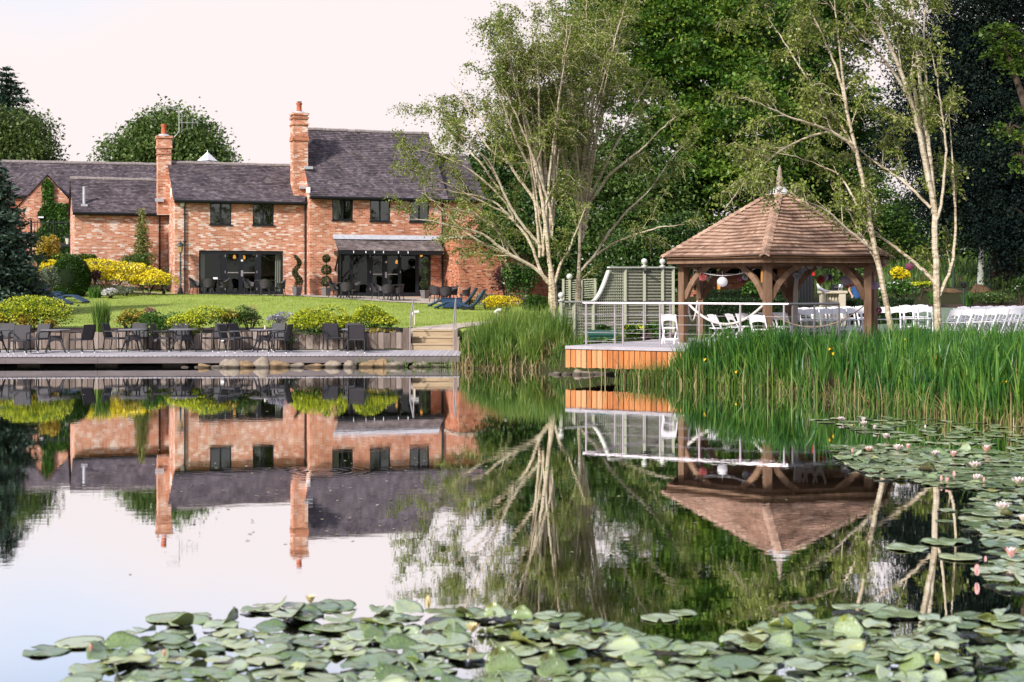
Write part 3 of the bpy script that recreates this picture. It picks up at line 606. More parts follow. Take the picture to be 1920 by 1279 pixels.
for nm, (px, py) in (('flashing', (578, 315)), ('flashing', (569, 352))):
    u, z = H(px, py, .2); MB().box((u-.22, .1, z-.06), (u+.22, .24, z+.08)).build(nm, LEAD, c2)
zt1 = Zv(256, 2.6, 306)
c1 = chimney(-.58, .08, 2.2, 2.9, zeA-.2, zt1, [(-.62, -.5, .05), (-.5, -.12, .02), (-.12, 0, .07)], .55, 0, 0)
b = MB().box((-.62, 2.16, zt1-.95), (.12, 2.94, zt1-.86)); b.build('brick_band', BRICK_R, c1)
MB().box((-.72, 2.08, zeA+.45), (-.3, 2.19, zeA+.62)).build('flashing', LEAD, c1)
ae = MB(); ax, av, az = .1, 2.3, zt1-.7      # television aerial on the left chimney
ae.tube([(ax, av, az), (ax+.05, av, az+.55), (ax+.38, av, az+.95), (ax+.38, av, az+2.2)], .025, 6)
ae.tube([(ax-.25, av-.1, az+2.17), (ax+.4, av, az+2.15)], .018, 5).tube([(ax-.25, av-.1, az+2.1), (ax+.38, av, az+2.05)], .014, 5)
for k in range(4): ae.tube([(ax+.52+k*.26, av, az+.95+.1*k), (ax+.52+k*.26, av, az+1.85-.1*k)], .011, 5)
ae.tube([(ax+.35, av, az+1.4), (ax+1.35, av, az+1.42)], .018, 5).build('aerial', plain('aerial metal', (.40, .40, .42), .5, .4, .3), c1)
MB().box((ub0-.03, 1.2, zeA+.65), (ub0-.01, 1.6, zeA+1.1)).build('white_box', WHITEP, house)
# small white boxes (alarm, vent) on the walls
for px, py, v in ((578, 357, vC), (342, 381, 0)): 
    u, z = H(px, py, v); MB().cbox((u-.1, v-.09, z-.16), (u+.1, v-.01, z+.16), .02).build('alarm_box', WHITEP, house)

# --- far left range behind, with an ivy-clad gable, and the roof lantern
FO = Vector((xat(-60, 88), 88, 3.4)); tf = math.radians(14)
barn = thing('brick_outbuilding', 'long low brick outbuilding with dark tile roof and ivy covered gable behind the house', 'building', FO, tf)
fz = lambda py, d: CZ-(py-HOR)/F*d-FO.z
zr = fz(302.5, 91); ze = zr-2.3
make_roof('roof', [((-14, -.2, ze), (19.5, -.2, ze-.1), (19.5, 3, zr-.1), (-14, 3, zr+.1)), ((19.5, 6.2, ze-.1), (-14, 6.2, ze), (-14, 3, zr+.1), (19.5, 3, zr-.1))], TILE, barn, course=.16, seg=1.2)
ridge(-14, 19.5, 3, zr+.03, .13).build('ridge_tiles', RIDGE, barn)
MB().box((-14, .1, -1), (19.4, 6, ze+.1)).build('wall', BRICK_R, barn)
g0, g1, gv = 3.35, 6.5, -3.4               # gable wing
zg = fz(326, 84.3); zge = zg-1.75
b = MB().add([(g0, gv, -1.5), (g1, gv, -1.5), (g1, gv, zge), ((g0+g1)/2, gv, zg), (g0, gv, zge)], [(0, 1, 2, 3, 4)]).add([(g0, gv, -1.5), (g0, .1, -1.5), (g0, .1, zge), (g0, gv, zge)], [(0, 1, 2, 3)]).add([(g1, gv, -1.5), (g1, .1, -1.5), (g1, .1, zge), (g1, gv, zge)], [(0, 1, 2, 3)])
b.build('wall', BRICK_O, barn); gm = (g0+g1)/2
make_roof('roof', [((g0-.12, .3, zge-.1), (g0-.12, gv-.08, zge-.1), (gm, gv-.08, zg+.06), (gm, .3, zg+.06)), ((g1+.12, gv-.08, zge-.1), (g1+.12, .3, zge-.1), (gm, .3, zg+.06), (gm, gv-.08, zg+.06))], TILE, barn, course=.16)
cup = thing('roof_lantern', 'small white clock turret with pyramid roof peeping over the left house ridge', 'turret', barn.matrix_basis @ Vector((14.6, 3, zr+.0)), tf); cup.scale = (.55, .55, .6)
MB().box((-.75, -.75, 0), (.75, .75, .55)).build('turret_wall', plain('grey boards', (.16, .16, .19), .7), cup)
MB().lathe((0, 0, .55), [(1.2, 0), (1.15, .05), (.08, .95), (.03, 1.25)], 4).build('turret_roof', WHITEP, cup)
MB().prism([(.5*math.cos(PI*k/12), -.80, .02+.5*math.sin(PI*k/12)) for k in range(13)], (0, .06, 0)).build('clock_face', WHITEP, cup)
# ivy
IVY = leafmat('ivy leaves', [(.02, .06, .008), (.06, .15, .02), (.12, .24, .035)])
ivy = []
R2 = np.random.default_rng(5)
while len(ivy) < 7500:
    x, z = R2.uniform(g0, g1), R2.uniform(-1.5, zg); s = (x-g0)/(g1-g0)
    top = (zg-.1)-abs(x-gm)/(g1-gm)*1.75
    colm = .5+.13*math.sin(z*2.1)
    lim = (.40 < s < .62) if z > zge+.1 else (s > .24+.14*max(0, (z+1)/(zge+1))+.04*math.sin(5*z))
    if z < top and lim: ivy.append((x, gv-.07-R2.uniform(0, .1), z))
M4 = barn.matrix_basis
o = leafmesh('ivy', [tuple(M4@Vector(p)) for p in ivy], .15, IVY, None, .8, .1, r=R2, loc=tuple(M4@Vector((gm, gv, -1.5)))); tag(o, 'green ivy climbing the brick gable of the far left outbuilding', 'ivy')
fl = thing('wall_lamp', 'small dark square bulkhead light among the ivy on the gable', 'lamp', M4@Vector((gm-.35, gv-.2, zge-.75)), tf)
MB().cbox((-.2, -.08, -.09), (.2, .12, .09), .03).build('housing', BLACKP, fl); MB().cbox((-.16, -.1, -.06), (.16, -.081, .03), .006).build('lens', WHITEP, fl)
# ------------------------------------------------------------------ left boardwalk, retaining wall, steps
DZ = .35
deck = thing('boardwalk', 'long grey boardwalk along the left bank of the pond', 'deck', (-12, 45, 0))
b = MB(); y0f = lambda x: 42.9+(x+17)*.055       # front edge line
x = -40.0
while x < -1.62:
    x1 = min(x+.138, -1.6); b.box((x, y0f(x)-.02, DZ-.035), (x1-.008, 46.98, DZ)); x += .144
b.build('decking', DECKG, deck, world=True)
b = MB(); n = 14
for i in range(n):
    xa, xb = -40+38.4*i/n, -40+38.4*(i+1)/n-.006
    b.prism([(xa, y0f(xa), DZ-.24), (xb, y0f(xb), DZ-.24), (xb, y0f(xb), DZ-.04), (xa, y0f(xa), DZ-.04)], (0, .04, 0))
b.build('fascia', DECKF, deck, world=True)
b = MB().box((-40, 46.0, DZ-.3), (-1.7, 46.1, DZ-.04)).box((-40, 44.6, DZ-.3), (-1.7, 44.7, DZ-.04))
b.build('joist', DECKF, deck, world=True)
for px in (205, 60, -80, 330):
    x = xat(px, 44.4); MB().box((x-.35, 44.1, -.6), (x+.35, 44.5, .1)).build('pier', STONE, deck, world=True)
wallr = thing('sleeper_wall', 'retaining wall of upright weathered grey timber sleepers behind the boardwalk', 'wall', (-14, 47, DZ))
b = MB(); x = -32.0
while x < -3.62:
    wd = random.uniform(.17, .26); x1 = min(x+wd, -3.6); h = .93+random.uniform(-.035, .03)
    b.cbox((x, 47.0+random.uniform(-.012, .012), -.3), (x1-.008, 47.14, h), .012); x += wd
b.cbox((-3.59, 46.9, -.3), (-3.36, 47.16, 1.08), .015); b.build('sleeper', SLEEPER, wallr, world=True)
st = thing('garden_steps', 'three light timber steps rising from the boardwalk to the gravel path', 'steps', (-2.6, 47.2, DZ))
for i in range(3):
    z0, z1 = DZ-.05+.22*i, DZ+.215*(i+1); yy = 46.95+.42*i
    b = MB().cbox((-3.34, yy, z0), (-1.92, yy+.10, z1-.05), .008).cbox((-3.34, yy-.03, z1-.05), (-1.92, yy+.45, z1), .008); b.build('step', STEPW, st, world=True)
b = MB().cbox((-1.9, 46.7, -.2), (-1.78, 48.4, 1.02), .012).cbox((-1.78, 46.0, -.2), (-1.70, 46.72, .8), .012); b.build('side_sleeper', SLEEPER, st, world=True)
for nm, xx, lb in (('handrail', -3.36, 'slim steel handrail post on the left side of the timber steps'), ('handrail', -1.92, 'slim steel handrail post on the right side of the timber steps')):
    t = thing(nm, lb, 'handrail', (xx, 46.85, DZ), group='handrails at the garden steps')
    MB().tube([(xx, 46.85, DZ-.02), (xx, 46.85, 1.28)], .024, 8).build('post', STEEL, t, world=True); MB().tube([(xx, 48.5, .9), (xx, 48.5, 2.02)], .024, 8).build('post', STEEL, t, world=True)
    b = MB().tube([(xx, 46.78, 1.24), (xx, 46.85, 1.29), (xx, 48.5, 2.02), (xx, 48.62, 2.0)], .026, 8); b.build('rail', STEEL, t, world=True)
# boulders along the water's edge
def boulder(px, py, wpx, hpx, label, seed, tint=0, d=None):
    r = np.random.default_rng(seed); p = wat(px, py) if d is None else at(px, py, d)
    w = wpx/F*p.y; h = hpx/F*p.y
    bm = bmesh.new(); bmesh.ops.create_icosphere(bm, subdivisions=3, radius=1)
    ph = r.uniform(0, 6, 6); k = r.uniform(.8, 2.0, 3)
    for v in bm.verts:
        c = v.co; f = 1+.13*math.sin(k[0]*2*c.x+ph[0])+.10*math.sin(k[1]*2.5*c.y+ph[1]+c.x)+.10*math.sin(k[2]*3*c.z+ph[2]+c.x*2)
        f += .30*mnoise.noise(Vector((c.x*1.3+seed*3.1, c.y*1.3, c.z*1.6)))+.10*mnoise.noise(Vector((c.x*3.4, c.y*3.4+seed, c.z*3.4)))
        z = c.z*f; z = z if z > -.2 else -.2+.2*(z+.2)
        v.co = Vector((c.x*f*w*.52, c.y*f*w*.40, (z+.3)*h*.70-.04))
    me = bpy.data.meshes.new('boulder'); bm.to_mesh(me); bm.free()
    o = link_mesh('boulder', me, [BOULD, BOULO, BOULD3][tint], loc=(p.x, p.y+w*.3, p.z), smooth=True); o.rotation_euler.z = r.uniform(-.3, .3)
    tag(o, label, 'rock', 'boulders along the water edge')
BOULD = plain('pale boulder', (.27, .22, .17), .9, .2, var=.35, scale=3.5, bump=.5, bscale=9, wet=.075)
BOULD3 = plain('mossy brown boulder', (.10, .062, .035), .9, .2, var=.5, scale=1.5, bump=.5, bscale=5)
BOULO = plain('ochre boulder', (.26, .175, .10), .9, .2, var=.4, scale=2.5, bump=.5, bscale=9, wet=.075)
for i, (px, w_, h_, t, lb) in enumerate([(382, 25, 12, 1, 'small ochre boulder at the left end of the row under the boardwalk'), (404, 24, 9, 0, 'low flat pale boulder second from the left of the row'), (429, 33, 20, 0, 'large round pale boulder below the cane chairs'), (458, 32, 17, 1, 'tan angular boulder right of the large round pale one'),
        (489, 32, 20, 0, 'pointed pale boulder shaped like a small peak'), (523, 38, 16, 1, 'wide two toned boulder right of the pointed one'), (556, 32, 12, 0, 'flat pale boulder in the middle of the row'), (592, 36, 12, 1, 'low boulder with dark hollow underneath'),
        (625, 34, 15, 0, 'smooth rounded pale boulder below the single chair'), (656, 31, 15, 0, 'smooth domed boulder below the chair seen from behind'), (690, 30, 18, 1, 'shaded boulder with grass growing before it'), (712, 34, 20, 1, 'tall rounded boulder among grass near the steps'), (746, 36, 17, 0, 'broad boulder below the handrail steps'), (775, 14, 10, 0, 'small stone below the steps'), (792, 32, 13, 0, 'pale boulder below the right handrail'), (822, 26, 10, 0, 'low grey boulder beside the reeds'), (846, 22, 12, 0, 'grey boulder half hidden by the reed clump')]):
    boulder(px, 690-.004*(px-380), w_, h_, lb, 40+i, t)
for i, (px, w_, h_, lb) in enumerate([(346, 12, 6, 'small pebble in the dark under the boardwalk'), (368, 11, 5, 'tiny pale pebble left of the boulder row'), (1040, 26, 9, 'flat pale stone at the foot of the reed clump'), (1085, 34, 11, 'pale flat rock in front of the cedar deck'), (1062, 18, 8, 'small rock below the cedar deck corner')]):
    boulder(px, 689 if px < 900 else 703, w_, h_, lb, 80+i)

# ------------------------------------------------------------------ cane furniture
def arm_chair():
    t = thing('cane_armchair', 'x', 'chair', group='cane armchairs on the boardwalk')
    MB().cbox((-.25, -.26, .40), (.25, .24, .455), .012).build('seat', RATTAN, t)
    bk = MB(); P_ = [(-.235, .235, .44), (.235, .235, .44), (.235, .36, .90), (-.235, .36, .90)]
    bk.prism(P_, (0, -.035, -.008)); bk.build('backrest', RATTAN, t)
    for s in (-1, 1):
        b = MB().tube([(s*.27, -.27, .03), (s*.27, -.25, .6), (s*.27, -.20, .655), (s*.27, .24, .655)], .02, 6); b.build('leg', RATTAND, t)
        b = MB().tube([(s*.26, .30, .03), (s*.255, .24, .44), (s*.25, .36, .89)], .02, 6); b.build('leg', RATTAND, t)
    b = MB()
    for sx in (-1, 1):
        for y in (-.27, .30): b.lathe((sx*.265, y, 0), [(.022, 0), (.026, .015), (.022, .035)], 8)
    b.build('foot_cap', CHROME, t)
    return t
def cane_table():
    t = thing('cane_table', 'x', 'table', group='cane tables on the boardwalk')
    MB().lathe((0, 0, .70), [(.44, 0), (.455, .012), (.455, .03), (.44, .04)], 28).build('tabletop', plain('table top', (.16, .15, .165), .35, .5, var=.2), t)
    b = MB()
    for k in range(4):
        a0 = PI/4+k*PI/2; a1 = a0+PI/2; p0, p1 = Vector((math.cos(a0), math.sin(a0), 0)), Vector((math.cos(a1), math.sin(a1), 0)); n = 10; vs = []
        for i in range(n+1):
            s = i/n; zb = .33+.08*(1-(2*s-1)**2) if 0 < i < n else .02
            rt, rb = .25, .25+.10*(1-zb/.5)
            q = p0.lerp(p1, s); vs += [q*rt+Vector((0, 0, .54)), q*(rb if 0 < i < n else .40)+Vector((0, 0, zb))]
        b.add(vs, [(2*i, 2*i+1, 2*i+3, 2*i+2) for i in range(n)]); b.add([v*.96 for v in map(Vector, vs)], [(2*i, 2*i+1, 2*i+3, 2*i+2) for i in range(n)])
    b.build('skirt', RATTAN, t)
    for k in range(4):
        a = PI/4+k*PI/2; c, s = math.cos(a), math.sin(a)
        MB().tube([(c*.22, s*.22, .70), (c*.25, s*.25, .5), (c*.30, s*.30, .28), (c*.41, s*.41, .02)], .02, 6).build('leg', RATTAND, t)
    return t
ac = arm_chair()
def deckd(py): return (CZ-DZ)*F/(py-HOR)
first = True
for px, d, rz, lb in [
    (8, 46.2, 0, 'cane armchair half hidden behind the table at the far left'), (37, 44.0, 4, 'cane armchair nearest the pond at the left, facing the water'), (70, 45.4, -22, 'cane armchair behind and right of the left front chair'),
    (153, 44.9, -118, 'black cane armchair turned left, seen from behind beside the first full table'), (216, 45.9, 78, 'cane armchair facing right at the grass tuft'), (258, 46.35, 0, 'cane armchair behind the second full table'),
    (306, 46.0, 88, 'cane armchair facing right, near the green shrub'), (337, 46.35, 4, 'cane armchair behind the third full table'), (400, 46.1, -35, 'cane armchair turned left with its arm toward the pond'),
    (433, 45.2, 75, 'cane armchair facing right, nearest the large boulders'), (452, 46.35, 62, 'cane armchair behind, facing the fourth table'), (514, 46.4, -20, 'cane armchair tucked behind the fourth table'),
    (524, 45.0, -98, 'cane armchair turned left, right of the fourth table'), (625, 46.1, 25, 'cane armchair facing the pond beside yellow green flowers'), (661, 46.45, 0, 'cane armchair hidden behind the last table'), (669, 44.9, 183, 'cane armchair seen from behind at the right end of the row')]:
    loc = (xat(px, d), d, DZ)
    if first: ac.location = loc; ac.rotation_euler.z = math.radians(rz); ac['label'] = lb; first = False
    else: dup(ac, loc, math.radians(rz), lb)
ct = cane_table(); first = True
for px, d, rz, lb in [(-10, 45.0, 0, 'cane table cut off by the left edge of the picture'), (104, 44.9, 20, 'round topped cane table between facing chairs near the left'), (249, 45.4, 30, 'round topped cane table right of the grass tuft'),
    (344, 45.5, 45, 'round topped cane table before the dark green shrub'), (495, 45.2, 25, 'round topped cane table in front of the lilac flowers'), (667, 45.7, 45, 'round topped cane table at the right end, behind a chair')]:
    loc = (xat(px, d), d, DZ)
    if first: ct.location = loc; ct.rotation_euler.z = math.radians(rz); ct['label'] = lb; first = False
    else: dup(ct, loc, math.radians(rz), lb)
for px, d, lb in ((552, 45.2, 0),): pass
cn = thing('candle', 'small cream candle standing on the fourth boardwalk table', 'candle', (xat(497, 45.2), 45.2, DZ+.74)); MB().lathe((0, 0, 0), [(.03, 0), (.03, .12), (.012, .13)], 10).build('wax', CURT, cn); MB().tube([(0, 0, .13), (0, 0, .16)], .006, 5).build('wick', BLACKP, cn)
# round white lights on the sleeper wall
for i, (px, lb) in enumerate(((290, 'round white wall light on the sleepers right of the first chairs'), (417, 'round white wall light on the sleepers behind the middle chairs'))):
    t = thing('wall_light', lb, 'lamp', (xat(px, 46.93), 46.98, .35+(656-636)/F*46.9), group='round lights on the sleeper wall')
    MB().prism([(.065*math.cos(2*PI*k/16), 0, .065*math.sin(2*PI*k/16)) for k in range(16)], (0, -.05, 0)).build('cover', WHITEP, t); MB().prism([(.078*math.cos(2*PI*k/16), .01, .078*math.sin(2*PI*k/16)) for k in range(16)], (0, -.03, 0)).build('rim', STEEL, t)
# tub chairs on the patio
def tub_chair():
    t = thing('tub_chair', 'x', 'chair', group='woven tub chairs on the patio')
    b = MB(); n = 16; vs = []
    for i in range(n+1):
        a = math.radians(-20+220*i/n); k = math.sin(max(0, min(PI, a))) if 0 < a < PI else 0
        c, s = math.cos(a), math.sin(a); zt = .62+.20*max(0, k)**1.5
        for rr_, z in ((.25, .36), (.31, zt-.02), (.335, zt), (.30, zt), (.22, .38)): vs.append((c*rr_, s*rr_*.95, z))
    b.add(vs, [(5*i+j, 5*i+j+1, 5*i+j+6, 5*i+j+5) for i in range(n) for j in range(4)]); b.build('shell', RATTAN, t, smooth=True)
    MB().lathe((0, 0, .33), [(.25, 0), (.26, .03), (.25, .09), (.1, .1)], 18).build('seat', RATTAND, t)
    for sx, sy in ((-1, -1), (1, -1), (-1, 1), (1, 1)): MB().tube([(sx*.17, sy*.16, .36), (sx*.24, sy*.23, .0)], .018, 6).build('leg', RATTAND, t)
    return t
tc_ = tub_chair(); first = True
def ontop(px, d): x = xat(px, d); return (x, d, gz(x, d)+.03)
for px, d, rz, lb in [(366, 69.3, 80, 'tub chair at the far left of the patio, facing right'), (392, 68.8, 190, 'tub chair seen from behind, left of the first patio table'), (419, 68.9, -70, 'tub chair facing left at the first patio table'),
    (468, 69.6, 70, 'tub chair facing right before the left garden doors'), (498, 68.9, 180, 'tub chair seen square from behind at the left doors'), (525, 69.4, -70, 'tub chair facing left by the spiral topiary'),
    (628, 69.8, 70, 'tub chair beside the left ball topiary'), (650, 69.0, 170, 'tub chair seen from behind left of the canopy doors'), (664, 69.9, -60, 'tub chair facing left under the slate canopy'),
    (709, 69.6, 60, 'tub chair facing right in front of the canopy doors'), (727, 69.0, 185, 'tub chair seen from behind in front of the canopy doors'), (746, 69.3, -110, 'dark tub chair right of the round patio table'),
    (817, 69.4, 150, 'tub chair beside the right ball topiary'), (836, 68.7, 190, 'tub chair before the brick corner'), (848, 70.0, -60, 'tub chair facing left at the brick corner'), (872, 69.7, -80, 'tub chair against the red brick wing')]:
    loc = ontop(px, d)
    if first: tc_.location = loc; tc_.rotation_euler.z = math.radians(rz); tc_['label'] = lb; first = False
    else: dup(tc_, loc, math.radians(rz), lb)
def patio_table():
    t = thing('patio_table', 'x', 'table', group='round tables on the patio')
    MB().lathe((0, 0, .70), [(.5, 0), (.52, .015), (.52, .03), (.5, .045)], 26).build('tabletop', RATTAN, t)
    for k in range(4):
        a = PI/4+k*PI/2; MB().tube([(math.cos(a)*.3, math.sin(a)*.3, .7), (math.cos(a)*.25, math.sin(a)*.25, .35), (math.cos(a)*.33, math.sin(a)*.33, 0)], .028, 6).build('leg', RATTAND, t)
    return t
ptb = patio_table(); first = True
for px, d, lb in [(405, 69.6, 'patio table with a white card, left of the first doors'), (497, 69.8, 'patio table before the left garden doors'), (644, 69.8, 'patio table beside the left ball topiary'), (738, 69.7, 'patio table in front of the canopy doors'), (833, 69.6, 'patio table by the brick corner')]:
    loc = ontop(px, d)
    if first: ptb.location = loc; ptb['label'] = lb; first = False
    else: dup(ptb, loc, .4, lb)
x, y, z = ontop(404, 69.4); o = MB().cbox((-.11, -.02, 0), (.11, .02, .09), .006).build('menu_card', WHITEP, loc=(x, y, z+.745)); tag(o, 'small white card standing on the left patio table', 'card')
# sun loungers
def lounger():
    t = thing('sun_lounger', 'x', 'sun lounger', group='navy wave loungers on the lawn')
    pr = [(-1.05, .10), (-.8, .22), (-.5, .36), (-.25, .39), (.0, .33), (.2, .22), (.4, .16), (.58, .20), (.75, .38), (.92, .62), (1.06, .86)]
    pts = [Vector((x, 0, z)) for x, z in pr]; b = MB(); vs = []
    for i, p in enumerate(pts):
        d = (pts[min(i+1, len(pts)-1)]-pts[max(i-1, 0)]).normalized(); nrm = Vector((-d.z, 0, d.x))
        for y in (-.31, .31):
            for s in (0, -.055): q = p+nrm*s; vs.append((q.x, y, q.z))
    m = len(pts); fs = []
    for i in range(m-1):
        k = 4*i; fs += [(k, k+4, k+6, k+2), (k+1, k+3, k+7, k+5), (k, k+1, k+5, k+4), (k+2, k+6, k+7, k+3)]
    fs += [(0, 2, 3, 1), (4*m-4, 4*m-3, 4*m-1, 4*m-2)]
    b.add(vs, fs); b.build('wave_seat', NAVY, t, smooth=True)
    for sy in (-1, 1):
        MB().tube([(-1.0, sy*.30, .08), (-1.0, sy*.30, 0)], .03, 6).build('leg', BLACKP, t)
    MB().box((.1, -.28, 0), (.6, .28, .13)).build('base', BLACKP, t)
    return t
lg = lounger(); x, y, z = ontop(862, 60.2); lg.location = (x, y, z-.03); lg.rotation_euler.z = math.radians(-9); lg['label'] = 'navy lounger nearest the steps, its back toward the yellow bush'
x, y, z = ontop(848, 62.2); dup(lg, (x, y, z-.03), math.radians(-9), 'navy lounger behind the nearest one, partly hidden by the cube table')
for px, d, lb in ((118, 60.5, 'navy lounger beside the dark conifer, its foot toward the lawn'), (150, 61.6, 'navy lounger in front of the round clipped bush')):
    x, y, z = ontop(px-30, d); dup(lg, (x, y, z-.04), math.radians(180-8), lb)
for px, py, d, lb in ((848, 574, 61.2, 'navy cube side table between the right loungers'), (100, 555, 62.5, 'navy cube table half hidden by the conifer')):
    x, y, z = ontop(px, d); t = thing('cube_table', lb, 'table', (x, y, z-.04), group='navy cube tables')
    MB().cbox((-.42, -.3, .03), (.42, .3, .42), .02).build('base', NAVY, t); MB().cbox((-.44, -.32, .42), (.44, .32, .46), .01).build('tabletop', NAVY, t)
# lamp post and bollard lights
x, y, z = ontop(338.5, 69.6); lp = thing('lamp_post', 'slim dark green lamp post with lantern at the left corner of the house', 'lamp post', (x, y, z-.05))
DG = plain('dark green metal', (.02, .04, .035), .45, .5, var=.15)
MB().lathe((0, 0, 0), [(.16, 0), (.16, .12), (.10, .2), (.10, .32), (.05, .38), (.045, 1.6), (.06, 1.63), (.045, 1.66), (.04, 2.05), (.08, 2.08), (.03, 2.12)], 12).build('pole', DG, lp, smooth=True)
k = MB().lathe((0, 0, 2.1), [(.09, 0), (.15, .32)], 6).build('lantern', plain('lantern glass', (.40, .28, .15), .2, .6, var=.2), lp)
MB().lathe((0, 0, 2.42), [(.21, 0), (.19, .05), (.10, .13), (.03, .17), (.035, .22), (.005, .26)], 12).build('lantern_cap', DG, lp)
for px, d, h_, lb in ((777.5, 50.2, .42, 'small pale bollard light left of the handrail steps'), (933, 52.5, .42, 'small pale bollard light beside the path above the reeds')):
    x, y, z = ontop(px, d); t = thing('bollard_light', lb, 'lamp', (x, y, z-.03), group='bollard lights on the lawn')
    MB().tube([(0, 0, 0), (0, 0, h_)], .035, 8).build('post', CURT, t); MB().tube([(-.12, -.04, h_-.06), (.0, 0, h_+.05), (.14, .02, h_+.06)], .05, 8).build('lamp_head', CHROME, t)
# iron fence and landing by the ivy wall
b = MB(); d = 79.0
fe = thing('iron_fence', 'black iron railing in front of the ivy covered gable', 'fence', at(100, 470, d))
for px in np.arange(60, 138, 5.2): b.tube([at(px, 414, d), at(px, 478, d)], .018, 5)
b.build('baluster', BLACKP, fe, world=True)
b = MB().beam(at(57, 417, d), at(139, 417, d), .04, .05).beam(at(57, 459, d), at(139, 459, d), .12, .2); b.build('rail', BLACKP, fe, world=True)
for px in (58, 101, 138): MB().tube([at(px, 412, d), at(px, 515, d)], .05, 6).build('post', BLACKP, fe, world=True)
t = thing('lantern', 'small lantern on the iron railing beside the low wing', 'lamp', at(127, 458, 78.6)); MB().lathe((0, 0, 0), [(.08, 0), (.09, .02), (.16, .36)], 6).build('lantern_glass', CURT, t); MB().lathe((0, 0, .36), [(.2, 0), (.05, .14), (.02, .22)], 8).build('lantern_cap', BLACKP, t)
# ------------------------------------------------------------------ gazebo
GC = Vector((7.62, 40.5, .87)); GA = math.radians(-107); PR = 2.9
def hx(k, r, z=0): a = GA+k*PI/3; return Vector((GC.x+r*math.cos(a), GC.y+r*math.sin(a), z))
gaz = thing('gazebo', 'hexagonal oak gazebo with cedar shingle roof on the pond deck', 'gazebo', GC)
ZE = CZ+(540-479)/F*37.3; ZA = CZ+(540-358)/F*40.5
RE = 3.52
make_roof('roof', [tuple(v-GC for v in (hx(k, RE, ZE), hx(k+1, RE, ZE), hx(k+1, .12, ZA), hx(k, .12, ZA))) for k in range(6)], SHINGLE, gaz, rh=.2, course=.2, seg=.5, thick=.055, jit=.12)
rf = [o for o in gaz.children if o.name.startswith('roof')][0]
b = MB(); HIPM = plankmat('hip shingles', [(.22, .13, .09), (.36, .225, .16), (.46, .31, .23)], scale=(4, 4, 4), island=.7)
for k in range(6):
    p, q = hx(k, RE+.03, ZE+.02)-GC, hx(k, .15, ZA+.03)-GC; n = 22
    tan = Vector((-math.sin(GA+k*PI/3), math.cos(GA+k*PI/3), 0)); dn = Vector((0, 0, -.075))
    for i in range(n):
        a, c = p.lerp(q, i/n), p.lerp(q, (i+1.25)/n); up = Vector((0, 0, .05)); u2 = Vector((0, 0, .018))
        b.add([a+tan*.13+dn+up, a+up, a-tan*.13+dn+up, c+tan*.13+dn+u2, c+u2, c-tan*.13+dn+u2, a+tan*.13+dn+u2, a+u2, a-tan*.13+dn+u2], [(0, 1, 4, 3), (1, 2, 5, 4), (0, 6, 7, 1), (1, 7, 8, 2)])
b.build('hip_tiles', HIPM, rf)
UNDER = plankmat('roof boards', [(.12, .06, .03), (.2, .11, .06), (.27, .16, .09)], island=.2)
b = MB()
for k in range(6): b.add([hx(k, RE-.02, ZE-.05)-GC, hx(k+1, RE-.02, ZE-.05)-GC, hx(k+1, .1, ZA-.06)-GC, hx(k, .1, ZA-.06)-GC], [(0, 1, 2, 3)])
b.build('soffit', UNDER, gaz)
b = MB()
for k in range(6): b.beam(hx(k, 3.36, ZE-.10)-GC, hx(k+1, 3.36, ZE-.10)-GC, .05, .17)
b.build('fascia', OAK, gaz)
b = MB()
for k in range(6): b.beam(hx(k, PR+.02, ZE-.17)-GC, hx(k+1, PR+.02, ZE-.17)-GC, .16, .2)
b.build('ring_beam', OAK, gaz)
ZP = ZE-.06
for k in range(6):
    p = hx(k, PR)-GC; b = MB(); a = GA+k*PI/3; r1, t1 = Vector((math.cos(a), math.sin(a), 0)), Vector((-math.sin(a), math.cos(a), 0)); s = .135
    lo, hi = Vector((p.x, p.y, 0)), Vector((p.x, p.y, ZP-GC.z))
    # square oak post, one face toward each neighbour
    cs = [r1*s+t1*0, t1*s, -r1*s, -t1*s]; cs = [(r1+t1)*s*.72, (t1-r1)*s*.72, (-r1-t1)*s*.72, (r1-t1)*s*.72]
    rot = Matrix.Rotation(math.radians(30), 3, 'Z'); cs = [rot@c for c in cs]
    b.add([lo+c for c in cs]+[hi+c for c in cs], [(0, 1, 5, 4), (1, 2, 6, 5), (2, 3, 7, 6), (3, 0, 4, 7), (4, 5, 6, 7)]); b.build('post', OAK, gaz)
    for dk in (1, -1):
        q = (hx(k+dk, PR)-GC); dr = (q-p).normalized(); dr.z = 0; b = MB(); n = 6
        pa = Vector((p.x, p.y, ZP-GC.z-1.08))+dr*.09; pb = Vector((p.x, p.y, ZP-GC.z-.16))+dr*.92; pts = []
        for i in range(n+1):
            s_ = i/n; m_ = pa.lerp(pb, s_)+(Vector((0, 0, 1))*.09-dr*.09)*math.sin(PI*s_)*.9; pts.append(m_)
        for i in range(n): b.beam(pts[i], pts[i+1]+(pts[i+1]-pts[i])*.02, .10, .15)
        b.build('brace', OAK, gaz)
for k in range(6):
    for f in (.25, .5, .75):
        p = hx(k, PR+.15, ZE-.17).lerp(hx(k+1, PR+.15, ZE-.17), f)-GC; q = Vector((p.x*.9, p.y*.9, p.z+.08)); MB().beam(p, q, .09, .1).build('rafter_end', OAK, gaz)
fn = MB().lathe((0, 0, ZA-GC.z-.10), [(.42, -.02), (.36, .06), (.2, .14), (.16, .22)], 14).build('finial_cap', plain('lead cap', (.46, .43, .43), .5, .5, var=.2), gaz)
MB().lathe((0, 0, ZA-GC.z+.05), [(.11, 0), (.115, .12), (.085, .2), (.09, .32), (.07, .36), (.055, .55), (.012, .68)], 8).build('finial', plankmat('weathered finial', [(.2, .15, .11), (.36, .29, .24)]), fn)
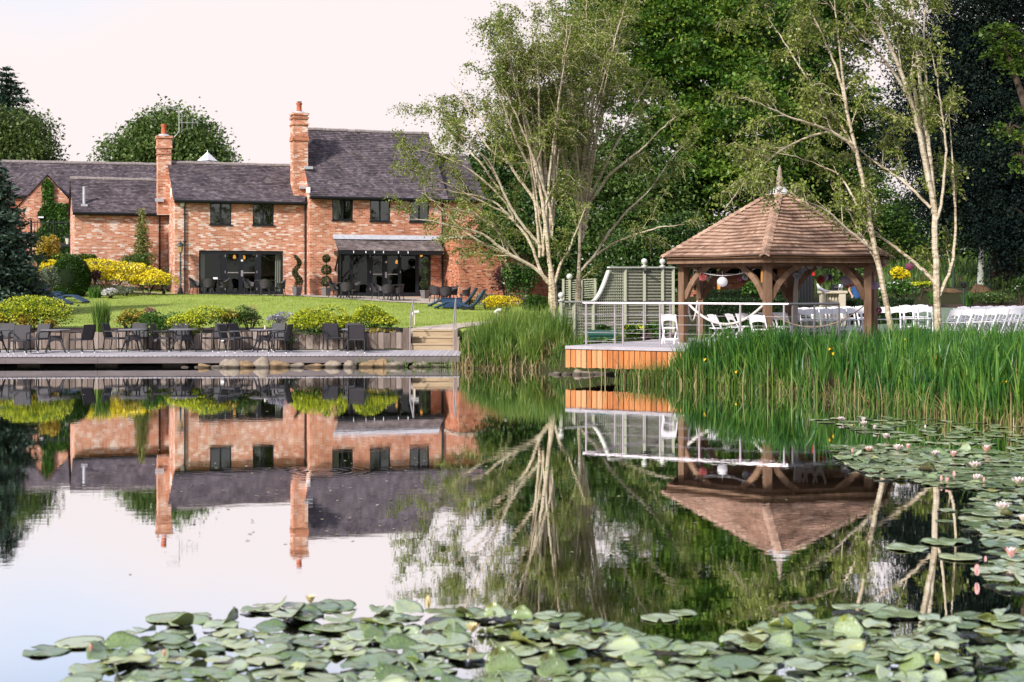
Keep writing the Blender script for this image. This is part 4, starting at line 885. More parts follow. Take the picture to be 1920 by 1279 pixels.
# deck under it
DE = [Vector((1.44, 37.7)), Vector((6.42, 35.05)), Vector((8.9, 36.4)), Vector((11.6, 39.2)), Vector((11.3, 42.6)), Vector((8.4, 44.2)), Vector((4.6, 43.4)), Vector((3.7, 41.0))]
gd = thing('cedar_deck', 'raised deck with upright orange cedar boards over the pond, below the gazebo', 'deck', (6, 39, 0))
b = MB(); c2v = lambda v, z: (v.x, v.y, z)
b.prism([c2v(v, .80) for v in DE], (0, 0, .07)); b.build('decking', DECKG, gd, world=True)
def skirt(p, q, z0, z1):
    d = (q-p); n = int(d.length/.15); d = d/n; nr = Vector((d.y, -d.x)).normalized()
    b = MB()
    for i in range(n):
        a = p+d*i+nr*random.uniform(.0, .012); c = p+d*(i+.88)+nr*random.uniform(.0, .012)
        b.prism([(a.x, a.y, z0+random.uniform(-.012, .012)), (c.x, c.y, z0+random.uniform(-.012, .012)), (c.x, c.y, z1), (a.x, a.y, z1)], (nr.x*.03, nr.y*.03, 0))
    return b
b = MB()
for p, q in ((DE[0], DE[1]), (DE[7], DE[0]), (DE[1], DE[3])):
    nr = Vector(((q-p).y, -(q-p).x)).normalized()*-.03; b.prism([(p.x+nr.x, p.y+nr.y, .33), (q.x+nr.x, q.y+nr.y, .33), (q.x+nr.x, q.y+nr.y, .78), (p.x+nr.x, p.y+nr.y, .78)], (nr.x*.6, nr.y*.6, 0))
b.build('gap_backing', DECKF, gd, world=True)  # backing sheet added so the gaps between the skirt boards read dark
skirt(DE[0], DE[1], .30, .79).build('skirt_board', CEDAR, gd, world=True); skirt(DE[7]+(DE[0]-DE[7])*.35, DE[0], .30, .79).build('skirt_board', CEDAR, gd, world=True); skirt(DE[1], DE[3], .30, .79).build('skirt_board', CEDAR, gd, world=True)
b = MB(); 
for p, q in ((DE[0], DE[1]), (DE[1], DE[2])):
    nr = Vector(((q-p).y, -(q-p).x)).normalized()*.045
    b.beam((p.x+nr.x, p.y+nr.y, .83), (q.x+nr.x, q.y+nr.y, .83), .05, .085)
b.build('edge_board', DECKG, gd, world=True)
for v in (DE[0].lerp(DE[1], .2)+Vector((.5, .8)), DE[0].lerp(DE[1], .6)+Vector((.5, .8))): MB().box((v.x-.08, v.y-.08, -.6), (v.x+.08, v.y+.08, .8)).build('pile', OAK, gd, world=True)
# steel railing
RZ = 2.0
rl = thing('steel_railing', 'steel post and wire railing round the gazebo deck', 'railing', (3.5, 37, .87))
dr1 = (DE[1]-DE[0]).normalized(); dr2 = (DE[7]-DE[0]).normalized(); c0 = DE[0]+dr1*.28+dr2*.38
def onl(o, dr, px):                    # point of a railing line at a picture column
    t = (px-960)/F; s = (t*o.y-o.x)/(dr.x-t*dr.y); return o+dr*s
fp = [onl(c0, dr1, px) for px in (1099, 1168, 1237.5, 1311, 1388, 1470)]; e1 = onl(c0, dr1, 1478)
dr3 = (DE[2]-DE[1]).normalized(); rp = [onl(e1, dr3, px) for px in (1486, 1527, 1573)]
sp_ = [onl(c0, dr2, px) for px in (1153, 1207, 1257)]
def post(v, m=STEEL): MB().tube([(v.x, v.y, .87), (v.x, v.y, RZ-.02)], .026, 8).build('post', m, rl, world=True)
for v in fp+sp_: post(v)
DST = plain('shaded steel', (.20, .19, .2), .35, .6, .6, var=.1)  # darker copy of the steel, shade of the right-hand rail put into the colour
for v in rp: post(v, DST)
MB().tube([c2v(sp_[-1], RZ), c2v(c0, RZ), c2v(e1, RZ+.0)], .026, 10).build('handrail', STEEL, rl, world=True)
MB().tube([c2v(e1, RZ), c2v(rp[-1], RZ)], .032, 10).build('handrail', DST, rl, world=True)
for i in range(4):
    z = .87+.11+.235*i; MB().tube([c2v(sp_[-1], z), c2v(c0, z), c2v(e1, z), c2v(rp[-1], z)], .0055, 5).build('wire', STEEL, rl, world=True)
# rope swags
def swag(p, q, sag, r, n=18): return [Vector(p).lerp(Vector(q), i/n)-Vector((0, 0, sag*4*(i/n)*(1-i/n))) for i in range(n+1)]
ROPE = plain('white rope', (.60, .54, .50), .9, .1, var=.15, scale=60)
TAN = plain('tan rope', (.36, .25, .19), .9, .1, var=.2, scale=60)
pL, pF, pR, pB = hx(5, PR-.02), hx(0, PR), hx(1, PR), hx(4, PR)
sw = swag((pL.x+.1, pL.y-.1, 1.98), (pF.x-.12, pF.y+.02, 1.93), .54, .03); tag(MB().tube(sw, .034, 8).build('rope_swag', ROPE, loc=sw[9], world=True, smooth=True), 'thick white rope sagging between the left and front gazebo posts', 'rope', 'rope swags on the gazebo')
sw = swag((pB.x-.1, pB.y-.1, 2.0), (pL.x+.12, pL.y+.12, 2.0), .55, .03); tag(MB().tube(sw, .026, 8).build('rope_swag', ROPE, loc=sw[9], world=True, smooth=True), 'short white rope loop beside the left gazebo post', 'rope', 'rope swags on the gazebo')
sw = swag((pF.x+.1, pF.y, 1.72), (pR.x-.1, pR.y, 1.92), .46, .03); tag(MB().tube(sw, .017, 8).build('rope_swag', TAN, loc=sw[9], world=True, smooth=True), 'thin tan rope sagging across the right side of the gazebo', 'rope', 'rope swags on the gazebo')
# string with pompoms and lanterns
ls = swag(at(1301, 506, 39.5), at(1416, 504, 38.2), .17, 0); tag(MB().tube(ls, .009, 5).build('light_string', WHITEP, loc=ls[9], world=True), 'thin white string drooping between the gazebo braces', 'string')
def pom(px, py, d, rpx, col, kind, lb, cat):
    p = at(px, py, d); r = rpx/F*d; m = PAL.get(col) or PAL.setdefault(col, leafmat('paper', [tuple(min(.85, c*1.0) for c in col), tuple(min(.88, c*1.3) for c in col)], .5, .9, .1)); R3 = np.random.default_rng(int(px))
    if kind == 'pom':
        n = 170; D = unit(R3.normal(size=(n, 3)))
        t = np.cross(D, R3.normal(size=(n, 3))); t = unit(t); V = []; 
        for i in range(n):
            c = D[i]*r*.35; e = D[i]*r*R3.uniform(.85, 1.05); s = t[i]*r*.3
            V += [c-s*.3, e-s, e+s, c+s*.3]
        o = np_mesh('paper_pompom', np.array(V)+np.array(p), np.arange(n*4).reshape(-1, 4), m, loc=p)
    else:
        b = MB(); k = 20; prof = []
        for i in range(k+1):
            a = PI*i/k; prof.append((max(.004, r*math.sin(a)*(1+.035*(i % 2))), -r*.96*math.cos(a)))
        b.lathe(p, prof, 18); o = b.build('paper_lantern', m, loc=p, world=True)
    tag(o, lb, cat, 'paper pompoms and lanterns in the gazebo')
    b = MB().tube([(0, 0, r*.9), (0, 0, r*.9+.16)], .006, 5); b.build('hanging_thread', WHITEP, o)
PAL = {}
PK, WHT, GRY, PUR, COR, LAV, PEA, ROS = (.62, .24, .25), (.74, .71, .76), (.30, .33, .34), (.26, .16, .27), (.58, .17, .15), (.40, .35, .42), (.70, .42, .36), (.45, .18, .24)
for a in [(1300, 523, 39.9, 7, PK, 'pom', 'rose pink paper pompom beside the left post', 'pompom'), (1318.5, 519.5, 39.4, 8, (.68, .28, .27), 'pom', 'bright pink pompom hanging from the string', 'pompom'), (1354.5, 528.5, 38.9, 9.8, WHT, 'ball', 'large white paper lantern below the string', 'lantern'),
          (1396, 506.5, 38.6, 5.6, GRY, 'ball', 'grey paper ball left of the front post', 'lantern'), (1397, 519.5, 38.7, 6, (.48, .50, .50), 'pom', 'silver grey pompom under the grey ball', 'pompom'), (1404, 498, 41.5, 5.5, PUR, 'ball', 'purple paper ball behind the front brace', 'lantern'), (1387, 523, 42.3, 5.5, ROS, 'ball', 'dusky pink paper ball far side of the gazebo', 'lantern'),
          (1538.5, 524.5, 42.0, 8, COR, 'pom', 'coral pompom left of the stone balustrade top', 'pompom'), (1547, 520, 42.3, 6, WHT, 'pom', 'white pompom behind the coral one', 'pompom'), (1555, 520.5, 42.4, 6.2, PUR, 'pom', 'purple pompom beside the white one', 'pompom'), (1586, 525, 39.4, 9.6, LAV, 'ball', 'large lavender paper lantern on the right of the gazebo', 'lantern'),
          (1596, 532, 43.0, 7, PEA, 'pom', 'peach pompom under the lavender lantern', 'pompom'), (1589, 536, 43.2, 5, (.66, .34, .3), 'pom', 'small salmon pompom lowest on the right', 'pompom'), (1565, 499, 42.5, 5.2, ROS, 'ball', 'small rose paper ball high on the right', 'lantern'), (1641, 535.5, 39.0, 8, (.40, .33, .42), 'ball', 'mauve paper lantern at the right gazebo post', 'lantern'), (1705, 500, 44, 7.5, (.36, .12, .20), 'ball', 'deep pink paper ball hanging in the birch', 'lantern'), (1332, 525, 43.2, 7, (.72, .62, .52), 'pom', 'cream pompom behind the inner left post', 'pompom'), (1656, 497, 39.2, 5, (.5, .3, .22), 'ball', 'small terracotta paper ball on the leaning birch', 'lantern'), (1648, 582, 39.2, 6, ROS, 'pom', 'dusky pink pompom low on the right gazebo post', 'pompom')]: pom(*a)
# voile drape tied to the inner post
VOILE = plain('ivory voile', (.50, .45, .42), .9, .1, var=.12)
b = MB(); d = 42.2
for k in range(6): b.tube([at(1489+k*2.6, 482, d), at(1491+k*1.4, 505, d-.03*(k % 2)), at(1493+k*.5, 517, d), at(1490+k*.8, 540, d-.03*(k % 2)), at(1488.5+k*1.1, 600, d), at(1488+k*1.2, 632, d)], .036, 6)
dr_ = b.build('voile_drape', VOILE, loc=at(1495, 632, d), world=True, smooth=True); tag(dr_, 'ivory voile drape tied round the inner gazebo post', 'drape')
p = at(1494.5, 516.5, d-.12); b = MB(); R3 = np.random.default_rng(2)
for k in range(26):
    q = Vector(R3.normal(size=3)).normalized()*.1; b.ball(p+q, .035, 6)
b.build('drape_flower', plain('grey flower', (.33, .36, .37), .8), dr_, world=True)
b = MB()
for x0, x1, d2 in ((1508, 1530, 42.5), (1527, 1546, 42.3), (1500, 1511, 42.6)):
    for k in range(4): b.tube(swag(at(x0-2, 480-k*1.2, d2), at(x1+2, 480-k*1.2, d2-.1), .25+.06*k, 0, 10), .035, 5)
tag(b.build('voile_swag', VOILE, loc=at(1525, 484, 42.4), world=True, smooth=True), 'grey voile looped under the gazebo roof beam', 'drape')
# ------------------------------------------------------------------ sage trellis fence
tf_ = thing('trellis_screen', 'sage green trellis screen with a sweeping curved shoulder left of the gazebo', 'trellis fence', (4, 45.2, .8))
TP = lambda px: Vector((xat(px, 44.4+(px-1050)*.0105), 44.4+(px-1050)*.0105))
def tz(py, px): return CZ-(py-HOR)/F*(44.4+(px-1050)*.0105)
def topz(px):                                 # top edge of the screen
    if px < 1108: return tz(565.5, px)
    if px < 1143: a = (px-1108)/35*PI/2; return tz(565.5-64*(1-math.cos(a)), px)
    return tz(501.5, px)
zb = .78
b = MB()
for px in np.arange(1052, 1171, 3.6):
    p = TP(px); b.beam((p.x, p.y, zb), (p.x, p.y, topz(px)-.03), .032, .014, up=(0, 1, 0))
for z in np.arange(zb+.06, 3.05, .092):
    run = [px for px in np.arange(1050, 1263, 2) if topz(px) > z+.03 and px < 1173]
    if len(run) > 1: a, c = TP(run[0]), TP(run[-1]); b.beam((a.x, a.y-.016, z), (c.x, c.y-.016, z), .014, .032)
for z in np.arange(zb+.06, 3.03, .10):
    a, c = TP(1173), TP(1261); b.beam((a.x, a.y-.016, z), (c.x, c.y-.016, z), .03, .045)
b.build('lattice', SAGE, tf_, world=True)
b = MB()
for px in (1052, 1076, 1112, 1172, 1208, 1242, 1262):
    p = TP(px); b.cbox((p.x-.05, p.y-.06, zb-.1), (p.x+.05, p.y+.03, topz(px)+(.03 if px in (1052, 1208, 1242) else -.03)), .008)
b.build('upright', SAGE, tf_, world=True)
CAPM = plain('sage cap', (.50, .50, .44), .5, .4, var=.1)
pts = [(TP(px).x, TP(px).y, topz(px)) for px in list(range(1050, 1108, 8))+list(range(1108, 1144, 3))]; b = MB()
for p, q in zip(pts[:-1], pts[1:]): b.beam(p, q, .17, .05)
p, q = TP(1141), TP(1263); b.beam((p.x, p.y, topz(1150)), (q.x, q.y, topz(1260)), .17, .05); b.build('capping', CAPM, tf_, world=True)
for px in (1052, 1208, 1242):
    p = TP(px); MB().lathe((p.x, p.y-.015, topz(px)+.02), [(.10, 0), (.10, .03), (.04, .05), (.045, .08), (.085, .12), (.10, .17), (.085, .23), (.04, .265), (.003, .275)], 14).build('ball_finial', CAPM, tf_, world=True, smooth=True)
p, q = TP(1172), TP(1208); b = MB().box((q.x-.02, q.y-.09, tz(507, 1208)), (q.x+.22, q.y-.07, tz(512, 1208))); b.build('hinge', BLACKP, tf_, world=True)
# a backing board of the right-hand panels
b = MB(); a, c = TP(1172), TP(1262); b.beam((a.x, a.y+.02, 1.95), (c.x, c.y+.06, 1.95), .012, 2.1); b.build('panel', plain('sage board', (.32, .325, .235), .7, .2), tf_, world=True)
tb = thing('trellis_gate', 'small sage trellis gate with a ball finial between the birch trunks', 'trellis fence', at(1070, 560, 62))
b = MB(); d = 62
for y in np.arange(527, 564, 4.2): b.beam(at(1056, y, d), at(1118, y-4, d), .02, .045)
for x in (1056, 1068, 1090, 1116): b.beam(at(x, 523, d-.05), at(x, 575, d-.05), .1, .1)
b.build('lattice', SAGE, tb, world=True); p = at(1068, 519, d-.05); MB().ball(p, .14, 12).build('ball_finial', CAPM, tb, world=True)
# green planter trough on the deck
x0, x1, d = xat(1103, 40.6), xat(1158, 40.6), 40.7
pl = thing('planter', 'dark green planter trough on the deck behind the railing', 'planter', ((x0+x1)/2, d, .86)); zt_ = CZ-(619-HOR)/F*d; zb_ = CZ-(640-HOR)/F*d
MB().cbox((x0+.06, d-.16, .86), (x1-.06, d+.16, zt_-.1), .01).build('trough', GREENP, pl, world=True); MB().cbox((x0, d-.2, zt_-.16), (x1, d+.2, zt_), .012).build('rim', GREENP, pl, world=True)
# ------------------------------------------------------------------ white folding chairs
def folding_chair():
    t = thing('folding_chair', 'x', 'chair')
    for s in (-1, 1):
        MB().beam((s*.20, .20, .80), (s*.20, -.24, 0), .024, .04, up=(1, 0, 0)).build('frame_bar', WHITEP, t)
        MB().beam((s*.17, -.12, .43), (s*.17, .27, 0), .022, .035, up=(1, 0, 0)).build('leg', WHITEP, t)
    MB().cbox((-.18, -.20, .42), (.18, .17, .45), .01).build('seat', WHITEP, t)
    b = MB(); n = 8; vs = []
    for i in range(n+1):
        x = -.20+.4*i/n; k = 1-(2*i/n-1)**2; yy = lambda z: .20-(.80-z)*.55
        for z in (.775+.045*k, .60+.045*k): vs += [(x, yy(z)-.012, z), (x, yy(z)+.012, z)]
    fs = []
    for i in range(n): k = 4*i; fs += [(k, k+4, k+6, k+2), (k+1, k+3, k+7, k+5), (k, k+1, k+5, k+4), (k+2, k+6, k+7, k+3)]
    fs += [(0, 2, 3, 1), (4*n, 4*n+1, 4*n+3, 4*n+2)]
    b.add(vs, fs).build('backrest', WHITEP, t)
    b = MB().beam((-.19, -.02-.09, .14), (.19, -.11, .14), .02, .03).beam((-.16, .17, .12), (.16, .17, .12), .02, .03); b.build('stretcher', WHITEP, t)
    return t
fc = folding_chair(); GRP = 'white folding chairs in rows beyond the gazebo'
for i, (px, d, rz, lb) in enumerate([(1256, 38.9, 160, 'white folding chair on the deck beside the left gazebo post'), (1346, 38.6, 112, 'white folding chair seen edge on inside the gazebo'), (1378, 39.6, 108, 'white folding chair edge on behind the first edge on one'), (1399, 40.3, 30, 'white folding chair half hidden behind the front post side'), (1424, 37.4, 12, 'white folding chair facing the pond in front of the gazebo post'), (1455, 38.2, 75, 'white folding chair right of the front gazebo post'), (1470, 39.9, 20, 'white folding chair far side right of the front post')]):
    loc = (xat(px, d), d, .872)
    if i == 0: fc.location = loc; fc.rotation_euler.z = math.radians(rz); fc['label'] = lb; fc['group'] = 'white folding chairs at the gazebo'
    else: dup(fc, loc, math.radians(rz), lb)
back = 'white folding chair facing the pond in the row seen through the gazebo'; right = 'white folding chair slanting left in the rows at the right edge'; mid = 'white folding chair in the short row between the birch trunks'
def put(px, d, rz, lb):
    x = xat(px, d); dup(fc, (x, d, gz(x, d)+.03), math.radians(rz+random.uniform(-4, 4)), lb, group=GRP)
for px in (1500, 1526, 1552, 1578, 1604, 1630): put(px+random.uniform(-2, 2), 44.6, 2, back)
for px in (1512, 1539, 1566, 1592, 1618): put(px+random.uniform(-2, 2), 45.8, 2, back)
for px in (1655, 1682, 1709, 1735): put(px, 44.2, -12, mid)
for px in (1700, 1727): put(px, 45.4, -14, mid)
for r_, d in enumerate((41.0, 42.1, 43.2)):
    for k in range(8): put(1783+r_*9+k*23+random.uniform(-2, 2), d+.04*k, -58, right)
# white bench table with crossed legs seen through the gazebo
p = at(1461, 600, 44.5); gzz = gz(p.x, p.y)
tw = thing('white_table', 'white trestle table with crossed legs behind the front gazebo post', 'table', (p.x, p.y, gzz))
MB().cbox((-.62, -.3, .70), (.62, .3, .74), .01).build('tabletop', WHITEP, tw); MB().box((-.6, -.28, .52), (.6, -.26, .70)).build('cloth', WHITEP, tw)
for s in (-1, 1): MB().beam((s*.5, -.25, 0), (s*.5, .25, .7), .03, .03).beam((s*.5, .25, 0), (s*.5, -.25, .7), .03, .03).build('crossed_legs', WHITEP, tw)
# ------------------------------------------------------------------ beyond the gazebo
d = 50.0; p = at(1560, 590, d); gzz = gz(p.x, p.y); zt_ = CZ-(548-HOR)/F*d
ba = thing('stone_balustrade', 'pale stone balustrade beyond the gazebo', 'balustrade', (p.x, p.y, gzz)); x0, x1 = xat(1538, d)-p.x, xat(1584, d)-p.x; hT = zt_-gzz
BST = plain('buff stone', (.50, .43, .33), .85, .2, var=.15, scale=6)
MB().cbox((x0-.06, -.2, hT-.05), (x1+.06, .2, hT+.05), .015).build('coping', BST, ba); MB().cbox((x1-.24, -.17, 0), (x1, .17, hT-.05), .01).build('pier', BST, ba); MB().cbox((x0, -.17, 0), (x0+.16, .17, hT-.05), .01).build('pier', BST, ba)
MB().cbox((x0+.16, -.12, 0), (x1-.24, .12, hT-.48), .01).build('plinth', BST, ba)
for k in range(4):
    xx = x0+.24+k*(x1-.24-x0-.30)/3; MB().lathe((xx, 0, hT-.48), [(.06, 0), (.045, .05), (.065, .16), (.05, .24), (.03, .34), (.055, .43)], 10).build('baluster', BST, ba, smooth=True)
# hedges
HEDGE = leafmat('box hedge', [(.008, .02, .006), (.02, .05, .012), (.045, .09, .02)])
def hedge(name, px0, px1, d, top, th, lb):
    x0, x1 = xat(px0, d), xat(px1, d); zt = CZ-(top-HOR)/F*d; R3 = np.random.default_rng(int(px0)); z0 = gz((x0+x1)/2, d)-.1
    n = int((x1-x0)*(zt-z0)*520+ (x1-x0)*th*400); f = R3.random(n); P = np.stack([R3.uniform(x0, x1, n), np.where(f < .65, d-th/2+R3.normal(0, .03, n), R3.uniform(d-th/2, d+th/2, n)), np.where(f < .65, R3.uniform(z0, zt, n), zt+R3.normal(0, .025, n))], 1)
    root = thing(name, lb, 'hedge', ((x0+x1)/2, d, z0)); MB().box((x0+.05, d-th/2+.06, z0), (x1-.05, d+th/2-.05, zt-.05)).build('stems', plain('hedge core', (.012, .02, .008), .9, .1), root, world=True)  # the box is a solid dark core inside the leaves, not separate stems
    leafmesh('foliage', P, .07, HEDGE, root, .6, .4, r=R3); return root
hedge('box_hedge', 1318, 1480, 56, 545, .8, 'dark clipped box hedge seen through the left side of the gazebo'); hedge('box_hedge', 1574, 1712, 51, 561, .7, 'dark clipped box hedge behind the white chairs'); hedge('box_hedge', 1322, 1500, 47.5, 561, .6, 'low dark hedge just behind the gazebo')
# brick pavilion
pv = thing('brick_pavilion', 'brick pavilion with orange timber posts seen through the gazebo', 'building', at(1390, 560, 74)); d = 74
bx = lambda a, b_: (at(a[0], a[1], a[2]), at(b_[0], b_[1], b_[2]))
z0 = 1.4
def pbox(px0, px1, y0, y1, d0, d1, nm, m):
    MB().box((xat(px0, d0), d0, CZ-(y1-HOR)/F*d0), (xat(px1, d0), d1, CZ-(y0-HOR)/F*d0)).build(nm, m, pv, world=True)
pbox(1280, 1500, 514, 575, 76, 76.3, 'wall', BRICK_R); pbox(1280, 1500, 470, 513, 78.5, 78.8, 'back_wall', DARKIN); pbox(1418, 1458, 480, 575, 75.5, 75.9, 'painted_opening', DARKIN); pbox(1458, 1500, 470, 575, 75.3, 75.7, 'wall', BRICK_R)  # near-black slabs paint the darkness of the pavilion opening and interior
ORG = plain('orange timber', (.62, .26, .04), .6, .3, var=.15)
for px in (1348, 1430): pbox(px-2.6, px+2.6, 497, 552, 74, 74.15, 'post', ORG)
pbox(1270, 1510, 440, 496, 73.6, 79, 'roof', TILE); 
# table inside pavilion
t = thing('pub_table', 'small dark table in front of the pavilion wall', 'table', at(1399, 556, 73)); b = MB().beam(at(1386, 541.5, 73), at(1411, 541.5, 73), .6, .07); b.build('tabletop', BLACKP, t, world=True)
for px in (1391, 1403): MB().beam(at(px, 543, 73), at(px, 560, 73), .06, .06).build('leg', BLACKP, t, world=True)
# black stage backdrop, red cloth, urn and case
t = thing('black_screen', 'tall black cloth screen behind the inner gazebo post', 'screen', at(1511, 575, 48.5)); d = 48.5
b = MB(); n = 9
for k in range(n): b.tube([at(1500+k*2.8, 494, d+.03*(k % 2)), at(1500+k*2.8, 576, d+.03*(k % 2))], .034, 6)
b.build('cloth', BLACKP, t, world=True)
for px in (1499, 1524): MB().tube([at(px, 492, d+.08), at(px, 582, d+.08)], .03, 6).build('pole', BLACKP, t, world=True)
b = MB()
for k in range(3): b.tube([at(1523.5+k*1.4, 498, 48.2), at(1524+k*1.2, 517, 48.2)], .02, 6)
tag(b.build('red_cloth', plain('red cloth', (.55, .015, .02), .8, .2), loc=at(1525, 517, 48.2), world=True), 'narrow bright red cloth hanging beside the black screen', 'cloth')
p = at(1575.5, 543.5, 49.9); t = thing('steel_urn', 'shiny steel urn standing on the stone balustrade', 'urn', (p.x, p.y, zt_+.05)); MB().lathe((0, 0, 0), [(.07, 0), (.085, .02), (.085, .2), (.06, .23)], 14).build('body', plain('chrome', (.7, .7, .72), .12, .6, 1), t, smooth=True); MB().lathe((0, 0, .23), [(.06, 0), (.05, .04), (.012, .05), (.012, .08)], 12).build('lid', BLACKP, t)
p = at(1566, 543, 50.15); t = thing('equipment_case', 'black equipment case on top of the stone balustrade', 'case', (p.x-.02, 50.12, zt_+.05)); MB().cbox((-.14, -.12, 0), (.2, .1, .2), .012).build('body', BLACKP, t); MB().tube([(-.05, -.13, .12), (-.05, -.16, .13), (.09, -.16, .13), (.09, -.13, .12)], .008, 5).build('handle', STEEL, t)
b = MB().tube([at(1532, 532, 49.5), at(1536, 541, 49.5), at(1546, 546, 49.5), at(1556, 546.3, 49.5)], [.02, .07, .06, .02], 8); tag(b.build('white_ribbon', WHITEP, loc=at(1545, 546, 49.5), world=True, smooth=True), 'curled white sash lying on the balustrade', 'ribbon')
# guest standing among the plants
SKIN = plain('skin', (.50, .28, .2), .6, .3, var=.05)
def person(px, d, lb):
    x = xat(px, d); g = gz(x, d); t = thing('person', lb, 'person', (x, d, g)); k = (CZ-(512-HOR)/F*d-g)/1.72
    J = {'pel': (0, 0, .95), 'wa': (0, .01, 1.1), 'ch': (0, .02, 1.32), 'nk': (0, .01, 1.47), 'hd': (0, -.01, 1.58), 'tp': (0, 0, 1.68),
         'sl': (-.18, .02, 1.40), 'el': (-.25, .04, 1.13), 'wl': (-.2, -.12, .98), 'sr': (.18, .02, 1.40), 'er': (.26, .02, 1.13), 'wr': (.22, -.14, 1.0),
         'hl': (-.1, 0, .9), 'kl': (-.11, -.02, .5), 'al': (-.11, .03, .08), 'fl': (-.12, -.13, .04), 'hr': (.1, 0, .9), 'kr': (.11, -.02, .5), 'ar': (.11, .03, .08), 'fr': (.12, -.13, .04)}
    Rd = dict(pel=.15, wa=.125, ch=.15, nk=.055, hd=.095, tp=.07, sl=.06, el=.045, wl=.032, sr=.06, er=.045, wr=.032, hl=.09, kl=.06, al=.04, fl=.035, hr=.09, kr=.06, ar=.04, fr=.035)
    E = ['pel wa', 'wa ch', 'ch nk', 'nk hd', 'hd tp', 'ch sl', 'sl el', 'el wl', 'ch sr', 'sr er', 'er wr', 'pel hl', 'hl kl', 'kl al', 'al fl', 'pel hr', 'hr kr', 'kr ar', 'ar fr']
    for s, sg in (('l', -1), ('r', 1)):              # palm, four fingers and a thumb on each hand
        w_ = Vector(J['w'+s]); J['p'+s] = tuple(w_+Vector((0, -.05, -.035))); Rd['p'+s] = .024; E.append(f'w{s} p{s}')
        for i, ln in enumerate((.062, .074, .068, .052)):
            a = w_+Vector((sg*(.027-.018*i), -.085, -.055)); b_ = a+Vector((0, -ln*.5, -ln*.35)); c_ = b_+Vector((0, -ln*.2, -ln*.45))
            for n, q, r_ in ((f'a{s}{i}', a, .0095), (f'b{s}{i}', b_, .009), (f'c{s}{i}', c_, .0075)): J[n] = tuple(q); Rd[n] = r_
            E += [f'p{s} a{s}{i}', f'a{s}{i} b{s}{i}', f'b{s}{i} c{s}{i}']
        a = w_+Vector((-sg*.04, -.05, -.03)); b_ = a+Vector((-sg*.012, -.035, -.012)); J['t'+s] = tuple(a); J['u'+s] = tuple(b_); Rd['t'+s] = .011; Rd['u'+s] = .0085; E += [f'p{s} t{s}', f't{s} u{s}']
    ks = list(J); me = bpy.data.meshes.new('body'); me.from_pydata([tuple(c*k for c in J[n]) for n in ks], [tuple(ks.index(q) for q in e.split()) for e in E], [])
    o = link_mesh('body', me, SKIN, t); mo = o.modifiers.new('skin', 'SKIN'); o.modifiers.new('sub', 'SUBSURF').render_levels = 2
    for i, n in enumerate(ks): me.skin_vertices[0].data[i].radius = (Rd[n]*k, Rd[n]*k*.85); me.skin_vertices[0].data[i].use_root = n == 'pel'
    MB().lathe((0, .01, .80*k), [(.20, 0), (.19, .15), (.165, .3), (.19, .5), (.19, .58), (.09, .67)], 16).build('top', plain('blue blouse', (.02, .07, .19), .8, .2, var=.15), t, smooth=True)
    MB().lathe((0, .02, 0.08*k), [(.22, 0), (.23, .3), (.20, .75)], 16).build('skirt', BLACKP, t, smooth=True)
    MB().tube([(0, -.078, 1.62*k), (0, -.108, 1.585*k), (0, -.085, 1.575*k)], [.008, .014, .008], 6).build('nose', SKIN, t)
    for sg in (-1, 1): MB().ball((sg*.034, -.078, 1.612*k), .011, 8).build('eye', plain('dark eye', (.03, .02, .015), .3, .5), t); MB().ball((sg*.097, .0, 1.595*k), .022, 8).build('ear', SKIN, t)
    MB().tube([(-.024, -.083, 1.545*k), (0, -.091, 1.543*k), (.024, -.083, 1.545*k)], .006, 5).build('mouth', plain('lips', (.42, .14, .12), .5, .3), t)
    b = MB(); R3 = np.random.default_rng(4)
    for i in range(60):
        a = R3.uniform(-.5, PI+.5); b.tube([(0, .0, 1.70*k), (math.cos(a)*.09, .02+math.sin(a)*.08, 1.66*k), (math.cos(a)*.115, .03+math.sin(a)*.1, 1.55*k), (math.cos(a)*.12, .04+math.sin(a)*.1, 1.40*k)], [.02, .025, .022, .008], 5)
    b.build('hair', plain('auburn hair', (.32, .13, .05), .6, .4, var=.3, scale=30), t)
person(1606, 52, 'person in a dark blue top with auburn hair beyond the gazebo')
# ------------------------------------------------------------------ birches
m, nt, bs, L = mat0('birch bark'); bs.inputs['Roughness'].default_value = .75; bs.inputs['Specular IOR Level'].default_value = .2
tc = nn(nt, 'ShaderNodeTexCoord'); mp = nn(nt, 'ShaderNodeMapping'); mp.inputs['Scale'].default_value = (5, 5, 16); L(tc.outputs['Object'], mp.inputs[0])
n1 = nn(nt, 'ShaderNodeTexNoise', i_Scale=1.0, i_Detail=4.0, i_Roughness=.7); L(mp.outputs[0], n1.inputs['Vector'])
n2 = nn(nt, 'ShaderNodeTexNoise', i_Scale=1.1, i_Detail=3.0); L(tc.outputs['Object'], n2.inputs['Vector'])
ma = nn(nt, 'ShaderNodeMath', operation='MULTIPLY_ADD', i_1=.55, i_2=-.22); L(n2.outputs['Fac'], ma.inputs[0]); sm = nn(nt, 'ShaderNodeMath', operation='ADD'); L(n1.outputs['Fac'], sm.inputs[0]); L(ma.outputs[0], sm.inputs[1])
r = ramp(nt, [(.33, (.07, .05, .035)), (.42, (.24, .18, .11)), (.55, (.46, .38, .265)), (.75, (.62, .545, .43))]); L(sm.outputs[0], r.inputs[0]); L(r.outputs[0], bs.inputs['Base Color'])
bp = nn(nt, 'ShaderNodeBump', i_Strength=.4, i_Distance=.02); L(n1.outputs['Fac'], bp.inputs['Height']); L(bp.outputs[0], bs.inputs['Normal'])
BARKW = m
BARKD = plain('dark bark', (.075, .055, .04), .9, .1, var=.4, scale=4, bump=.6, bscale=12, stretch=(1, 1, .3))
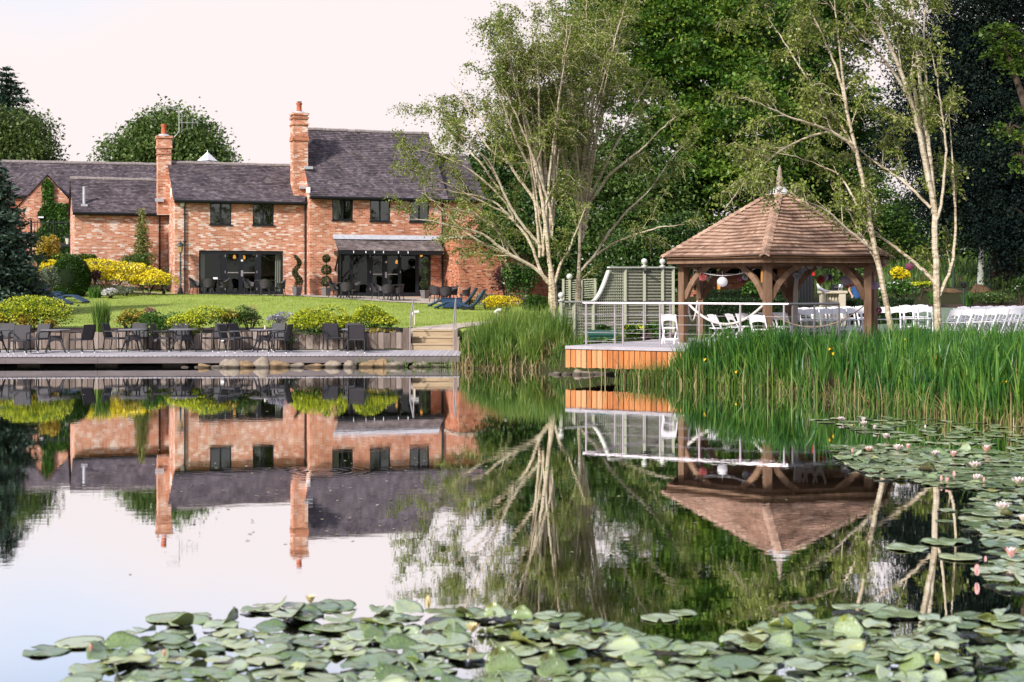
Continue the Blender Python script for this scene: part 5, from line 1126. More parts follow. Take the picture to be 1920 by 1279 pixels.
BIRCHL = leafmat('birch leaves', [(.06, .10, .014), (.145, .195, .026), (.25, .295, .055), (.37, .40, .12)], .42, .4, .4)
def smooth(pts, k=3):
    P = np.array(pts, float)
    for _ in range(k-1):
        Q = np.empty((2*len(P)-1, P.shape[1])); Q[::2] = P; Q[1::2] = (P[:-1]+P[1:])/2; R_ = Q.copy(); R_[1:-1] = Q[1:-1]*.5+(Q[:-2]+Q[2:])*.25; P = R_
    return P
def birch(name, lab, d, base, stems, seed, leaf=.075, dens=1.0, twig=(.5, 1.3), nchild=11, cont=2.2, group=None, trail=.28):
    """stems: (radius, depth drift, [(px, py), ...])"""
    R3 = np.random.default_rng(seed); bx = xat(base[0], d); bz = gz(bx, d)
    t = thing(name, lab, 'tree', (bx, d, bz), group=group); b = MB(); LP = []; LA = []
    for rad, dd, px in stems:
        n = len(px); P = []
        for i, (x, y) in enumerate(px): P.append(tuple(at(x, y, d+dd*(i/(n-1))**1.3)))
        if rad > .09 and px[0][1] > 560: P[0] = (P[0][0], P[0][1], min(P[0][2], bz-.1))
        P = smooth(P, 3); ln = len(P)
        P = P+np.concatenate([np.zeros((1, 3)), R3.normal(0, .008, (ln-1, 3))])
        e = P[-1]; dirn = unit((P[-1]-P[-3])[None])[0]; k = 6
        ext = np.array([e+(dirn*(i+1)/k*cont)+np.array([0, 0, -.03*i*i*cont/k])+R3.normal(0, .02, 3) for i in range(k)]); P = np.concatenate([P, ext]); N_ = len(P)
        rr_ = [max(.008, rad*(1-i/(N_-1))**.6) for i in range(N_)]
        if rad > .12 and px[0][1] > 560: rr_ = [q*(.55+.45*min(1, max(0, (HOR-(p[2]-CZ)*F/p[1]-500)/45))) for q, p in zip(rr_, P)]
        b.tube([Vector(p) for p in P], rr_, 8 if rad > .08 else 6)
        sl = np.linalg.norm(np.diff(P, axis=0), axis=1).sum(); nb = max(4, int(nchild*sl/6*dens))
        for _ in range(nb):
            s = R3.beta(1.6, 1.1)*.85+.15; i = min(N_-2, int(s*(N_-1))); p0 = P[i]; td = unit((P[i+1]-P[i])[None])[0]
            out = R3.normal(size=3)*np.array([1, .8, .35]); out[1] = abs(out[1]) if R3.random() < .72 else out[1]; out -= td*out.dot(td); out /= np.linalg.norm(out)+1e-6
            dr = td*R3.uniform(.3, .9)+out*R3.uniform(.35, .8)+np.array([0, 0, .2]); dr /= np.linalg.norm(dr); ln_ = R3.uniform(.7, 2.0)*(1.15-s*.55)*twig[1]
            q = [p0]; v = dr.copy(); st = 6
            for j in range(st): v = v+R3.normal(0, .09, 3)+np.array([0, 0, -.07*j/st]); v /= np.linalg.norm(v); q.append(q[-1]+v*ln_/st)
            b.tube([Vector(x) for x in q], [max(.005, rr_[i]*.26*(1-j/(st+.5))+.004) for j in range(st+1)], 4, cap=False)
            for j in range(2, st+1):
                for _k in range(int(R3.integers(4, 8))):
                    tv = R3.normal(size=3)*np.array([1, 1, .6])+v*.8; tv /= np.linalg.norm(tv); tl = R3.uniform(.2, .6)*twig[1]; c0 = q[j]; m_ = 8
                    for h in range(m_):
                        f = (h+R3.random())/m_; LP.append(c0+tv*tl*f+np.array([0, 0, -trail*f*f])+R3.normal(0, .05, 3))
                    if R3.random() < .35: b.tube([Vector(c0), Vector(c0+tv*tl*.6+np.array([0, 0, -trail*.3])), Vector(c0+tv*tl+np.array([0, 0, -trail]))], [.006, .005, .003], 3, cap=False)
    b.build('trunk', BARKW, t, world=True, smooth=True)
    leafmesh('crown', np.array(LP), leaf, BIRCHL, t, .7, .25, r=R3); return t, len(LP)
s1 = [(.185, -.4, [(1040, 612), (1037, 575), (1036, 540), (1033, 505), (1027, 460), (1021, 400), (1014, 360), (1004, 318), (994, 270), (985, 220), (978, 160)]),
      (.078, -1.2, [(1036, 545), (1027, 524), (998, 498), (965, 484), (928, 456), (900, 434), (862, 428), (830, 420)]), (.05, 1.0, [(1000, 500), (960, 478), (915, 462), (870, 436), (835, 400)]),
      (.066, .8, [(1034, 535), (1021, 526), (1007, 492), (993, 445), (967, 420), (942, 391), (922, 374), (890, 366), (850, 360)]),
      (.06, -1.0, [(1016, 465), (992, 436), (968, 408), (950, 374), (936, 341), (922, 307), (905, 290)]), (.06, .6, [(1020, 408), (993, 360), (967, 329), (948, 293), (928, 256), (908, 232), (885, 200)]),
      (.09, 1.5, [(1021, 405), (1022, 357), (1020, 298), (1016, 256), (1009, 215), (1003, 150), (1000, 90)]), (.06, -1.4, [(1014, 362), (998, 318), (984, 298), (962, 250), (945, 200)]),
      (.07, -.6, [(1037, 545), (1043, 520), (1052, 490), (1066, 474), (1078, 440)]), (.05, .7, [(1005, 320), (985, 270), (955, 180), (940, 120)]), (.05, 1.2, [(1030, 440), (1036, 380), (1040, 320), (1045, 250), (1050, 180)]),
      (.045, -1.5, [(975, 487), (940, 440), (900, 405), (868, 395)]), (.05, 1.3, [(950, 375), (915, 325), (890, 290), (872, 280)])]
s1 += [(.045, -.6, [(962, 410), (950, 380), (915, 345), (880, 315), (845, 300)]), (.04, .4, [(940, 350), (930, 330), (900, 285), (870, 255), (850, 240)]), (.04, -1, [(955, 405), (940, 395), (890, 372), (850, 350), (815, 335)]), (.04, .8, [(948, 300), (925, 290), (895, 250), (885, 220), (870, 190)])]
XR = np.random.default_rng(123)
def more(lst, n, xs0, y0r, xt, yt, rad):
    for k in range(n):
        x0, y0 = XR.uniform(*xs0), XR.uniform(*y0r); x1, y1 = XR.uniform(*xt), XR.uniform(*yt); x1 = x0+(x1-x0)*.9
        lst.append((rad*XR.uniform(.7, 1.2), XR.uniform(-1.6, .4), [(x0+(x1-x0)*f**1.4+XR.normal(0, 1.2), y0+(y1-y0)*f) for f in np.linspace(0, 1, 8)]))
more(s1, 13, (1010, 1038), (350, 505), (925, 1070), (60, 220), .055)
birch('birch', 'multi stemmed pale birch spreading left above the reed clump', 52, (1040, 600), s1, 3, .085, .58, (.5, 1.2), 13, 1.4)
s2 = [(.135, -.4, [(1084, 600), (1084, 560), (1085, 520), (1086, 481), (1088, 439), (1086, 397), (1083, 357), (1080, 321), (1077, 270), (1069, 228), (1061, 150), (1056, 80)]),
      (.11, 1.2, [(1088, 430), (1094, 391), (1099, 341), (1102, 293), (1104, 256), (1109, 214), (1114, 140), (1118, 70)]), (.08, -1.2, [(1086, 400), (1080, 369), (1070, 345), (1057, 312), (1049, 256), (1039, 200), (1027, 140), (1018, 80)]),
      (.06, 1.0, [(1092, 395), (1112, 358), (1134, 312), (1159, 265), (1178, 225), (1195, 190)]), (.07, -.8, [(1092, 392), (1118, 366), (1136, 332), (1168, 307), (1198, 285), (1222, 262)]),
      (.06, .4, [(1088, 510), (1102, 492), (1120, 476), (1134, 445), (1165, 408), (1186, 384), (1212, 366), (1243, 321)]), (.07, .8, [(1100, 340), (1108, 293), (1125, 228), (1139, 190), (1150, 130)]),
      (.05, -1.3, [(1120, 478), (1150, 455), (1190, 440), (1225, 430)]), (.05, .6, [(1070, 345), (1060, 290), (1062, 220), (1070, 150)]), (.05, 1.4, [(1104, 258), (1095, 200), (1090, 130), (1092, 60)])]
more(s2, 12, (1078, 1100), (330, 460), (1030, 1170), (40, 180), .055)
birch('birch', 'upright pale birch behind the curved trellis shoulder', 55, (1085, 590), s2, 4, .085, .5, (.5, 1.25), 13, 1.4)
s3 = [(.10, .0, [(1674, 650), (1668, 600), (1660, 560), (1650, 505), (1637, 460), (1629, 400), (1620, 350), (1612, 310), (1605, 285), (1596, 240), (1583, 180), (1570, 130), (1552, 90), (1535, 50)]),
      (.06, -.8, [(1604, 285), (1590, 265), (1560, 245), (1520, 232), (1480, 220), (1450, 205)]), (.05, .6, [(1602, 280), (1580, 235), (1540, 187), (1514, 150), (1495, 118), (1470, 80)]), (.05, -.5, [(1590, 220), (1581, 156), (1575, 103), (1571, 60), (1565, 10)]),
      (.045, .7, [(1634, 440), (1615, 400), (1590, 350), (1570, 322), (1535, 310)]), (.04, -1.0, [(1640, 470), (1600, 440), (1560, 400), (1520, 380), (1480, 362)]), (.05, .3, [(1655, 520), (1640, 480), (1615, 445), (1600, 415)]), (.04, -.6, [(1560, 245), (1500, 260), (1450, 290), (1420, 320)])]
s3 = [(a*.75, b_, c) for a, b_, c in s3]
birch('birch', 'slim birch leaning left across the right side of the gazebo roof', 36.2, (1672, 640), s3, 6, .085, .75, (.5, .95), 13, 1.3)
s4 = [(.125, .0, [(1760, 640), (1758, 600), (1756, 550), (1755, 500), (1753, 440), (1752, 400), (1748, 340), (1740, 270), (1733, 210), (1724, 150), (1716, 70), (1708, 0)]),
      (.10, -.8, [(1752, 400), (1742, 330), (1728, 270), (1716, 210), (1700, 165), (1680, 110), (1655, 60), (1630, 20)]), (.06, .3, [(1762, 555), (1772, 530), (1785, 500), (1792, 440), (1792, 390), (1787, 330), (1784, 270)]),
      (.055, -.5, [(1752, 425), (1766, 385), (1770, 330), (1776, 285), (1768, 220), (1758, 160)]), (.07, .5, [(1756, 535), (1740, 515), (1710, 488), (1680, 466), (1652, 445), (1625, 420)]), (.05, .8, [(1745, 390), (1715, 360), (1690, 335), (1655, 315), (1620, 288), (1590, 262)]),
      (.07, 1.0, [(1745, 300), (1728, 240), (1712, 160), (1704, 90), (1698, 20)]), (.05, -1.0, [(1712, 200), (1680, 140), (1640, 90), (1600, 50)]), (.05, .9, [(1735, 230), (1738, 150), (1730, 80), (1735, 10)])]
s4 = [(a*.78, b_, c) for a, b_, c in s4]
birch('birch', 'tall birch with several stems rising from the iris bed at the right', 36.6, (1760, 630), s4, 8, .085, .58, (.5, .95), 12, 1.3)

# ------------------------------------------------------------------ big leafy trees
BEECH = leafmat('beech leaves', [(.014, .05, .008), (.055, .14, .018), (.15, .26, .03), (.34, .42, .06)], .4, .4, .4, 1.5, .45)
DKGRN = leafmat('dark shrub leaves', [(.012, .034, .008), (.03, .072, .013), (.065, .125, .024), (.12, .19, .045)], .28, .35, .45)
DKGR2 = leafmat('shaded beech leaves', [(.016, .046, .01), (.045, .11, .016), (.105, .195, .03), (.20, .29, .055)], .35, .4, .4, 1.7)  # darker copy of the beech leaves, with the shade in the colour
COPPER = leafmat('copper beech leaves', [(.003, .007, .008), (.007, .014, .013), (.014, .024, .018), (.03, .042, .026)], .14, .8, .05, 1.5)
MAPLE = leafmat('maple leaves', [(.03, .07, .008), (.08, .15, .015), (.19, .25, .035)], .4)
MIDGRN = leafmat('mid green leaves', [(.02, .05, .011), (.055, .11, .02), (.10, .17, .034), (.17, .24, .06)], .35, .45, .35, 1.5)
ROUNDG = leafmat('summer leaves', [(.03, .065, .015), (.08, .14, .03), (.15, .22, .055), (.23, .29, .10)], .35, .45, .35, 1.5)
PALEGR = leafmat('pale green leaves', [(.04, .07, .02), (.09, .135, .03), (.14, .19, .05)], .35)
def tree(name, lab, base, lobes, ncl, per, cs, leaf, mat, seed, trunk=.35, flat=.4, up=1.0, shell=(.55, 1.02), group=None, aspect=.6, bark=None, front=False, roott=None):
    R3 = np.random.default_rng(seed); b = Vector(base); t = thing(name, lab, 'tree', b, group=group)
    wts = np.array([l[1][0]*l[1][2] for l in lobes]); wts = wts/wts.sum(); P = []
    mb_ = MB(); top = max(lobes, key=lambda l: l[0][2]); tp = Vector(top[0])
    mb_.tube([b-Vector((0, 0, .3)), b+Vector((.05, 0, 1.2)), b.lerp(tp, .45), tp], [trunk*1.25, trunk, trunk*.7, trunk*.15], 10)
    for c, rd in lobes:
        c = Vector(c); s = b.lerp(tp, R3.uniform(.25, .5)); mb_.tube([s, s.lerp(c, .5)+Vector((0, 0, .3)), c, c+Vector((R3.normal()*.3, 0, rd[2]*.7))], [trunk*.45, trunk*.3, trunk*.15, .02], 7)
        for _ in range(4):
            v = Vector(unit(R3.normal(size=(1, 3)))[0]); e = c+Vector((v.x*rd[0], v.y*rd[1], abs(v.z)*rd[2]))*.85; mb_.tube([c, c.lerp(e, .5)+Vector((0, 0, .2)), e], [trunk*.14, trunk*.09, .015], 5, cap=False)
    for _ in range(ncl):
        c, rd = lobes[R3.choice(len(lobes), p=wts)]; v = unit(R3.normal(size=(1, 3)))[0]
        if front and v[1] > .3: v[1] = -v[1]
        q = np.array(c)+v*np.array(rd)*R3.uniform(*shell)
        k = int(per*R3.uniform(.5, 1.5)); o = R3.normal(size=(k, 3))*cs*R3.uniform(.6, 1.3); o[:, 2] *= flat; o[:, 2] -= .22*(o[:, 0]**2+o[:, 1]**2)/max(cs, .01)
        P.append(q+o)
    mb_.build('trunk', bark or BARKD, t, world=True, smooth=True)
    leafmesh('crown', np.concatenate(P), leaf, mat, t, aspect, up, r=R3); return t
def lob(px, py, d, rx, ry, rz): k = d/F; return (tuple(at(px, py, d)), (rx*k, ry*k, rz*k))
gnd = lambda px, d: (xat(px, d), d, gz(xat(px, d), d))
# dark trees behind the birches, right of the house
tree('leafy_tree', 'dense dark green tree filling the gap behind the left birch', gnd(985, 86), [lob(960, 330, 86, 90, 90, 95), lob(1030, 250, 87, 80, 90, 90), lob(1000, 420, 85, 90, 70, 80), lob(920, 400, 87, 60, 60, 70)], 520, 80, .55, .26, DKGRN, 21, .4, .5, .7, group='trees behind the birches')
tree('leafy_tree', 'broad mid green tree behind the right birch, above the trellis', gnd(1150, 84), [lob(1130, 380, 84, 90, 80, 100), lob(1200, 440, 82, 80, 60, 80), lob(1100, 470, 82, 70, 60, 80), lob(1180, 320, 85, 80, 70, 90), lob(1230, 370, 83, 60, 60, 80)], 560, 80, .5, .24, MIDGRN, 22, .4, .5, .7, group='trees behind the birches')
tree('leafy_tree', 'low dark shrubby tree behind the trellis screen', gnd(1240, 66), [lob(1215, 480, 66, 70, 50, 60), lob(1275, 470, 66, 60, 50, 70), lob(1160, 500, 67, 50, 45, 55)], 300, 80, .36, .17, DKGRN, 23, .2, .6, .6, group='trees behind the birches')
tree('beech_tree', 'huge bright green beech rising behind the gazebo and cut by the top edge', gnd(1300, 90), [lob(1210, 60, 88, 90, 90, 110), lob(1300, -20, 90, 130, 110, 120), lob(1290, 140, 88, 110, 100, 110), lob(1380, 250, 86, 100, 90, 110), lob(1400, 80, 90, 110, 90, 100), lob(1280, 290, 88, 90, 90, 100), lob(1340, 360, 86, 90, 80, 90), lob(1140, 20, 90, 60, 60, 80)], 520, 200, .95, .27, BEECH, 24, .6, .2, .8, shell=(.62, 1.2))
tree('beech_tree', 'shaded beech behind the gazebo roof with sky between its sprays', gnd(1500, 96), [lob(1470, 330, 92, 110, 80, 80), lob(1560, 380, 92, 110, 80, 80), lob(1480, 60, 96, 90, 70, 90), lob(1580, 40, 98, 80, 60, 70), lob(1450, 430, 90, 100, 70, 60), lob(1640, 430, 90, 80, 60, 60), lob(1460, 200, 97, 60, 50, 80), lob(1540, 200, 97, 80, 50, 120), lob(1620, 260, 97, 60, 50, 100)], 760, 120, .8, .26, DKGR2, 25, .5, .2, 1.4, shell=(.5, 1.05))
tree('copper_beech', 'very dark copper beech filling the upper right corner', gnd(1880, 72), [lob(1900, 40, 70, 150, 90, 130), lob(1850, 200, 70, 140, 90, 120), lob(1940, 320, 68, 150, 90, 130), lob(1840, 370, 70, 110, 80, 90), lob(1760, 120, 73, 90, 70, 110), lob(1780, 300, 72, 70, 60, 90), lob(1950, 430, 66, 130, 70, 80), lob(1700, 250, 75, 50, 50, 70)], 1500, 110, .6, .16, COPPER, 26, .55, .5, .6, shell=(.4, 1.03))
tree('maple_tree', 'light green maple branches hanging in at the right edge', (xat(2060, 50), 50, gz(xat(2060, 50), 50)), [lob(1880, 75, 50, 50, 30, 32), lob(1925, 110, 50, 50, 30, 40), lob(1890, 250, 50, 32, 25, 26), lob(1915, 300, 50, 30, 25, 22), lob(1960, 200, 51, 50, 40, 60)], 95, 45, .26, .14, MAPLE, 27, .3, .3, 1.3, aspect=.85)
tree('background_tree', 'dark trees on the slope behind the rock garden', gnd(1800, 100), [lob(1740, 420, 100, 100, 60, 70), lob(1850, 440, 100, 100, 60, 60), lob(1650, 470, 104, 90, 60, 50), lob(1940, 470, 98, 80, 60, 60), lob(1560, 480, 108, 90, 60, 40)], 420, 60, .8, .3, DKGRN, 28, .4, .5, .7)
tree('leafy_tree', 'low dark leafy tree standing against the red brick wing', gnd(985, 69.5), [lob(990, 425, 70, 56, 40, 46), lob(930, 432, 70.5, 34, 30, 40), lob(1035, 465, 69.5, 34, 30, 44), lob(960, 385, 71, 44, 34, 34)], 260, 70, .38, .19, DKGRN, 29, .16, .5, .7, group='trees behind the birches')
# left side trees
tree('broadleaf_tree', 'round mid green tree behind the left chimney', gnd(320, 125), [lob(340, 262, 125, 62, 60, 55), lob(262, 285, 126, 55, 50, 42), lob(375, 295, 124, 42, 45, 40), lob(300, 250, 125, 45, 45, 42), lob(235, 310, 126, 35, 40, 25), lob(410, 312, 124, 26, 30, 20)], 300, 110, .95, .33, ROUNDG, 31, .5, .55, .7, shell=(.5, 1.16))
tree('broadleaf_tree', 'olive green tree at the far left above the outbuilding roof', gnd(40, 118), [lob(50, 255, 118, 34, 40, 50), lob(20, 280, 118, 45, 40, 50), lob(62, 285, 117, 26, 35, 38), lob(-20, 270, 118, 50, 45, 60)], 200, 100, .9, .3, PALEGR, 32, .4, .6, .6, shell=(.5, 1.15))
def conifer(name, lab, base, topz, rbase, mat, seed, nt_=16, leaf=.2, droop=.25, per=26, z0f=.06, col=None):
    R3 = np.random.default_rng(seed); b = Vector(base); h = topz-b.z; t = thing(name, lab, 'tree', b); mb_ = MB(); mb_.tube([b-Vector((0, 0, .2)), b+Vector((0, 0, h*.97))], [rbase*.09+.06, .02], 8); P, A = [], []
    for i in range(nt_):
        f = z0f+(1-z0f)*(i/nt_); z = f*h; rad = rbase*(1-f)**.8*R3.uniform(.8, 1.15)+.05; nb = max(5, int(11*(1-f)+5))
        for k in range(nb):
            a = 2*PI*(k+R3.random()*.7)/nb+i; r_ = rad*R3.uniform(.7, 1.15); dv = np.array([math.cos(a), math.sin(a), 0.])
            e = np.array([b.x, b.y, b.z+z])+dv*r_+np.array([0, 0, -droop*r_+.12*r_]); s = np.array([b.x, b.y, b.z+z])
            mb_.tube([Vector(s), Vector((s+e)/2+np.array([0, 0, .05*r_])), Vector(e)], [.03, .02, .008], 4, cap=False)
            n = max(8, int(per*r_/rbase*3)); u = R3.uniform(.2, 1.05, n)[:, None]; q = s+(e-s)*u+R3.normal(size=(n, 3))*np.array([.16, .16, .07])*(.5+r_*.55)
            P.append(q); A.append(np.tile(dv+np.array([0, 0, .25]), (n, 1)))
    mb_.build('trunk', BARKD, t, world=True); leafmesh('crown', np.concatenate(P), leaf, mat, t, .34, .7, np.concatenate(A), r=R3); return t
SPRUCE = leafmat('blue spruce needles', [(.010, .022, .016), (.022, .045, .03), (.05, .085, .055), (.09, .13, .085)], .12, .5, .3)
CYPR = leafmat('dark conifer needles', [(.006, .02, .012), (.015, .04, .02), (.03, .065, .03)], .12)
conifer('spruce', 'blue green spruce at the left edge beside the lawn', gnd(-12, 54.5), CZ+(540-292)/F*54.5, 2.45, SPRUCE, 41, 24, .26, .3, 60)
conifer('cypress_tree', 'tall dark conifer at the far left edge above the outbuilding', gnd(12, 126), CZ+(540-118)/F*126, 8.5, CYPR, 42, 26, .55, .3, 60, .3)
conifer('slender_conifer', 'slender pale conifer against the low brick wing', gnd(266, 71.5), CZ+(540-388)/F*71.5, .55, leafmat('pale conifer', [(.10, .12, .03), (.2, .22, .06), (.3, .3, .1)], .2), 43, 22, .15, -.3, 16)

# ------------------------------------------------------------------ shrubs and flowers
LIME = leafmat('lime flower froth', [(.28, .34, .015), (.48, .53, .03), (.62, .64, .06), (.70, .68, .16)], .35, .6, .2)
YEL = leafmat('yellow flowers', [(.60, .48, .015), (.80, .65, .02), (.88, .74, .05), (.84, .74, .28)], .25, .6, .2)
GOLD = leafmat('golden foliage', [(.18, .15, .015), (.36, .28, .03), (.52, .38, .06), (.58, .48, .18)], .3)
FRESH = leafmat('fresh green leaves', [(.02, .06, .01), (.05, .13, .018), (.10, .21, .03), (.17, .28, .05)], .35)
CLIP = leafmat('clipped bush leaves', [(.012, .035, .005), (.03, .075, .008), (.055, .115, .012)], .2)
PURP = leafmat('purple leaves', [(.02, .008, .012), (.045, .015, .02), (.08, .03, .032)], .2)
LILAC = leafmat('lilac flowers', [(.24, .22, .30), (.40, .37, .46), (.5, .48, .54)], .3)
WHITEF = leafmat('white petals', [(.62, .60, .58), (.76, .74, .74)], .3)
PINKF = leafmat('pink plumes', [(.28, .16, .10), (.46, .30, .22)], .3)
SILV = leafmat('silver green leaves', [(.10, .13, .08), (.18, .21, .14), (.28, .31, .22)], .3)
TOPI = leafmat('topiary leaves', [(.015, .028, .008), (.04, .06, .015), (.075, .095, .03)], .2)
def shrub(name, lab, px, py, d, wpx, hpx, mat, seed, n=900, leaf=.09, fl=None, fn=0, fleaf=.07, cat='shrub', group=None, dpx=None, lob_=7, cap=.12, dz=0, stems=True, up=.7, smoothb=False):
    R3 = np.random.default_rng(seed); k = d/F; w_, h_ = wpx*k/2, hpx*k; w_, h_ = (w_*1.12, h_*1.18) if 47 <= d < 49 else (w_, h_); dp = (dpx*k/2 if dpx else w_*.8); x = xat(px, d); zb = CZ-(py-HOR)/F*d+dz
    t = thing(name, lab, cat, (x, d, zb), group=group); P = []; FP = []
    if smoothb: lobs = [((0, 0, h_*.45), 1.0)]
    else: lobs = [((R3.uniform(-.55, .55)*w_, R3.uniform(-.5, .5)*dp, h_*R3.uniform(.3, .62)), R3.uniform(.45, .68)) for _ in range(lob_)]
    for i in range(n+fn):
        c, s = lobs[R3.integers(len(lobs))]; v = unit(R3.normal(size=(1, 3)))[0]
        if v[2] < -.5 and not smoothb: v[2] *= -1
        if i >= n and v[2] < cap: v[2] = abs(v[2])+cap; v /= np.linalg.norm(v)
        rf_ = R3.uniform(.95, 1.02) if smoothb else R3.uniform(.72, 1.03) if i < n else R3.uniform(.95, 1.08)
        q = np.array(c)+v*np.array([w_*s, dp*s, h_*.55*(s if not smoothb else 1.0)])*rf_; q[2] = max(q[2], .02)
        (P if i < n else FP).append(q+np.array([x, d, zb]))
    if smoothb: MB().ball((x, d, zb+h_*.45), w_*.86, 20, h_*.5/(w_*.9)).build('inner_core', plain('dark core', (.010, .018, .006), .9, .1), t, world=True, smooth=True)  # solid dark ball added inside the dome so the leaves are not see-through
    if stems and not smoothb:
        b = MB()
        for _ in range(7): a = R3.uniform(0, 2*PI); b.tube([(x, d, zb-.1), (x+math.cos(a)*w_*.3, d+math.sin(a)*dp*.3, zb+h_*.35), (x+math.cos(a)*w_*.55, d+math.sin(a)*dp*.5, zb+h_*.6)], [.025, .02, .008], 5)
        b.build('stem', BARKD, t, world=True)
    leafmesh('foliage', np.array(P), leaf, mat, t, .65, up, r=R3)
    if fn: leafmesh('blossom', np.array(FP), fleaf, fl, t, .9, 1.0, r=R3)
    return t
def grassclump(name, lab, px, py, d, wpx, hpx, mat, seed, n=260, width=.02, lean=.25, cat='grass clump', group=None):
    R3 = np.random.default_rng(seed); k = d/F; x = xat(px, d); zb = CZ-(py-HOR)/F*d; t = np.sqrt(R3.random(n))*wpx*k*.3; a = R3.uniform(0, 2*PI, n)
    P = np.stack([x+t*np.cos(a), d+t*np.sin(a), np.full(n, zb)], 1); o = blades(name, P, R3.uniform(.6, 1.05, n)*hpx*k, mat, None, width, lean, 4, R3, loc=(x, d, zb)); return tag(o, lab, cat, group)
REED = leafmat('reed blades', [(.03, .075, .012), (.075, .155, .02), (.15, .24, .035), (.30, .34, .08)], .35, .45, .35)
IRIS = leafmat('iris blades', [(.010, .05, .010), (.03, .115, .016), (.085, .21, .026), (.23, .34, .055)], .35, .4, .4, 1.3, 1.5)
STRAW = leafmat('dry blades', [(.20, .13, .06), (.36, .27, .12), (.45, .38, .20)], .3)
bed = 48.0
shrub('lime_shrub', 'big lime green flowering mound behind the left chairs', 68, 630, 48.2, 134, 68, FRESH, 51, 2600, .075, LIME, 5200, .058, lob_=11)
shrub('golden_shrub', 'golden leaved low shrub at the far left behind the chairs', 6, 618, bed, 30, 30, GOLD, 52, 600, .08)
shrub('golden_shrub', 'small yellow green shrub between the two left chairs', 44, 620, 47.7, 40, 32, GOLD, 53, 700, .08); shrub('golden_shrub', 'small yellow shrub above the left table', 95, 618, 47.6, 24, 18, GOLD, 54, 400, .07)
grassclump('grass_tuft', 'tall upright green grass tuft on the sleeper wall', 190, 624, 47.5, 46, 64, REED, 55, 420, .028, .16)
shrub('golden_shrub', 'yellow green shrub right of the tall grass tuft', 240, 626, 47.7, 52, 42, FRESH, 56, 600, .075, GOLD, 700, .07); shrub('golden_shrub', 'cream edged shrub above the second table', 268, 612, 48.4, 34, 26, SILV, 57, 400, .07, GOLD, 500, .07)
shrub('plume_shrub', 'pinkish brown feathery plant on the lawn edge', 279, 598, 49.5, 28, 28, PINKF, 58, 600, .06, PINKF, 200, .05)
shrub('green_shrub', 'fresh green leafy shrub spilling over the sleepers', 303, 636, 47.1, 74, 48, FRESH, 59, 2000, .075, lob_=10)
shrub('lime_shrub', 'lime and cream flowering mound behind the third table', 362, 630, 47.4, 96, 48, FRESH, 60, 1300, .07, LIME, 3200, .055, lob_=9); shrub('lime_shrub', 'small lime shrub trailing over the sleepers below the table edge', 358, 640, 47.0, 26, 26, FRESH, 61, 300, .07, LIME, 400, .07)
shrub('yellow_green_shrub', 'yellow green shrub left of the brown seed heads', 422, 626, 47.7, 60, 44, FRESH, 62, 700, .07, GOLD, 500, .07)
shrub('astilbe', 'dark green plant with upright brown seed spikes', 468, 624, 48.0, 66, 48, MIDGRN, 63, 1300, .07)
grassclump('seed_spikes', 'upright brown seed spikes above the dark green plant', 472, 600, 48.6, 40, 32, PINKF, 64, 60, .03, .12, 'plant')
grassclump('strap_leaf_plant', 'strappy green plant among the yellow green shrubs', 428, 604, 49, 30, 20, FRESH, 65, 120, .03, .4, 'plant')
shrub('lavender_bush', 'hazy lilac flowering plant behind the fourth table', 528, 620, 48.0, 54, 34, SILV, 66, 300, .06, LILAC, 600, .06)
shrub('lime_shrub', 'large bright yellow green mound right of the fourth table', 596, 650, 47.05, 104, 70, FRESH, 67, 1800, .08, LIME, 4600, .058, lob_=11)
shrub('lime_shrub', 'yellow green mound behind the single chair', 645, 632, 47.4, 56, 40, FRESH, 68, 600, .07, LIME, 1000, .07); shrub('bronze_plant', 'rusty orange leaved plant behind the last chair', 658, 606, 48.5, 22, 12, leafmat('rust leaves', [(.18, .05, .015), (.34, .12, .03)], .3), 69, 300, .06)
shrub('lime_shrub', 'rounded lime flowering bush left of the garden steps', 705, 628, 47.8, 92, 54, FRESH, 70, 2200, .075, LIME, 3400, .056, lob_=10); shrub('golden_shrub', 'low cream and yellow edging plant by the steps', 707, 632, 47.4, 56, 16, SILV, 71, 500, .06, GOLD, 500, .06)
shrub('plume_shrub', 'pale pink feathery plant on the lawn edge above the lime mound', 585, 596, 49.8, 34, 20, PINKF, 72, 350, .05)
shrub('trailing_plant', 'small lilac flowered plant trailing over the sleepers', 538, 650, 46.9, 44, 28, MIDGRN, 73, 500, .05, LILAC, 160, .05)
# bank left of the house
bk_ = lambda *a, **k: shrub(*a, **k)
bk_('yellow_shrub', 'broad sheet of bright yellow flowers below the low wing', 205, 552, 67.5, 160, 70, SILV, 81, 1600, .11, YEL, 6500, .09, lob_=16, dpx=110); bk_('yellow_shrub', 'bright yellow flower mound nearest the house corner', 275, 556, 67.0, 92, 58, SILV, 82, 800, .10, YEL, 4200, .09, lob_=10); bk_('yellow_shrub', 'yellow flowers behind the clipped round bush', 102, 534, 69, 66, 52, SILV, 83, 500, .10, YEL, 1500, .11)
bk_('clipped_bush', 'large dark green clipped dome at the lawn edge', 133, 556, 66, 72, 76, CLIP, 84, 17000, .085, smoothb=True); bk_('golden_conifer', 'golden conifer above the yellow flowers', 88, 492, 72, 44, 56, GOLD, 85, 1200, .14); bk_('spreading_juniper', 'spreading green gold juniper in front of the iron fence', 130, 500, 71, 90, 26, LIME, 86, 400, .12, CLIP, 900, .12)
bk_('round_shrub', 'dark rounded shrub at the corner of the low wing', 168, 500, 71.5, 40, 28, MIDGRN, 87, 900, .1); bk_('climbing_shrub', 'loose olive shrub beneath the slender conifer', 258, 512, 70.5, 76, 42, MIDGRN, 88, 1500, .1); bk_('purple_shrub', 'small purple leaved shrub beside the clipped dome', 178, 532, 66.2, 28, 30, PURP, 89, 600, .08)
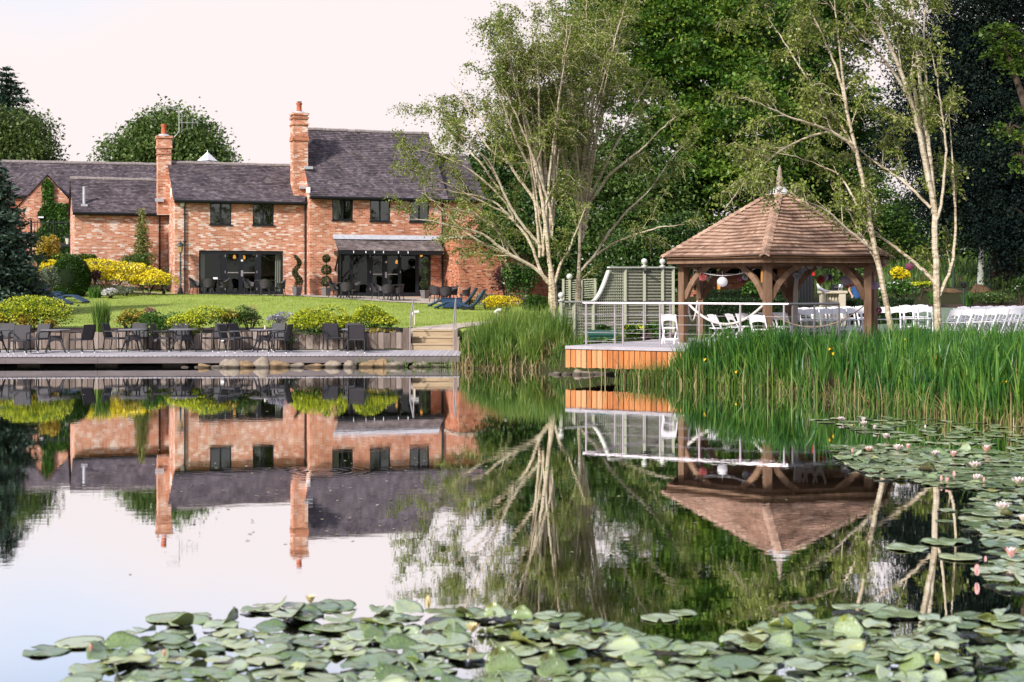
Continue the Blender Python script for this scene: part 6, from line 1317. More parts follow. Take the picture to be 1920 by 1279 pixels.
bk_('white_peony', 'white flowering clump at the lawn edge', 206, 562, 64.5, 34, 24, SILV, 90, 300, .08, WHITEF, 500, .11, cat='flowers'); grassclump('strap_leaf_plant', 'strappy green leaves right of the clipped dome', 178, 563, 65, 36, 30, FRESH, 91, 220, .04, .35, 'plant'); bk_('lavender_bush', 'soft grey green low bush left of the yellow mound', 236, 556, 66.2, 50, 22, SILV, 92, 900, .07)
bk_('silver_shrub', 'grey green bushy plant between the spruce and the dome', 92, 556, 63, 40, 60, SILV, 93, 900, .09); bk_('dark_shrub', 'dark bushy plant at the corner of the house', 307, 556, 68.6, 34, 60, MIDGRN, 94, 700, .08, PINKF, 60, .06)
# right of the house
bk_('smoke_bush', 'dark purple bush against the red brick wing', 950, 566, 66.5, 80, 86, PURP, 95, 3000, .09, lob_=10); bk_('laurel', 'glossy dark green shrub in front of the purple bush', 975, 570, 65, 74, 84, DKGRN, 96, 1900, .14, FRESH, 260, .13); bk_('yellow_shrub', 'mounded golden yellow bush right of the loungers', 946, 588, 58, 76, 38, GOLD, 97, 700, .07, YEL, 1700, .07); bk_('silver_shrub', 'grey green shrub behind the lounger backs', 912, 584, 61, 50, 46, SILV, 98, 900, .08)
bk_('green_shrub', 'leafy green shrub at the foot of the left birch', 1005, 596, 54, 70, 50, FRESH, 99, 1400, .09); bk_('yellow_shrub', 'small golden plant behind the loungers', 878, 578, 62.5, 26, 20, GOLD, 100, 300, .07)
bk_('green_shrub', 'yellow green hydrangea leaves behind the deck railing', 1188, 642, 42.6, 58, 38, FRESH, 101, 900, .13, LIME, 200, .1); bk_('green_shrub', 'bright green leafy plant left of the gazebo post', 1225, 640, 42.4, 46, 38, FRESH, 102, 800, .13); bk_('green_shrub', 'creeping green plant in front of the planter trough', 1135, 648, 39.6, 60, 16, FRESH, 103, 500, .09); bk_('dark_shrub', 'dark green shrub under the trellis behind the planter', 1130, 628, 43.6, 34, 24, DKGRN, 104, 500, .09)
bk_('green_shrub', 'bright leafy shrub seen through the gazebo left bay', 1415, 562, 53, 60, 40, FRESH, 105, 1200, .11); bk_('green_shrub', 'green shrub beside the balustrade', 1614, 566, 53.5, 70, 40, FRESH, 106, 1300, .11, WHITEF, 20, .1); bk_('green_shrub', 'tall green shrub beyond the right gazebo bay', 1590, 540, 60, 120, 60, MIDGRN, 107, 2400, .13); bk_('green_shrub', 'green shrub with white flowers behind the leaning birch', 1690, 566, 54, 84, 46, FRESH, 108, 1500, .1, WHITEF, 60, .1)
bk_('golden_shrub', 'golden yellow rounded shrub behind the leaning birch', 1683, 538, 57, 40, 40, MIDGRN, 109, 500, .1, YEL, 900, .1); bk_('acer', 'flat topped yellow green acer beside the big birch', 1725, 560, 61, 56, 38, PALEGR, 110, 400, .1, LIME, 900, .09, cap=.7); grassclump('grass_tuft', 'light green grass tuft on the mulch bank', 1752, 570, 62.5, 30, 30, FRESH, 111, 240, .04, .4); grassclump('iris_clump', 'green sword leaved plant below the rocks', 1815, 573, 62.4, 30, 28, FRESH, 112, 150, .05, .3)
bk_('green_shrub', 'dark spreading shrub on the mulch bank at the right', 1870, 575, 63.2, 100, 36, MIDGRN, 113, 1800, .09, WHITEF, 20, .06); bk_('green_shrub', 'dark bluish shrub at the right edge of the rock garden', 1915, 572, 62, 60, 70, DKGRN, 114, 1400, .09)
# low plants on the slope
R3 = np.random.default_rng(77); n = 9000; xx = R3.uniform(15, 42, n); yy = R3.uniform(68, 98, n); keep = (R3.random(n) < .9)
o = blades('bank_grass', np.stack([xx, yy, gza(xx, yy)], 1)[keep], R3.uniform(.3, .8, keep.sum()), MIDGRN, None, .09, .6, 2, R3, loc=(25, 80, 3)); tag(o, 'rough dark grass on the slope behind the rock garden', 'grass', kind='stuff')
for i, (px, py, w_, h_, lb) in enumerate([(1775, 549, 70, 12, 'long flat rock slab at the top of the rock garden'), (1785, 560, 46, 12, 'middle rock slab in the rock garden'), (1790, 569, 44, 12, 'lowest rock slab above the mulch'), (1840, 556, 40, 22, 'upright boulder in the rock garden beside the shrub'), (1800, 535, 60, 20, 'brown mossy boulder on the slope behind the rock garden'), (1860, 535, 70, 20, 'wide brown boulder on the slope at the right'), (1745, 533, 50, 18, 'brown boulder on the slope behind the big birch')]):
    boulder(px, py, w_, h_, lb, 300+i, 2, d=66.5 if py > 540 else 72)
for px, lb in ((1787, 'thin dark green fence post behind the big birch'), (1855, 'thin dark green fence post right of the grey trunk'), (1910, 'thin dark green fence post at the right edge')):
    d = 68; t = thing('fence_post', lb, 'post', at(px, 548, d), group='fence posts on the rock garden'); MB().tube([at(px, 552, d), at(px, 480, d)], .045, 6).build('pole', DG, t, world=True); MB().lathe(at(px, 480, d), [(.06, -.02), (.06, .02), (.01, .06)], 8).build('cap', DG, t, world=True)
d = 61.5; t = thing('garden_lamp', 'short dark garden lamp on the mulch bank', 'lamp', at(1807, 574, d)); MB().tube([at(1807, 576, d), at(1807, 540, d)], .04, 8).build('pole', DG, t, world=True); p = at(1807, 540, d); MB().lathe(p, [(.05, 0), (.11, .05), (.12, .16), (.15, .18), (.02, .28)], 10).build('lantern', BLACKP, t, world=True)
t = thing('bare_trunk', 'smooth pale grey tree trunk on the slope under the copper beech', 'tree trunk', gnd(1838, 70)); MB().tube([at(1838, 548, 70), at(1839, 510, 70), at(1841, 470, 70), at(1846, 400, 70)], [.20, .155, .14, .1], 10).build('trunk', plain('grey bark', (.34, .36, .31), .85, .1, var=.2, scale=3), t, world=True, smooth=True)
# potted topiary
def pot(t, x, y, z, r=.26, h=.42): MB().lathe((x, y, z), [(r*.72, 0), (r*.98, h-.06), (r*1.06, h-.06), (r*1.06, h), (r*.9, h), (r*.88, h-.05)], 4).build('pot', plain('grey planter', (.15, .14, .14), .7, .2, var=.1), t, world=True)
def topi(lab, px, d, kind, seed):
    R3 = np.random.default_rng(seed); x, y, z = ontop(px, d); t = thing('potted_topiary', lab, 'topiary', (x, y, z), group='potted topiary at the house'); pot(t, x, y, z); P = []
    if kind == 'spiral':
        tr = [(x+.12*math.sin(a*1.0), y+.12*math.cos(a), z+.5+1.45*a/(3.2*PI)) for a in np.linspace(0, 3.2*PI, 40)]
        for i, c in enumerate(tr): P.append(np.array(c)+unit(R3.normal(size=(60, 3)))*np.array([1, 1, .8])*(.21*(1-i/40*.6))*R3.uniform(.8, 1, (60, 1)))
        MB().tube([(x, y, z+.3), (x, y, z+1.9)], .025, 6).build('stem', BARKD, t, world=True)
    else:
        for zc, r in ((.72, .27), (1.30, .26), (1.86, .2)): P.append(np.array([x, y, z+zc])+unit(R3.normal(size=(900, 3)))*r*R3.uniform(.85, 1.04, (900, 1)))
        MB().tube([(x, y, z+.3), (x, y, z+1.9)], .025, 6).build('stem', BARKD, t, world=True)
    leafmesh('foliage', np.concatenate(P), .06, TOPI, t, .7, .3, r=R3)
topi('spiral clipped topiary in a grey pot by the black downpipe', 557, 70.6, 'spiral', 1); topi('three ball topiary in a pot left of the canopy doors', 612, 71.2, 'ball', 2); topi('three ball topiary in a pot right of the canopy doors', 797, 72.4, 'ball', 3)

def pxpoly_(P): return [tuple(wat(*p)[:2]) for p in P]
# ------------------------------------------------------------------ reeds, iris
R3 = np.random.default_rng(91)
def scatter(poly, n, R):
    P = np.array(poly); out = np.zeros((0, 2))
    while len(out) < n:
        c = R.uniform(P.min(0), P.max(0), (n*3, 2)); c = c[inpoly(c[:, 0], c[:, 1], poly)]; out = np.concatenate([out, c])
    return out[:n]
RB = [(-1.55, 42.7), (-1.1, 42.3), (.9, 41.65), (1.45, 42.3), (2.0, 44.0), (.8, 46.2), (-.6, 46.2), (-1.5, 44.5)]
def clumps(poly, nc, per, spread, R):
    c = scatter(poly, nc, R); k = np.repeat(np.arange(nc), per); az = R.uniform(0, 2*PI, nc*per); rr_ = np.abs(R.normal(0, spread, nc*per))
    return c[k]+np.stack([np.cos(az)*rr_, np.sin(az)*rr_], 1), az+R.normal(0, .5, nc*per), R.normal(0, 1, nc)[k]
xy, az, cv = clumps(RB, 420, 17, .06, R3); cl = np.sin(xy[:, 0]*3.1)*np.sin(xy[:, 1]*2.7+1); z = gza(xy[:, 0], xy[:, 1]); edge = np.clip((xy[:, 1]-42.0+.25*(xy[:, 0]+1))/2, 0, 1); n = len(xy)
hh = R3.uniform(.45, 1.1, n)*(.75+.33*edge)*(1+.2*cl+.14*cv)*np.clip(.68+(xy[:, 0]+1.5)*.22, .55, 1.1); o = blades('reed_clump', np.c_[xy, z-.03], np.maximum(.2, hh), REED, None, .026, .30, 4, R3, loc=(0, 43, .3), az=az); tag(o, 'tall green reeds on the bank between the steps and the cedar deck', 'reeds', kind='stuff')
IB = [(3.05, 36.3), (3.7, 35.95), (4.6, 35.15), (6.3, 32.85), (7.25, 30.7), (7.65, 27.9), (8.15, 26.0), (8.9, 24.4), (11, 21.8), (14, 22), (13.5, 33), (10.5, 36), (8.2, 35.2), (6.4, 34.5), (4.5, 36.0), (3.4, 36.8)]
q1 = clumps(IB, 1150, 12, .07, R3); q2 = clumps([(3.35, 36.25), (3.9, 35.95), (5.0, 35.1), (6.5, 33.3), (7.2, 33.4), (6.4, 34.6), (4.8, 35.75)], 210, 13, .07, R3); xy, az, cv = [np.concatenate([a, b]) for a, b in zip(q1, q2)]; z = gza(xy[:, 0], xy[:, 1]); cl = np.sin(xy[:, 0]*2.3+1)*np.sin(xy[:, 1]*1.9); n = len(xy)
want = CZ-(628-22*R3.random(n)-HOR)/F*xy[:, 1]-z+.16*cv+R3.normal(0, .10, n)
hh = np.minimum(R3.uniform(.6, 1.15, n)*(1+.10*cl+.10*cv)*np.clip(.45+(xy[:, 0]-3.2)*.36, .4, 1), np.maximum(.3, want))
o = blades('iris_bed', np.c_[xy, z-.03], np.maximum(.25, hh), IRIS, None, .040, .22, 4, R3, loc=(8, 31, .4), az=az); tag(o, 'dense bed of green iris leaves along the right bank', 'iris bed', kind='stuff')
def near_edge(poly, n, R, w_):
    P = np.array(poly); i = R.integers(0, len(P)-1, n); t = R.random(n)[:, None]; return P[i]*(1-t)+P[i+1]*t+R.normal(0, w_, (n, 2))
e1_ = near_edge(IB[0:10], 500, R3, .2); e2_ = near_edge(RB[0:4], 260, R3, .18); e = np.concatenate([e1_, e2_]); z = np.maximum(gza(e[:, 0], e[:, 1]), 0)
o = blades('dry_blades', np.c_[e, z-.02], R3.uniform(.15, .6, len(e)), STRAW, None, .022, .75, 4, R3, loc=(6, 33, .1)); tag(o, 'dry straw coloured blades at the foot of the reeds and irises', 'dry reeds', kind='stuff')
e1_ = np.concatenate([near_edge(IB[0:4], 900, R3, .25), near_edge(IB[3:10], 700, R3, .3)]); z = np.maximum(gza(e1_[:, 0], e1_[:, 1]), 0); o = blades('bank_sedge', np.c_[e1_, z-.02], R3.uniform(.25, .75, 1600), REED, None, .018, .6, 4, R3, loc=(4, 35, .1)); tag(o, 'arching yellow green sedge at the left end of the iris bed', 'sedge', kind='stuff')
xs_ = R3.uniform(-5, -1.6, 260); ys_ = 43.35-.15*(xs_+5)*.7+R3.normal(0, .12, 260); o = blades('bank_tufts', np.c_[xs_, ys_, np.full(260, .02)], R3.uniform(.1, .4, 260), REED, None, .018, .6, 3, R3, loc=(-3, 43, .05)); tag(o, 'grass tufts among the boulders near the steps', 'grass', kind='stuff')
lx = R3.uniform(-26, 3, 90000); ly = R3.uniform(48.9, 76, 90000); kp = inpoly(lx, ly, LAWN); lx, ly = lx[kp], ly[kp]
o = blades('lawn_blades', np.c_[lx, ly, gza(lx, ly)-.01], R3.uniform(.03, .085, len(lx)), leafmat('lawn blades', [(.13, .19, .02), (.24, .31, .04), (.34, .41, .08), (.44, .48, .17)], .3, .6, .2, 1.5, .8), None, .028, .5, 1, R3, loc=(-10, 58, 1.4)); tag(o, 'short mown grass blades of the garden lawn', 'grass', kind='stuff')
te = near_edge(IB[0:10], 200, R3, .5); te2 = scatter(RB, 160, R3); te = np.concatenate([te, te2]); z = np.maximum(gza(te[:, 0], te[:, 1]), 0); o = blades('dead_stems', np.c_[te, z-.02], R3.uniform(.4, .95, len(te)), STRAW, None, .022, .35, 4, R3, loc=(6, 34, .1)); tag(o, 'scattered dead brown stems among the reeds and irises', 'dry reeds', kind='stuff')
bx_ = R3.uniform(.5, 3.6, 1500); by_ = R3.uniform(40.2, 42.6, 1500); bz_ = gza(bx_, by_); kp = (bz_ > .0) & (bx_ < 3.3); o = blades('bank_weeds', np.c_[bx_, by_, bz_-.02][kp], R3.uniform(.12, .55, kp.sum()), REED, None, .022, .6, 3, R3, loc=(1.5, 41, .3)); tag(o, 'weedy grass on the bank between the reeds and the cedar deck', 'grass', kind='stuff')
for i, (px, py, w_, h_, lb) in enumerate([(1102, 703, 30, 10, 'grey stone at the dark edge under the cedar deck'), (1124, 702, 24, 8, 'small stone under the front of the cedar deck'), (1150, 703, 30, 9, 'low stone deep under the cedar deck')]): boulder(px, py, w_, h_, lb, 400+i)
IYEL = plain('iris yellow', (.70, .42, .01), .6, .3, var=.1)
for i, (px, py, d, lb) in enumerate([(1558, 655, 32.5, 'yellow iris flower high in the middle of the iris bed'), (1561, 664, 32.4, 'yellow iris bud just under the middle iris flower'), (1700, 638, 31.5, 'yellow iris flower below the leaning birch'), (1722, 679, 29.0, 'yellow iris flower low in the bed left of the paired ones'), (1751, 671, 28.8, 'pale yellow iris flower of the right pair'), (1760, 680, 28.6, 'yellow iris flower lower of the right pair'), (1837, 681, 27.5, 'small yellow iris flower right of the birch'), (1380, 698, 34.6, 'small yellow iris flower at the left end of the bed'), (1883, 718, 26.0, 'yellow iris flower at the far right of the bed'), (1323, 675, 35.0, 'tiny yellow iris flower near the cedar deck')]):
    p = at(px, py, d-.5); g = max(0, gz(p.x, p.y)); t = thing('iris_flower', lb, 'flower', (p.x, p.y, g), group='yellow iris flowers')
    b = MB()
    for k in range(5):
        a = k*2*PI/5+i; c = Vector((math.cos(a), math.sin(a), 0)); b.add([p, p+c*.035+Vector((-c.y*.028, c.x*.028, .02)), p+c*.075+Vector((0, 0, -.03 if k % 2 else .045)), p+c*.035+Vector((c.y*.028, -c.x*.028, .02))], [(0, 1, 2, 3)])
    b.ball(p, .016, 6); b.build('petals', IYEL, t, world=True); MB().tube([Vector((p.x, p.y, g)), p], .008, 5).build('stem', FRESH, t, world=True)

fw = scatter(pxpoly_([(280, 860), (850, 850), (820, 1000), (300, 1010)]), 70, R3); fw = np.concatenate([fw, scatter(pxpoly_([(100, 740), (1000, 730), (1500, 860), (1450, 1100), (200, 1100)]), 160, R3)])
o = leafmesh('floating_debris', np.c_[fw, np.full(len(fw), .006)], .055, leafmat('floating bits', [(.12, .09, .04), (.3, .26, .16), (.5, .46, .38)], 0, .6), None, .6, 30, fold=.02, loc=(0, 15, 0), r=R3); tag(o, 'tiny leaves and petals scattered on the open water', 'floating leaves', kind='stuff')
# ------------------------------------------------------------------ water lilies
def padmat(name, top, v=.3):
    m, nt, b, L = mat0(name); b.inputs['Roughness'].default_value = .24; b.inputs['Specular IOR Level'].default_value = .8; b.inputs['Coat Weight'].default_value = .7; b.inputs['Coat Roughness'].default_value = .22; b.inputs['Coat IOR'].default_value = 1.7
    oi = nn(nt, 'ShaderNodeObjectInfo'); tc = nn(nt, 'ShaderNodeTexCoord'); no = nn(nt, 'ShaderNodeTexNoise', i_Scale=9.0, i_Detail=5.0); L(tc.outputs['Object'], no.inputs['Vector'])
    g = nn(nt, 'ShaderNodeNewGeometry'); a2 = nn(nt, 'ShaderNodeMath', operation='ADD'); L(oi.outputs['Random'], a2.inputs[0]); L(g.outputs['Random Per Island'], a2.inputs[1]); f2 = nn(nt, 'ShaderNodeMath', operation='FRACT'); L(a2.outputs[0], f2.inputs[0])
    ma = nn(nt, 'ShaderNodeMath', operation='MULTIPLY_ADD', i_1=.72); L(f2.outputs[0], ma.inputs[0]); mb_ = nn(nt, 'ShaderNodeMath', operation='MULTIPLY_ADD', i_1=.6, i_2=-.18); L(no.outputs['Fac'], mb_.inputs[0]); L(mb_.outputs[0], ma.inputs[2])
    r = ramp(nt, top); L(ma.outputs[0], r.inputs[0]); sp = nn(nt, 'ShaderNodeSeparateXYZ'); L(tc.outputs['UV'], sp.inputs[0])
    an = nn(nt, 'ShaderNodeMath', operation='ARCTAN2'); L(sp.outputs['Y'], an.inputs[0]); L(sp.outputs['X'], an.inputs[1]); a9 = nn(nt, 'ShaderNodeMath', operation='MULTIPLY', i_1=9.0); L(an.outputs[0], a9.inputs[0]); sn = nn(nt, 'ShaderNodeMath', operation='SINE'); L(a9.outputs[0], sn.inputs[0]); ab = nn(nt, 'ShaderNodeMath', operation='ABSOLUTE'); L(sn.outputs[0], ab.inputs[0])
    vr = nn(nt, 'ShaderNodeMapRange'); vr.inputs[1].default_value = 0; vr.inputs[2].default_value = .16; vr.inputs[3].default_value = .55; vr.inputs[4].default_value = 0; L(ab.outputs[0], vr.inputs[0])
    mxv = nn(nt, 'ShaderNodeMix', data_type='RGBA'); mxv.inputs['B'].default_value = (.46, .52, .26, 1); L(vr.outputs[0], mxv.inputs['Factor']); L(r.outputs[0], mxv.inputs['A']); ln_ = nn(nt, 'ShaderNodeVectorMath', operation='LENGTH'); L(tc.outputs['UV'], ln_.inputs[0]); nb = nn(nt, 'ShaderNodeTexNoise', i_Scale=2.3, i_Detail=6.0, i_Roughness=.75); L(tc.outputs['Object'], nb.inputs['Vector'])
    eb = nn(nt, 'ShaderNodeMath', operation='MULTIPLY_ADD', i_1=.55); L(ln_.outputs['Value'], eb.inputs[0]); L(nb.outputs['Fac'], eb.inputs[2]); ob = nn(nt, 'ShaderNodeMath', operation='MULTIPLY_ADD', i_1=.2); L(f2.outputs[0], ob.inputs[0]); L(eb.outputs[0], ob.inputs[2])
    er = nn(nt, 'ShaderNodeMapRange'); er.inputs[1].default_value = 1.20; er.inputs[2].default_value = 1.30; L(ob.outputs[0], er.inputs[0])
    mxe = nn(nt, 'ShaderNodeMix', data_type='RGBA'); mxe.inputs['B'].default_value = (.16, .085, .035, 1); L(er.outputs[0], mxe.inputs['Factor']); L(mxv.outputs['Result'], mxe.inputs['A']); L(mxe.outputs['Result'], b.inputs['Base Color'])
    bp = nn(nt, 'ShaderNodeBump', i_Strength=.5, i_Distance=.02); L(vr.outputs[0], bp.inputs['Height']); L(bp.outputs[0], b.inputs['Normal']); return m
PADT = padmat('lily pad top', [(0, (.04, .08, .018)), (.28, (.11, .175, .045)), (.55, (.21, .275, .105)), (.76, (.34, .40, .27)), (.88, (.36, .39, .07)), (.97, (.46, .24, .12))])
PADB = padmat('lily pad underside', [(0, (.05, .03, .02)), (.4, (.10, .085, .02)), (.75, (.22, .28, .03)), (1, (.20, .10, .04))])
def pad_geo(seed, wave=.03, curl=0., fold=0., R=1.0):
    r = np.random.default_rng(seed); nA, nR = 30, 5; V = [(0, 0, 0)]; notch = .16; ph = r.uniform(0, 6, 4); ecc = r.uniform(.9, 1.0); cdir = r.uniform(0, 2*PI); cw = r.uniform(.5, 1.0)
    for j in range(1, nR+1):
        rad = R*j/nR
        for i in range(nA):
            a = notch+(2*PI-2*notch)*i/(nA-1); rr_ = rad*(1+.025*math.sin(7*a+ph[0])*(j == nR)); x, y = rr_*math.cos(a)*ecc, rr_*math.sin(a); f = (j/nR)
            z = wave*f**2*(math.sin(3*a+ph[1])*.7+math.sin(5*a+ph[2])*.5+math.sin(11*a+ph[3])*.22)+.02*f
            da = math.cos(a-cdir)
            if curl and da > .35: k = (da-.35)/.65*f*f*curl; z += k*.75*cw; x -= math.cos(cdir)*k*.35; y -= math.sin(cdir)*k*.35
            if fold and f > 0:
                s = x*math.cos(cdir)+y*math.sin(cdir)
                if s > 0: z += s*fold; x -= math.cos(cdir)*s*(1-math.cos(math.atan(fold)))*.9; y -= math.sin(cdir)*s*(1-math.cos(math.atan(fold)))*.9
            V.append((x, y, z))
    T = [(0, 1+i, 2+i) for i in range(nA-1)]; Qd = [(1+(j-1)*nA+i, 1+j*nA+i, 2+j*nA+i, 2+(j-1)*nA+i) for j in range(1, nR) for i in range(nA-1)]
    V = np.array(V); n = len(V); fs = T+Qd; top = fs; bot = [tuple(x+n for x in f[::-1]) for f in fs]
    rim = [(1+(nR-1)*nA+i, 1+(nR-1)*nA+i+n, 2+(nR-1)*nA+i+n, 2+(nR-1)*nA+i) for i in range(nA-1)]
    V2 = V.copy(); V2[:, 2] -= .012; return np.concatenate([V, V2]), top+bot+rim, [0]*len(top)+[1]*(len(bot)+len(rim))
def pad_mesh(seed, **k):
    v, f, mi = pad_geo(seed, **k); me = bpy.data.meshes.new('lily_pad'); me.from_pydata([tuple(x) for x in v], [], f); me.polygons.foreach_set('material_index', np.array(mi, dtype=np.int32)); me.polygons.foreach_set('use_smooth', np.ones(len(f), bool)); ul = me.uv_layers.new(name='UVMap'); ul.data.foreach_set('uv', np.array([v[q][:2] for t_ in f for q in t_], dtype=np.float32).ravel()); me.materials.append(PADT); me.materials.append(PADB); return me
FLAT = [dict(wave=.02+.012*i) for i in range(5)]; WAVY = [dict(wave=.085, curl=.3) for _ in range(4)]+[dict(wave=.07, curl=.6) for _ in range(4)]+[dict(wave=.11) for _ in range(3)]; UPR = [dict(wave=.10, curl=.9), dict(wave=.06, fold=.9), dict(wave=.10, curl=1.2), dict(wave=.08, fold=.55)]
MFLAT = [pad_mesh(500+i, **k) for i, k in enumerate(FLAT)]; MWAVY = [pad_mesh(520+i, **k) for i, k in enumerate(WAVY)]; MUP = [pad_mesh(540+i, R=.8, **k) for i, k in enumerate(UPR)]
R4 = np.random.default_rng(17)
def pxpoly(P): return [tuple(wat(*p)[:2]) for p in P]
FG = pxpoly([(165, 1232), (250, 1190), (390, 1152), (470, 1140), (590, 1133), (680, 1148), (800, 1150), (960, 1152), (1130, 1166), (1250, 1200), (1320, 1236), (1400, 1196), (1470, 1175), (1480, 1140), (1580, 1140), (1720, 1152), (1920, 1140), (2000, 1140), (2000, 1330), (120, 1330)])
MIDR = pxpoly([(1560, 840), (1620, 836), (1930, 852), (1990, 870), (1990, 935), (1900, 925), (1790, 915), (1640, 895), (1590, 870)])
FARR = pxpoly([(1515, 788), (1660, 780), (1930, 800), (1990, 822), (1990, 848), (1700, 828), (1600, 806)])
EDGE = pxpoly([(1840, 925), (1990, 930), (1990, 1135), (1890, 1115), (1850, 1075), (1860, 1020), (1800, 985), (1830, 960)])
def poisson(poly, n, rmin, R, tries=40):
    out = []; c = scatter(poly, n*tries, R)
    for p in c:
        if len(out) >= n: break
        if all((p[0]-q[0])**2+(p[1]-q[1])**2 > rmin*rmin for q in out[-400:]): out.append(p)
    return out
pads = []
for p in poisson(FG, 330, .105, R4): pads.append((p[0], p[1], R4.uniform(.09, .165), 'fg'))
for p in poisson(MIDR, 240, .175, R4): pads.append((p[0], p[1], R4.uniform(.10, .165), 'mid'))
for p in poisson(EDGE, 75, .20, R4): pads.append((p[0], p[1], R4.uniform(.11, .18), 'edge'))
for p in poisson(FARR, 70, .34, R4): pads.append((p[0], p[1], R4.uniform(.12, .19), 'far'))
for px, py, r in ((88, 1222, .16), (150, 1207, .17), (318, 1160, .17), (1237, 1160, .14), (1280, 1150, .11), (1322, 1212, .10), (1700, 1028, .20), (1790, 1015, .16), (1760, 1018, .17), (1880, 1001, .17), (1800, 1046, .19), (1775, 958, .10), (1770, 978, .09), (1730, 900, .14), (1610, 858, .13)): p = wat(px, py); pads.append((p.x, p.y, r, 'solo'))
pads.sort(key=lambda p: -p[2]/p[1]); LB = {'fg': 'broad pale green lily pad in the dense patch along the bottom edge', 'mid': 'green lily pad in the flowering patch below the irises', 'edge': 'round green lily pad in the strip down the right edge', 'far': 'flat green lily pad floating close under the iris bed', 'solo': 'lone pale lily pad floating apart on open water'}
UPL = 'folded olive green lily pad standing up in the bottom patch'; GR = {'fg': 'lily pads along the bottom edge', 'mid': 'lily pads below the irises', 'edge': 'lily pads down the right edge', 'far': 'lily pads close under the iris bed', 'solo': 'lone lily pads'}
SU = []; SV, SF, SM = [], [], []; off = 0; cnt = 0
for x, y, r, k in pads:
    if k == 'solo' or k in ('far',): me = MFLAT[R4.integers(5)]; z = R4.uniform(.004, .012); lb = LB[k]; g = GR[k]; tl = .0
    elif k == 'fg':
        u = R4.random(); lb = LB[k]; g = GR[k]; tl = .055
        if u < .13: me = MUP[R4.integers(4)]; lb, g = UPL, 'folded lily pads'
        elif u < .58: me = MWAVY[R4.integers(len(MWAVY))]
        else: me = MFLAT[R4.integers(5)]
        z = R4.uniform(.005, .035)
    else:
        u = R4.random(); me = MUP[R4.integers(4)] if u < .04 else (MWAVY[R4.integers(len(MWAVY))] if u < .25 else MFLAT[R4.integers(5)]); z = R4.uniform(.006, .035); lb = LB[k]; g = GR[k]; tl = .03
        if u < .04: lb, g = 'curled lily pad standing up among the flowers on the right', 'curled lily pads on the right'
    rz = R4.uniform(0, 2*PI); rx, ry = R4.normal(0, tl, 2)
    if cnt < 300:
        o = bpy.data.objects.new('lily_pad', me); COL.objects.link(o); o.location = (x, y, z); o.scale = (r, r, r); o.rotation_euler = (rx, ry, rz); tag(o, lb, 'lily pad', g); cnt += 1
    else:
        uu = np.empty(len(me.loops)*2, dtype=np.float32); me.uv_layers[0].data.foreach_get('uv', uu); SU.append(uu)
        n = len(me.vertices); v = np.empty(n*3); me.vertices.foreach_get('co', v); v = v.reshape(-1, 3)*r; c, s = math.cos(rz), math.sin(rz); v = np.c_[v[:, 0]*c-v[:, 1]*s+x, v[:, 0]*s+v[:, 1]*c+y, v[:, 2]+z]
        SV.append(v); SF += [tuple(q+off for q in f.vertices) for f in me.polygons]; SM += [f.material_index for f in me.polygons]; off += n
me = bpy.data.meshes.new('lily_pads'); me.from_pydata(np.concatenate(SV).tolist(), [], SF); me.polygons.foreach_set('material_index', np.array(SM, dtype=np.int32)); ul = me.uv_layers.new(name='UVMap'); ul.data.foreach_set('uv', np.concatenate(SU)); o = link_mesh('far_lily_pads', me, [PADT, PADB], smooth=True); tag(o, 'small distant lily pads spread over the right side of the pond', 'lily pads', kind='stuff')
PETW = plain('lily petals', (.84, .70, .68), .45, .4, var=.12, scale=20); PETP = plain('pink lily petals', (.80, .42, .40), .45, .4, var=.15, scale=20); PETY = plain('cream lily petals', (.80, .64, .36), .45, .4, var=.12, scale=20); STAM = plain('stamens', (.70, .42, .03), .6, .3)
def lily(px, py, rpx, lb, kind=0, openn=1.0, bud=False, dz=.03):
    p = wat(px, py); r = rpx*1.4/F*p.y; R5 = np.random.default_rng(int(px)+int(py)); t = thing('water_lily', lb, 'water lily', (p.x, p.y, dz), R5.uniform(0, 3), group='water lily flowers')
    rings = [(8, 1.0, 62), (8, .86, 42), (7, .66, 22)] if not bud else [(6, .95, 12), (5, .8, 6)]
    for ri, (n, s, ang) in enumerate(rings):
        b = MB(); ang = math.radians(ang*openn)
        for k in range(n):
            a = 2*PI*k/n+ri*.4+R5.normal(0, .06); c = Vector((math.cos(a), math.sin(a), 0)); tn = Vector((-c.y, c.x, 0)); vs = []
            for j in range(5):
                f = j/4; rad = r*s*(math.sin(ang)*f+.06+(.1*math.sin(PI*f) if bud else .0)); z = r*s*(math.cos(ang)*f+.16*f*f)*1.15; wd = r*.24*math.sin(PI*min(1, .12+f*.86))**.8
                q = c*rad+Vector((0, 0, z)); vs += [q-tn*wd, q-c*wd*.25+Vector((0, 0, -.0)), q+tn*wd]
            b.add(vs, [(3*j+i, 3*j+i+1, 3*j+i+4, 3*j+i+3) for j in range(4) for i in range(2)])
        b.build('petals', (PETP if kind == 1 and ri == 0 else (PETY if kind == 2 else PETW)), t, smooth=True)
    if not bud:
        b = MB()
        for k in range(14): a = 2*PI*k/14; b.tube([(0, 0, r*.1), (math.cos(a)*r*.18, math.sin(a)*r*.18, r*.42)], r*.035, 4)
        b.build('stamen', STAM, t)
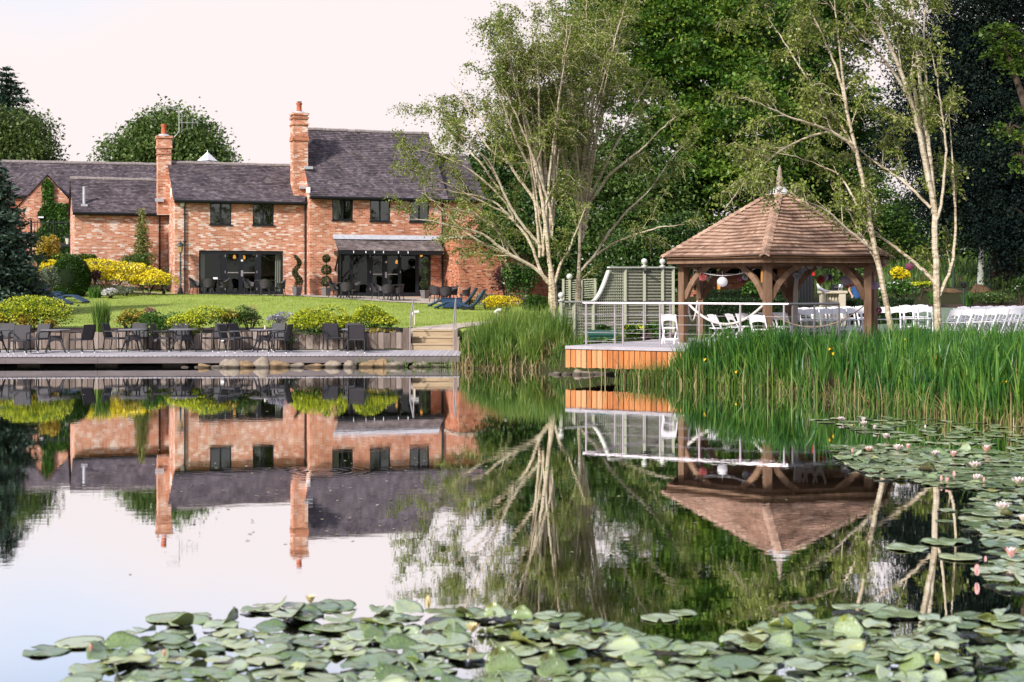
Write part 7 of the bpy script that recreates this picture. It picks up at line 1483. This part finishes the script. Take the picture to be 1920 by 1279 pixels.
for a in [(1577, 792, 6, 'white water lily standing tall at the back left of the pads'), (1619, 794, 5, 'white water lily behind its twin near the iris edge', 0, .6), (1620, 801, 6.5, 'white water lily in front of its twin near the iris edge'), (1640, 808, 4.5, 'half open white water lily right of the twin flowers', 0, .5), (1661, 826, 7, 'white water lily alone in front of the far pads', 0, .8), (1735, 807, 4, 'tiny white bud on the far pads', 0, .5, True),
          (1629, 850, 7.5, 'pinkish water lily at the left of the middle patch', 1), (1684, 848, 9, 'open pale pink lily in the middle patch'), (1703, 845, 6, 'half open pink lily right of the open pale one', 1, .6), (1598, 853, 4.5, 'small pink lily bud at the left tip of the middle patch', 1, .4, True), (1755, 859, 8, 'open cream pink lily in the centre of the pads'), (1788, 860, 7, 'pink lily seen side on near the folded leaf', 1, .7), (1850, 851, 8.5, 'red centred pink lily at the back right', 1, .75), (1828, 882, 10, 'open white lily among folded leaves at the right'),
          (1789, 899, 6.5, 'closed pink lily with red base', 1, .45, True), (1765, 906, 5.5, 'left pink bud of a pair at the front edge of the patch', 1, .4, True), (1776, 909, 5.5, 'right pink bud of a pair at the front edge of the patch', 1, .45), (1832, 905, 9, 'pale pink lily at the front of the middle patch'), (1845, 908, 5, 'slim pink bud beside the front pale lily', 1, .4, True), (1910, 913, 11, 'large open pink lily at the right edge'), (1879, 962, 12, 'open pinkish white lily on the right edge strip'), (1918, 982, 8, 'lily bloom cut by the right edge', 0, .8),
          (1896, 1052, 12, 'pink lily cup on the right edge strip', 1, .6), (1848, 1060, 6, 'small closed pink bud on open water', 1, .4, True), (1832, 1086, 12, 'pink lily bud with reflection in dark water', 1, .5, True), (1757, 1259, 12, 'cream yellow bud in the bottom right pads', 2, .4, True), (803, 1152, 13, 'cream lily bud at the back of the bottom pads', 2, .45, True), (582, 1143, 10, 'orange cream lily in the bottom pads', 2, .7), (308, 1247, 8, 'small coral bud at the left of the bottom pads', 1, .4, True), (170, 1238, 9, 'dark red bud at the far left of the bottom pads', 1, .35, True), (886, 1199, 12, 'cream lily half sunk among the bottom pads', 2, .8)]: lily(*a, dz=.05 if a[1] > 1130 else .03)
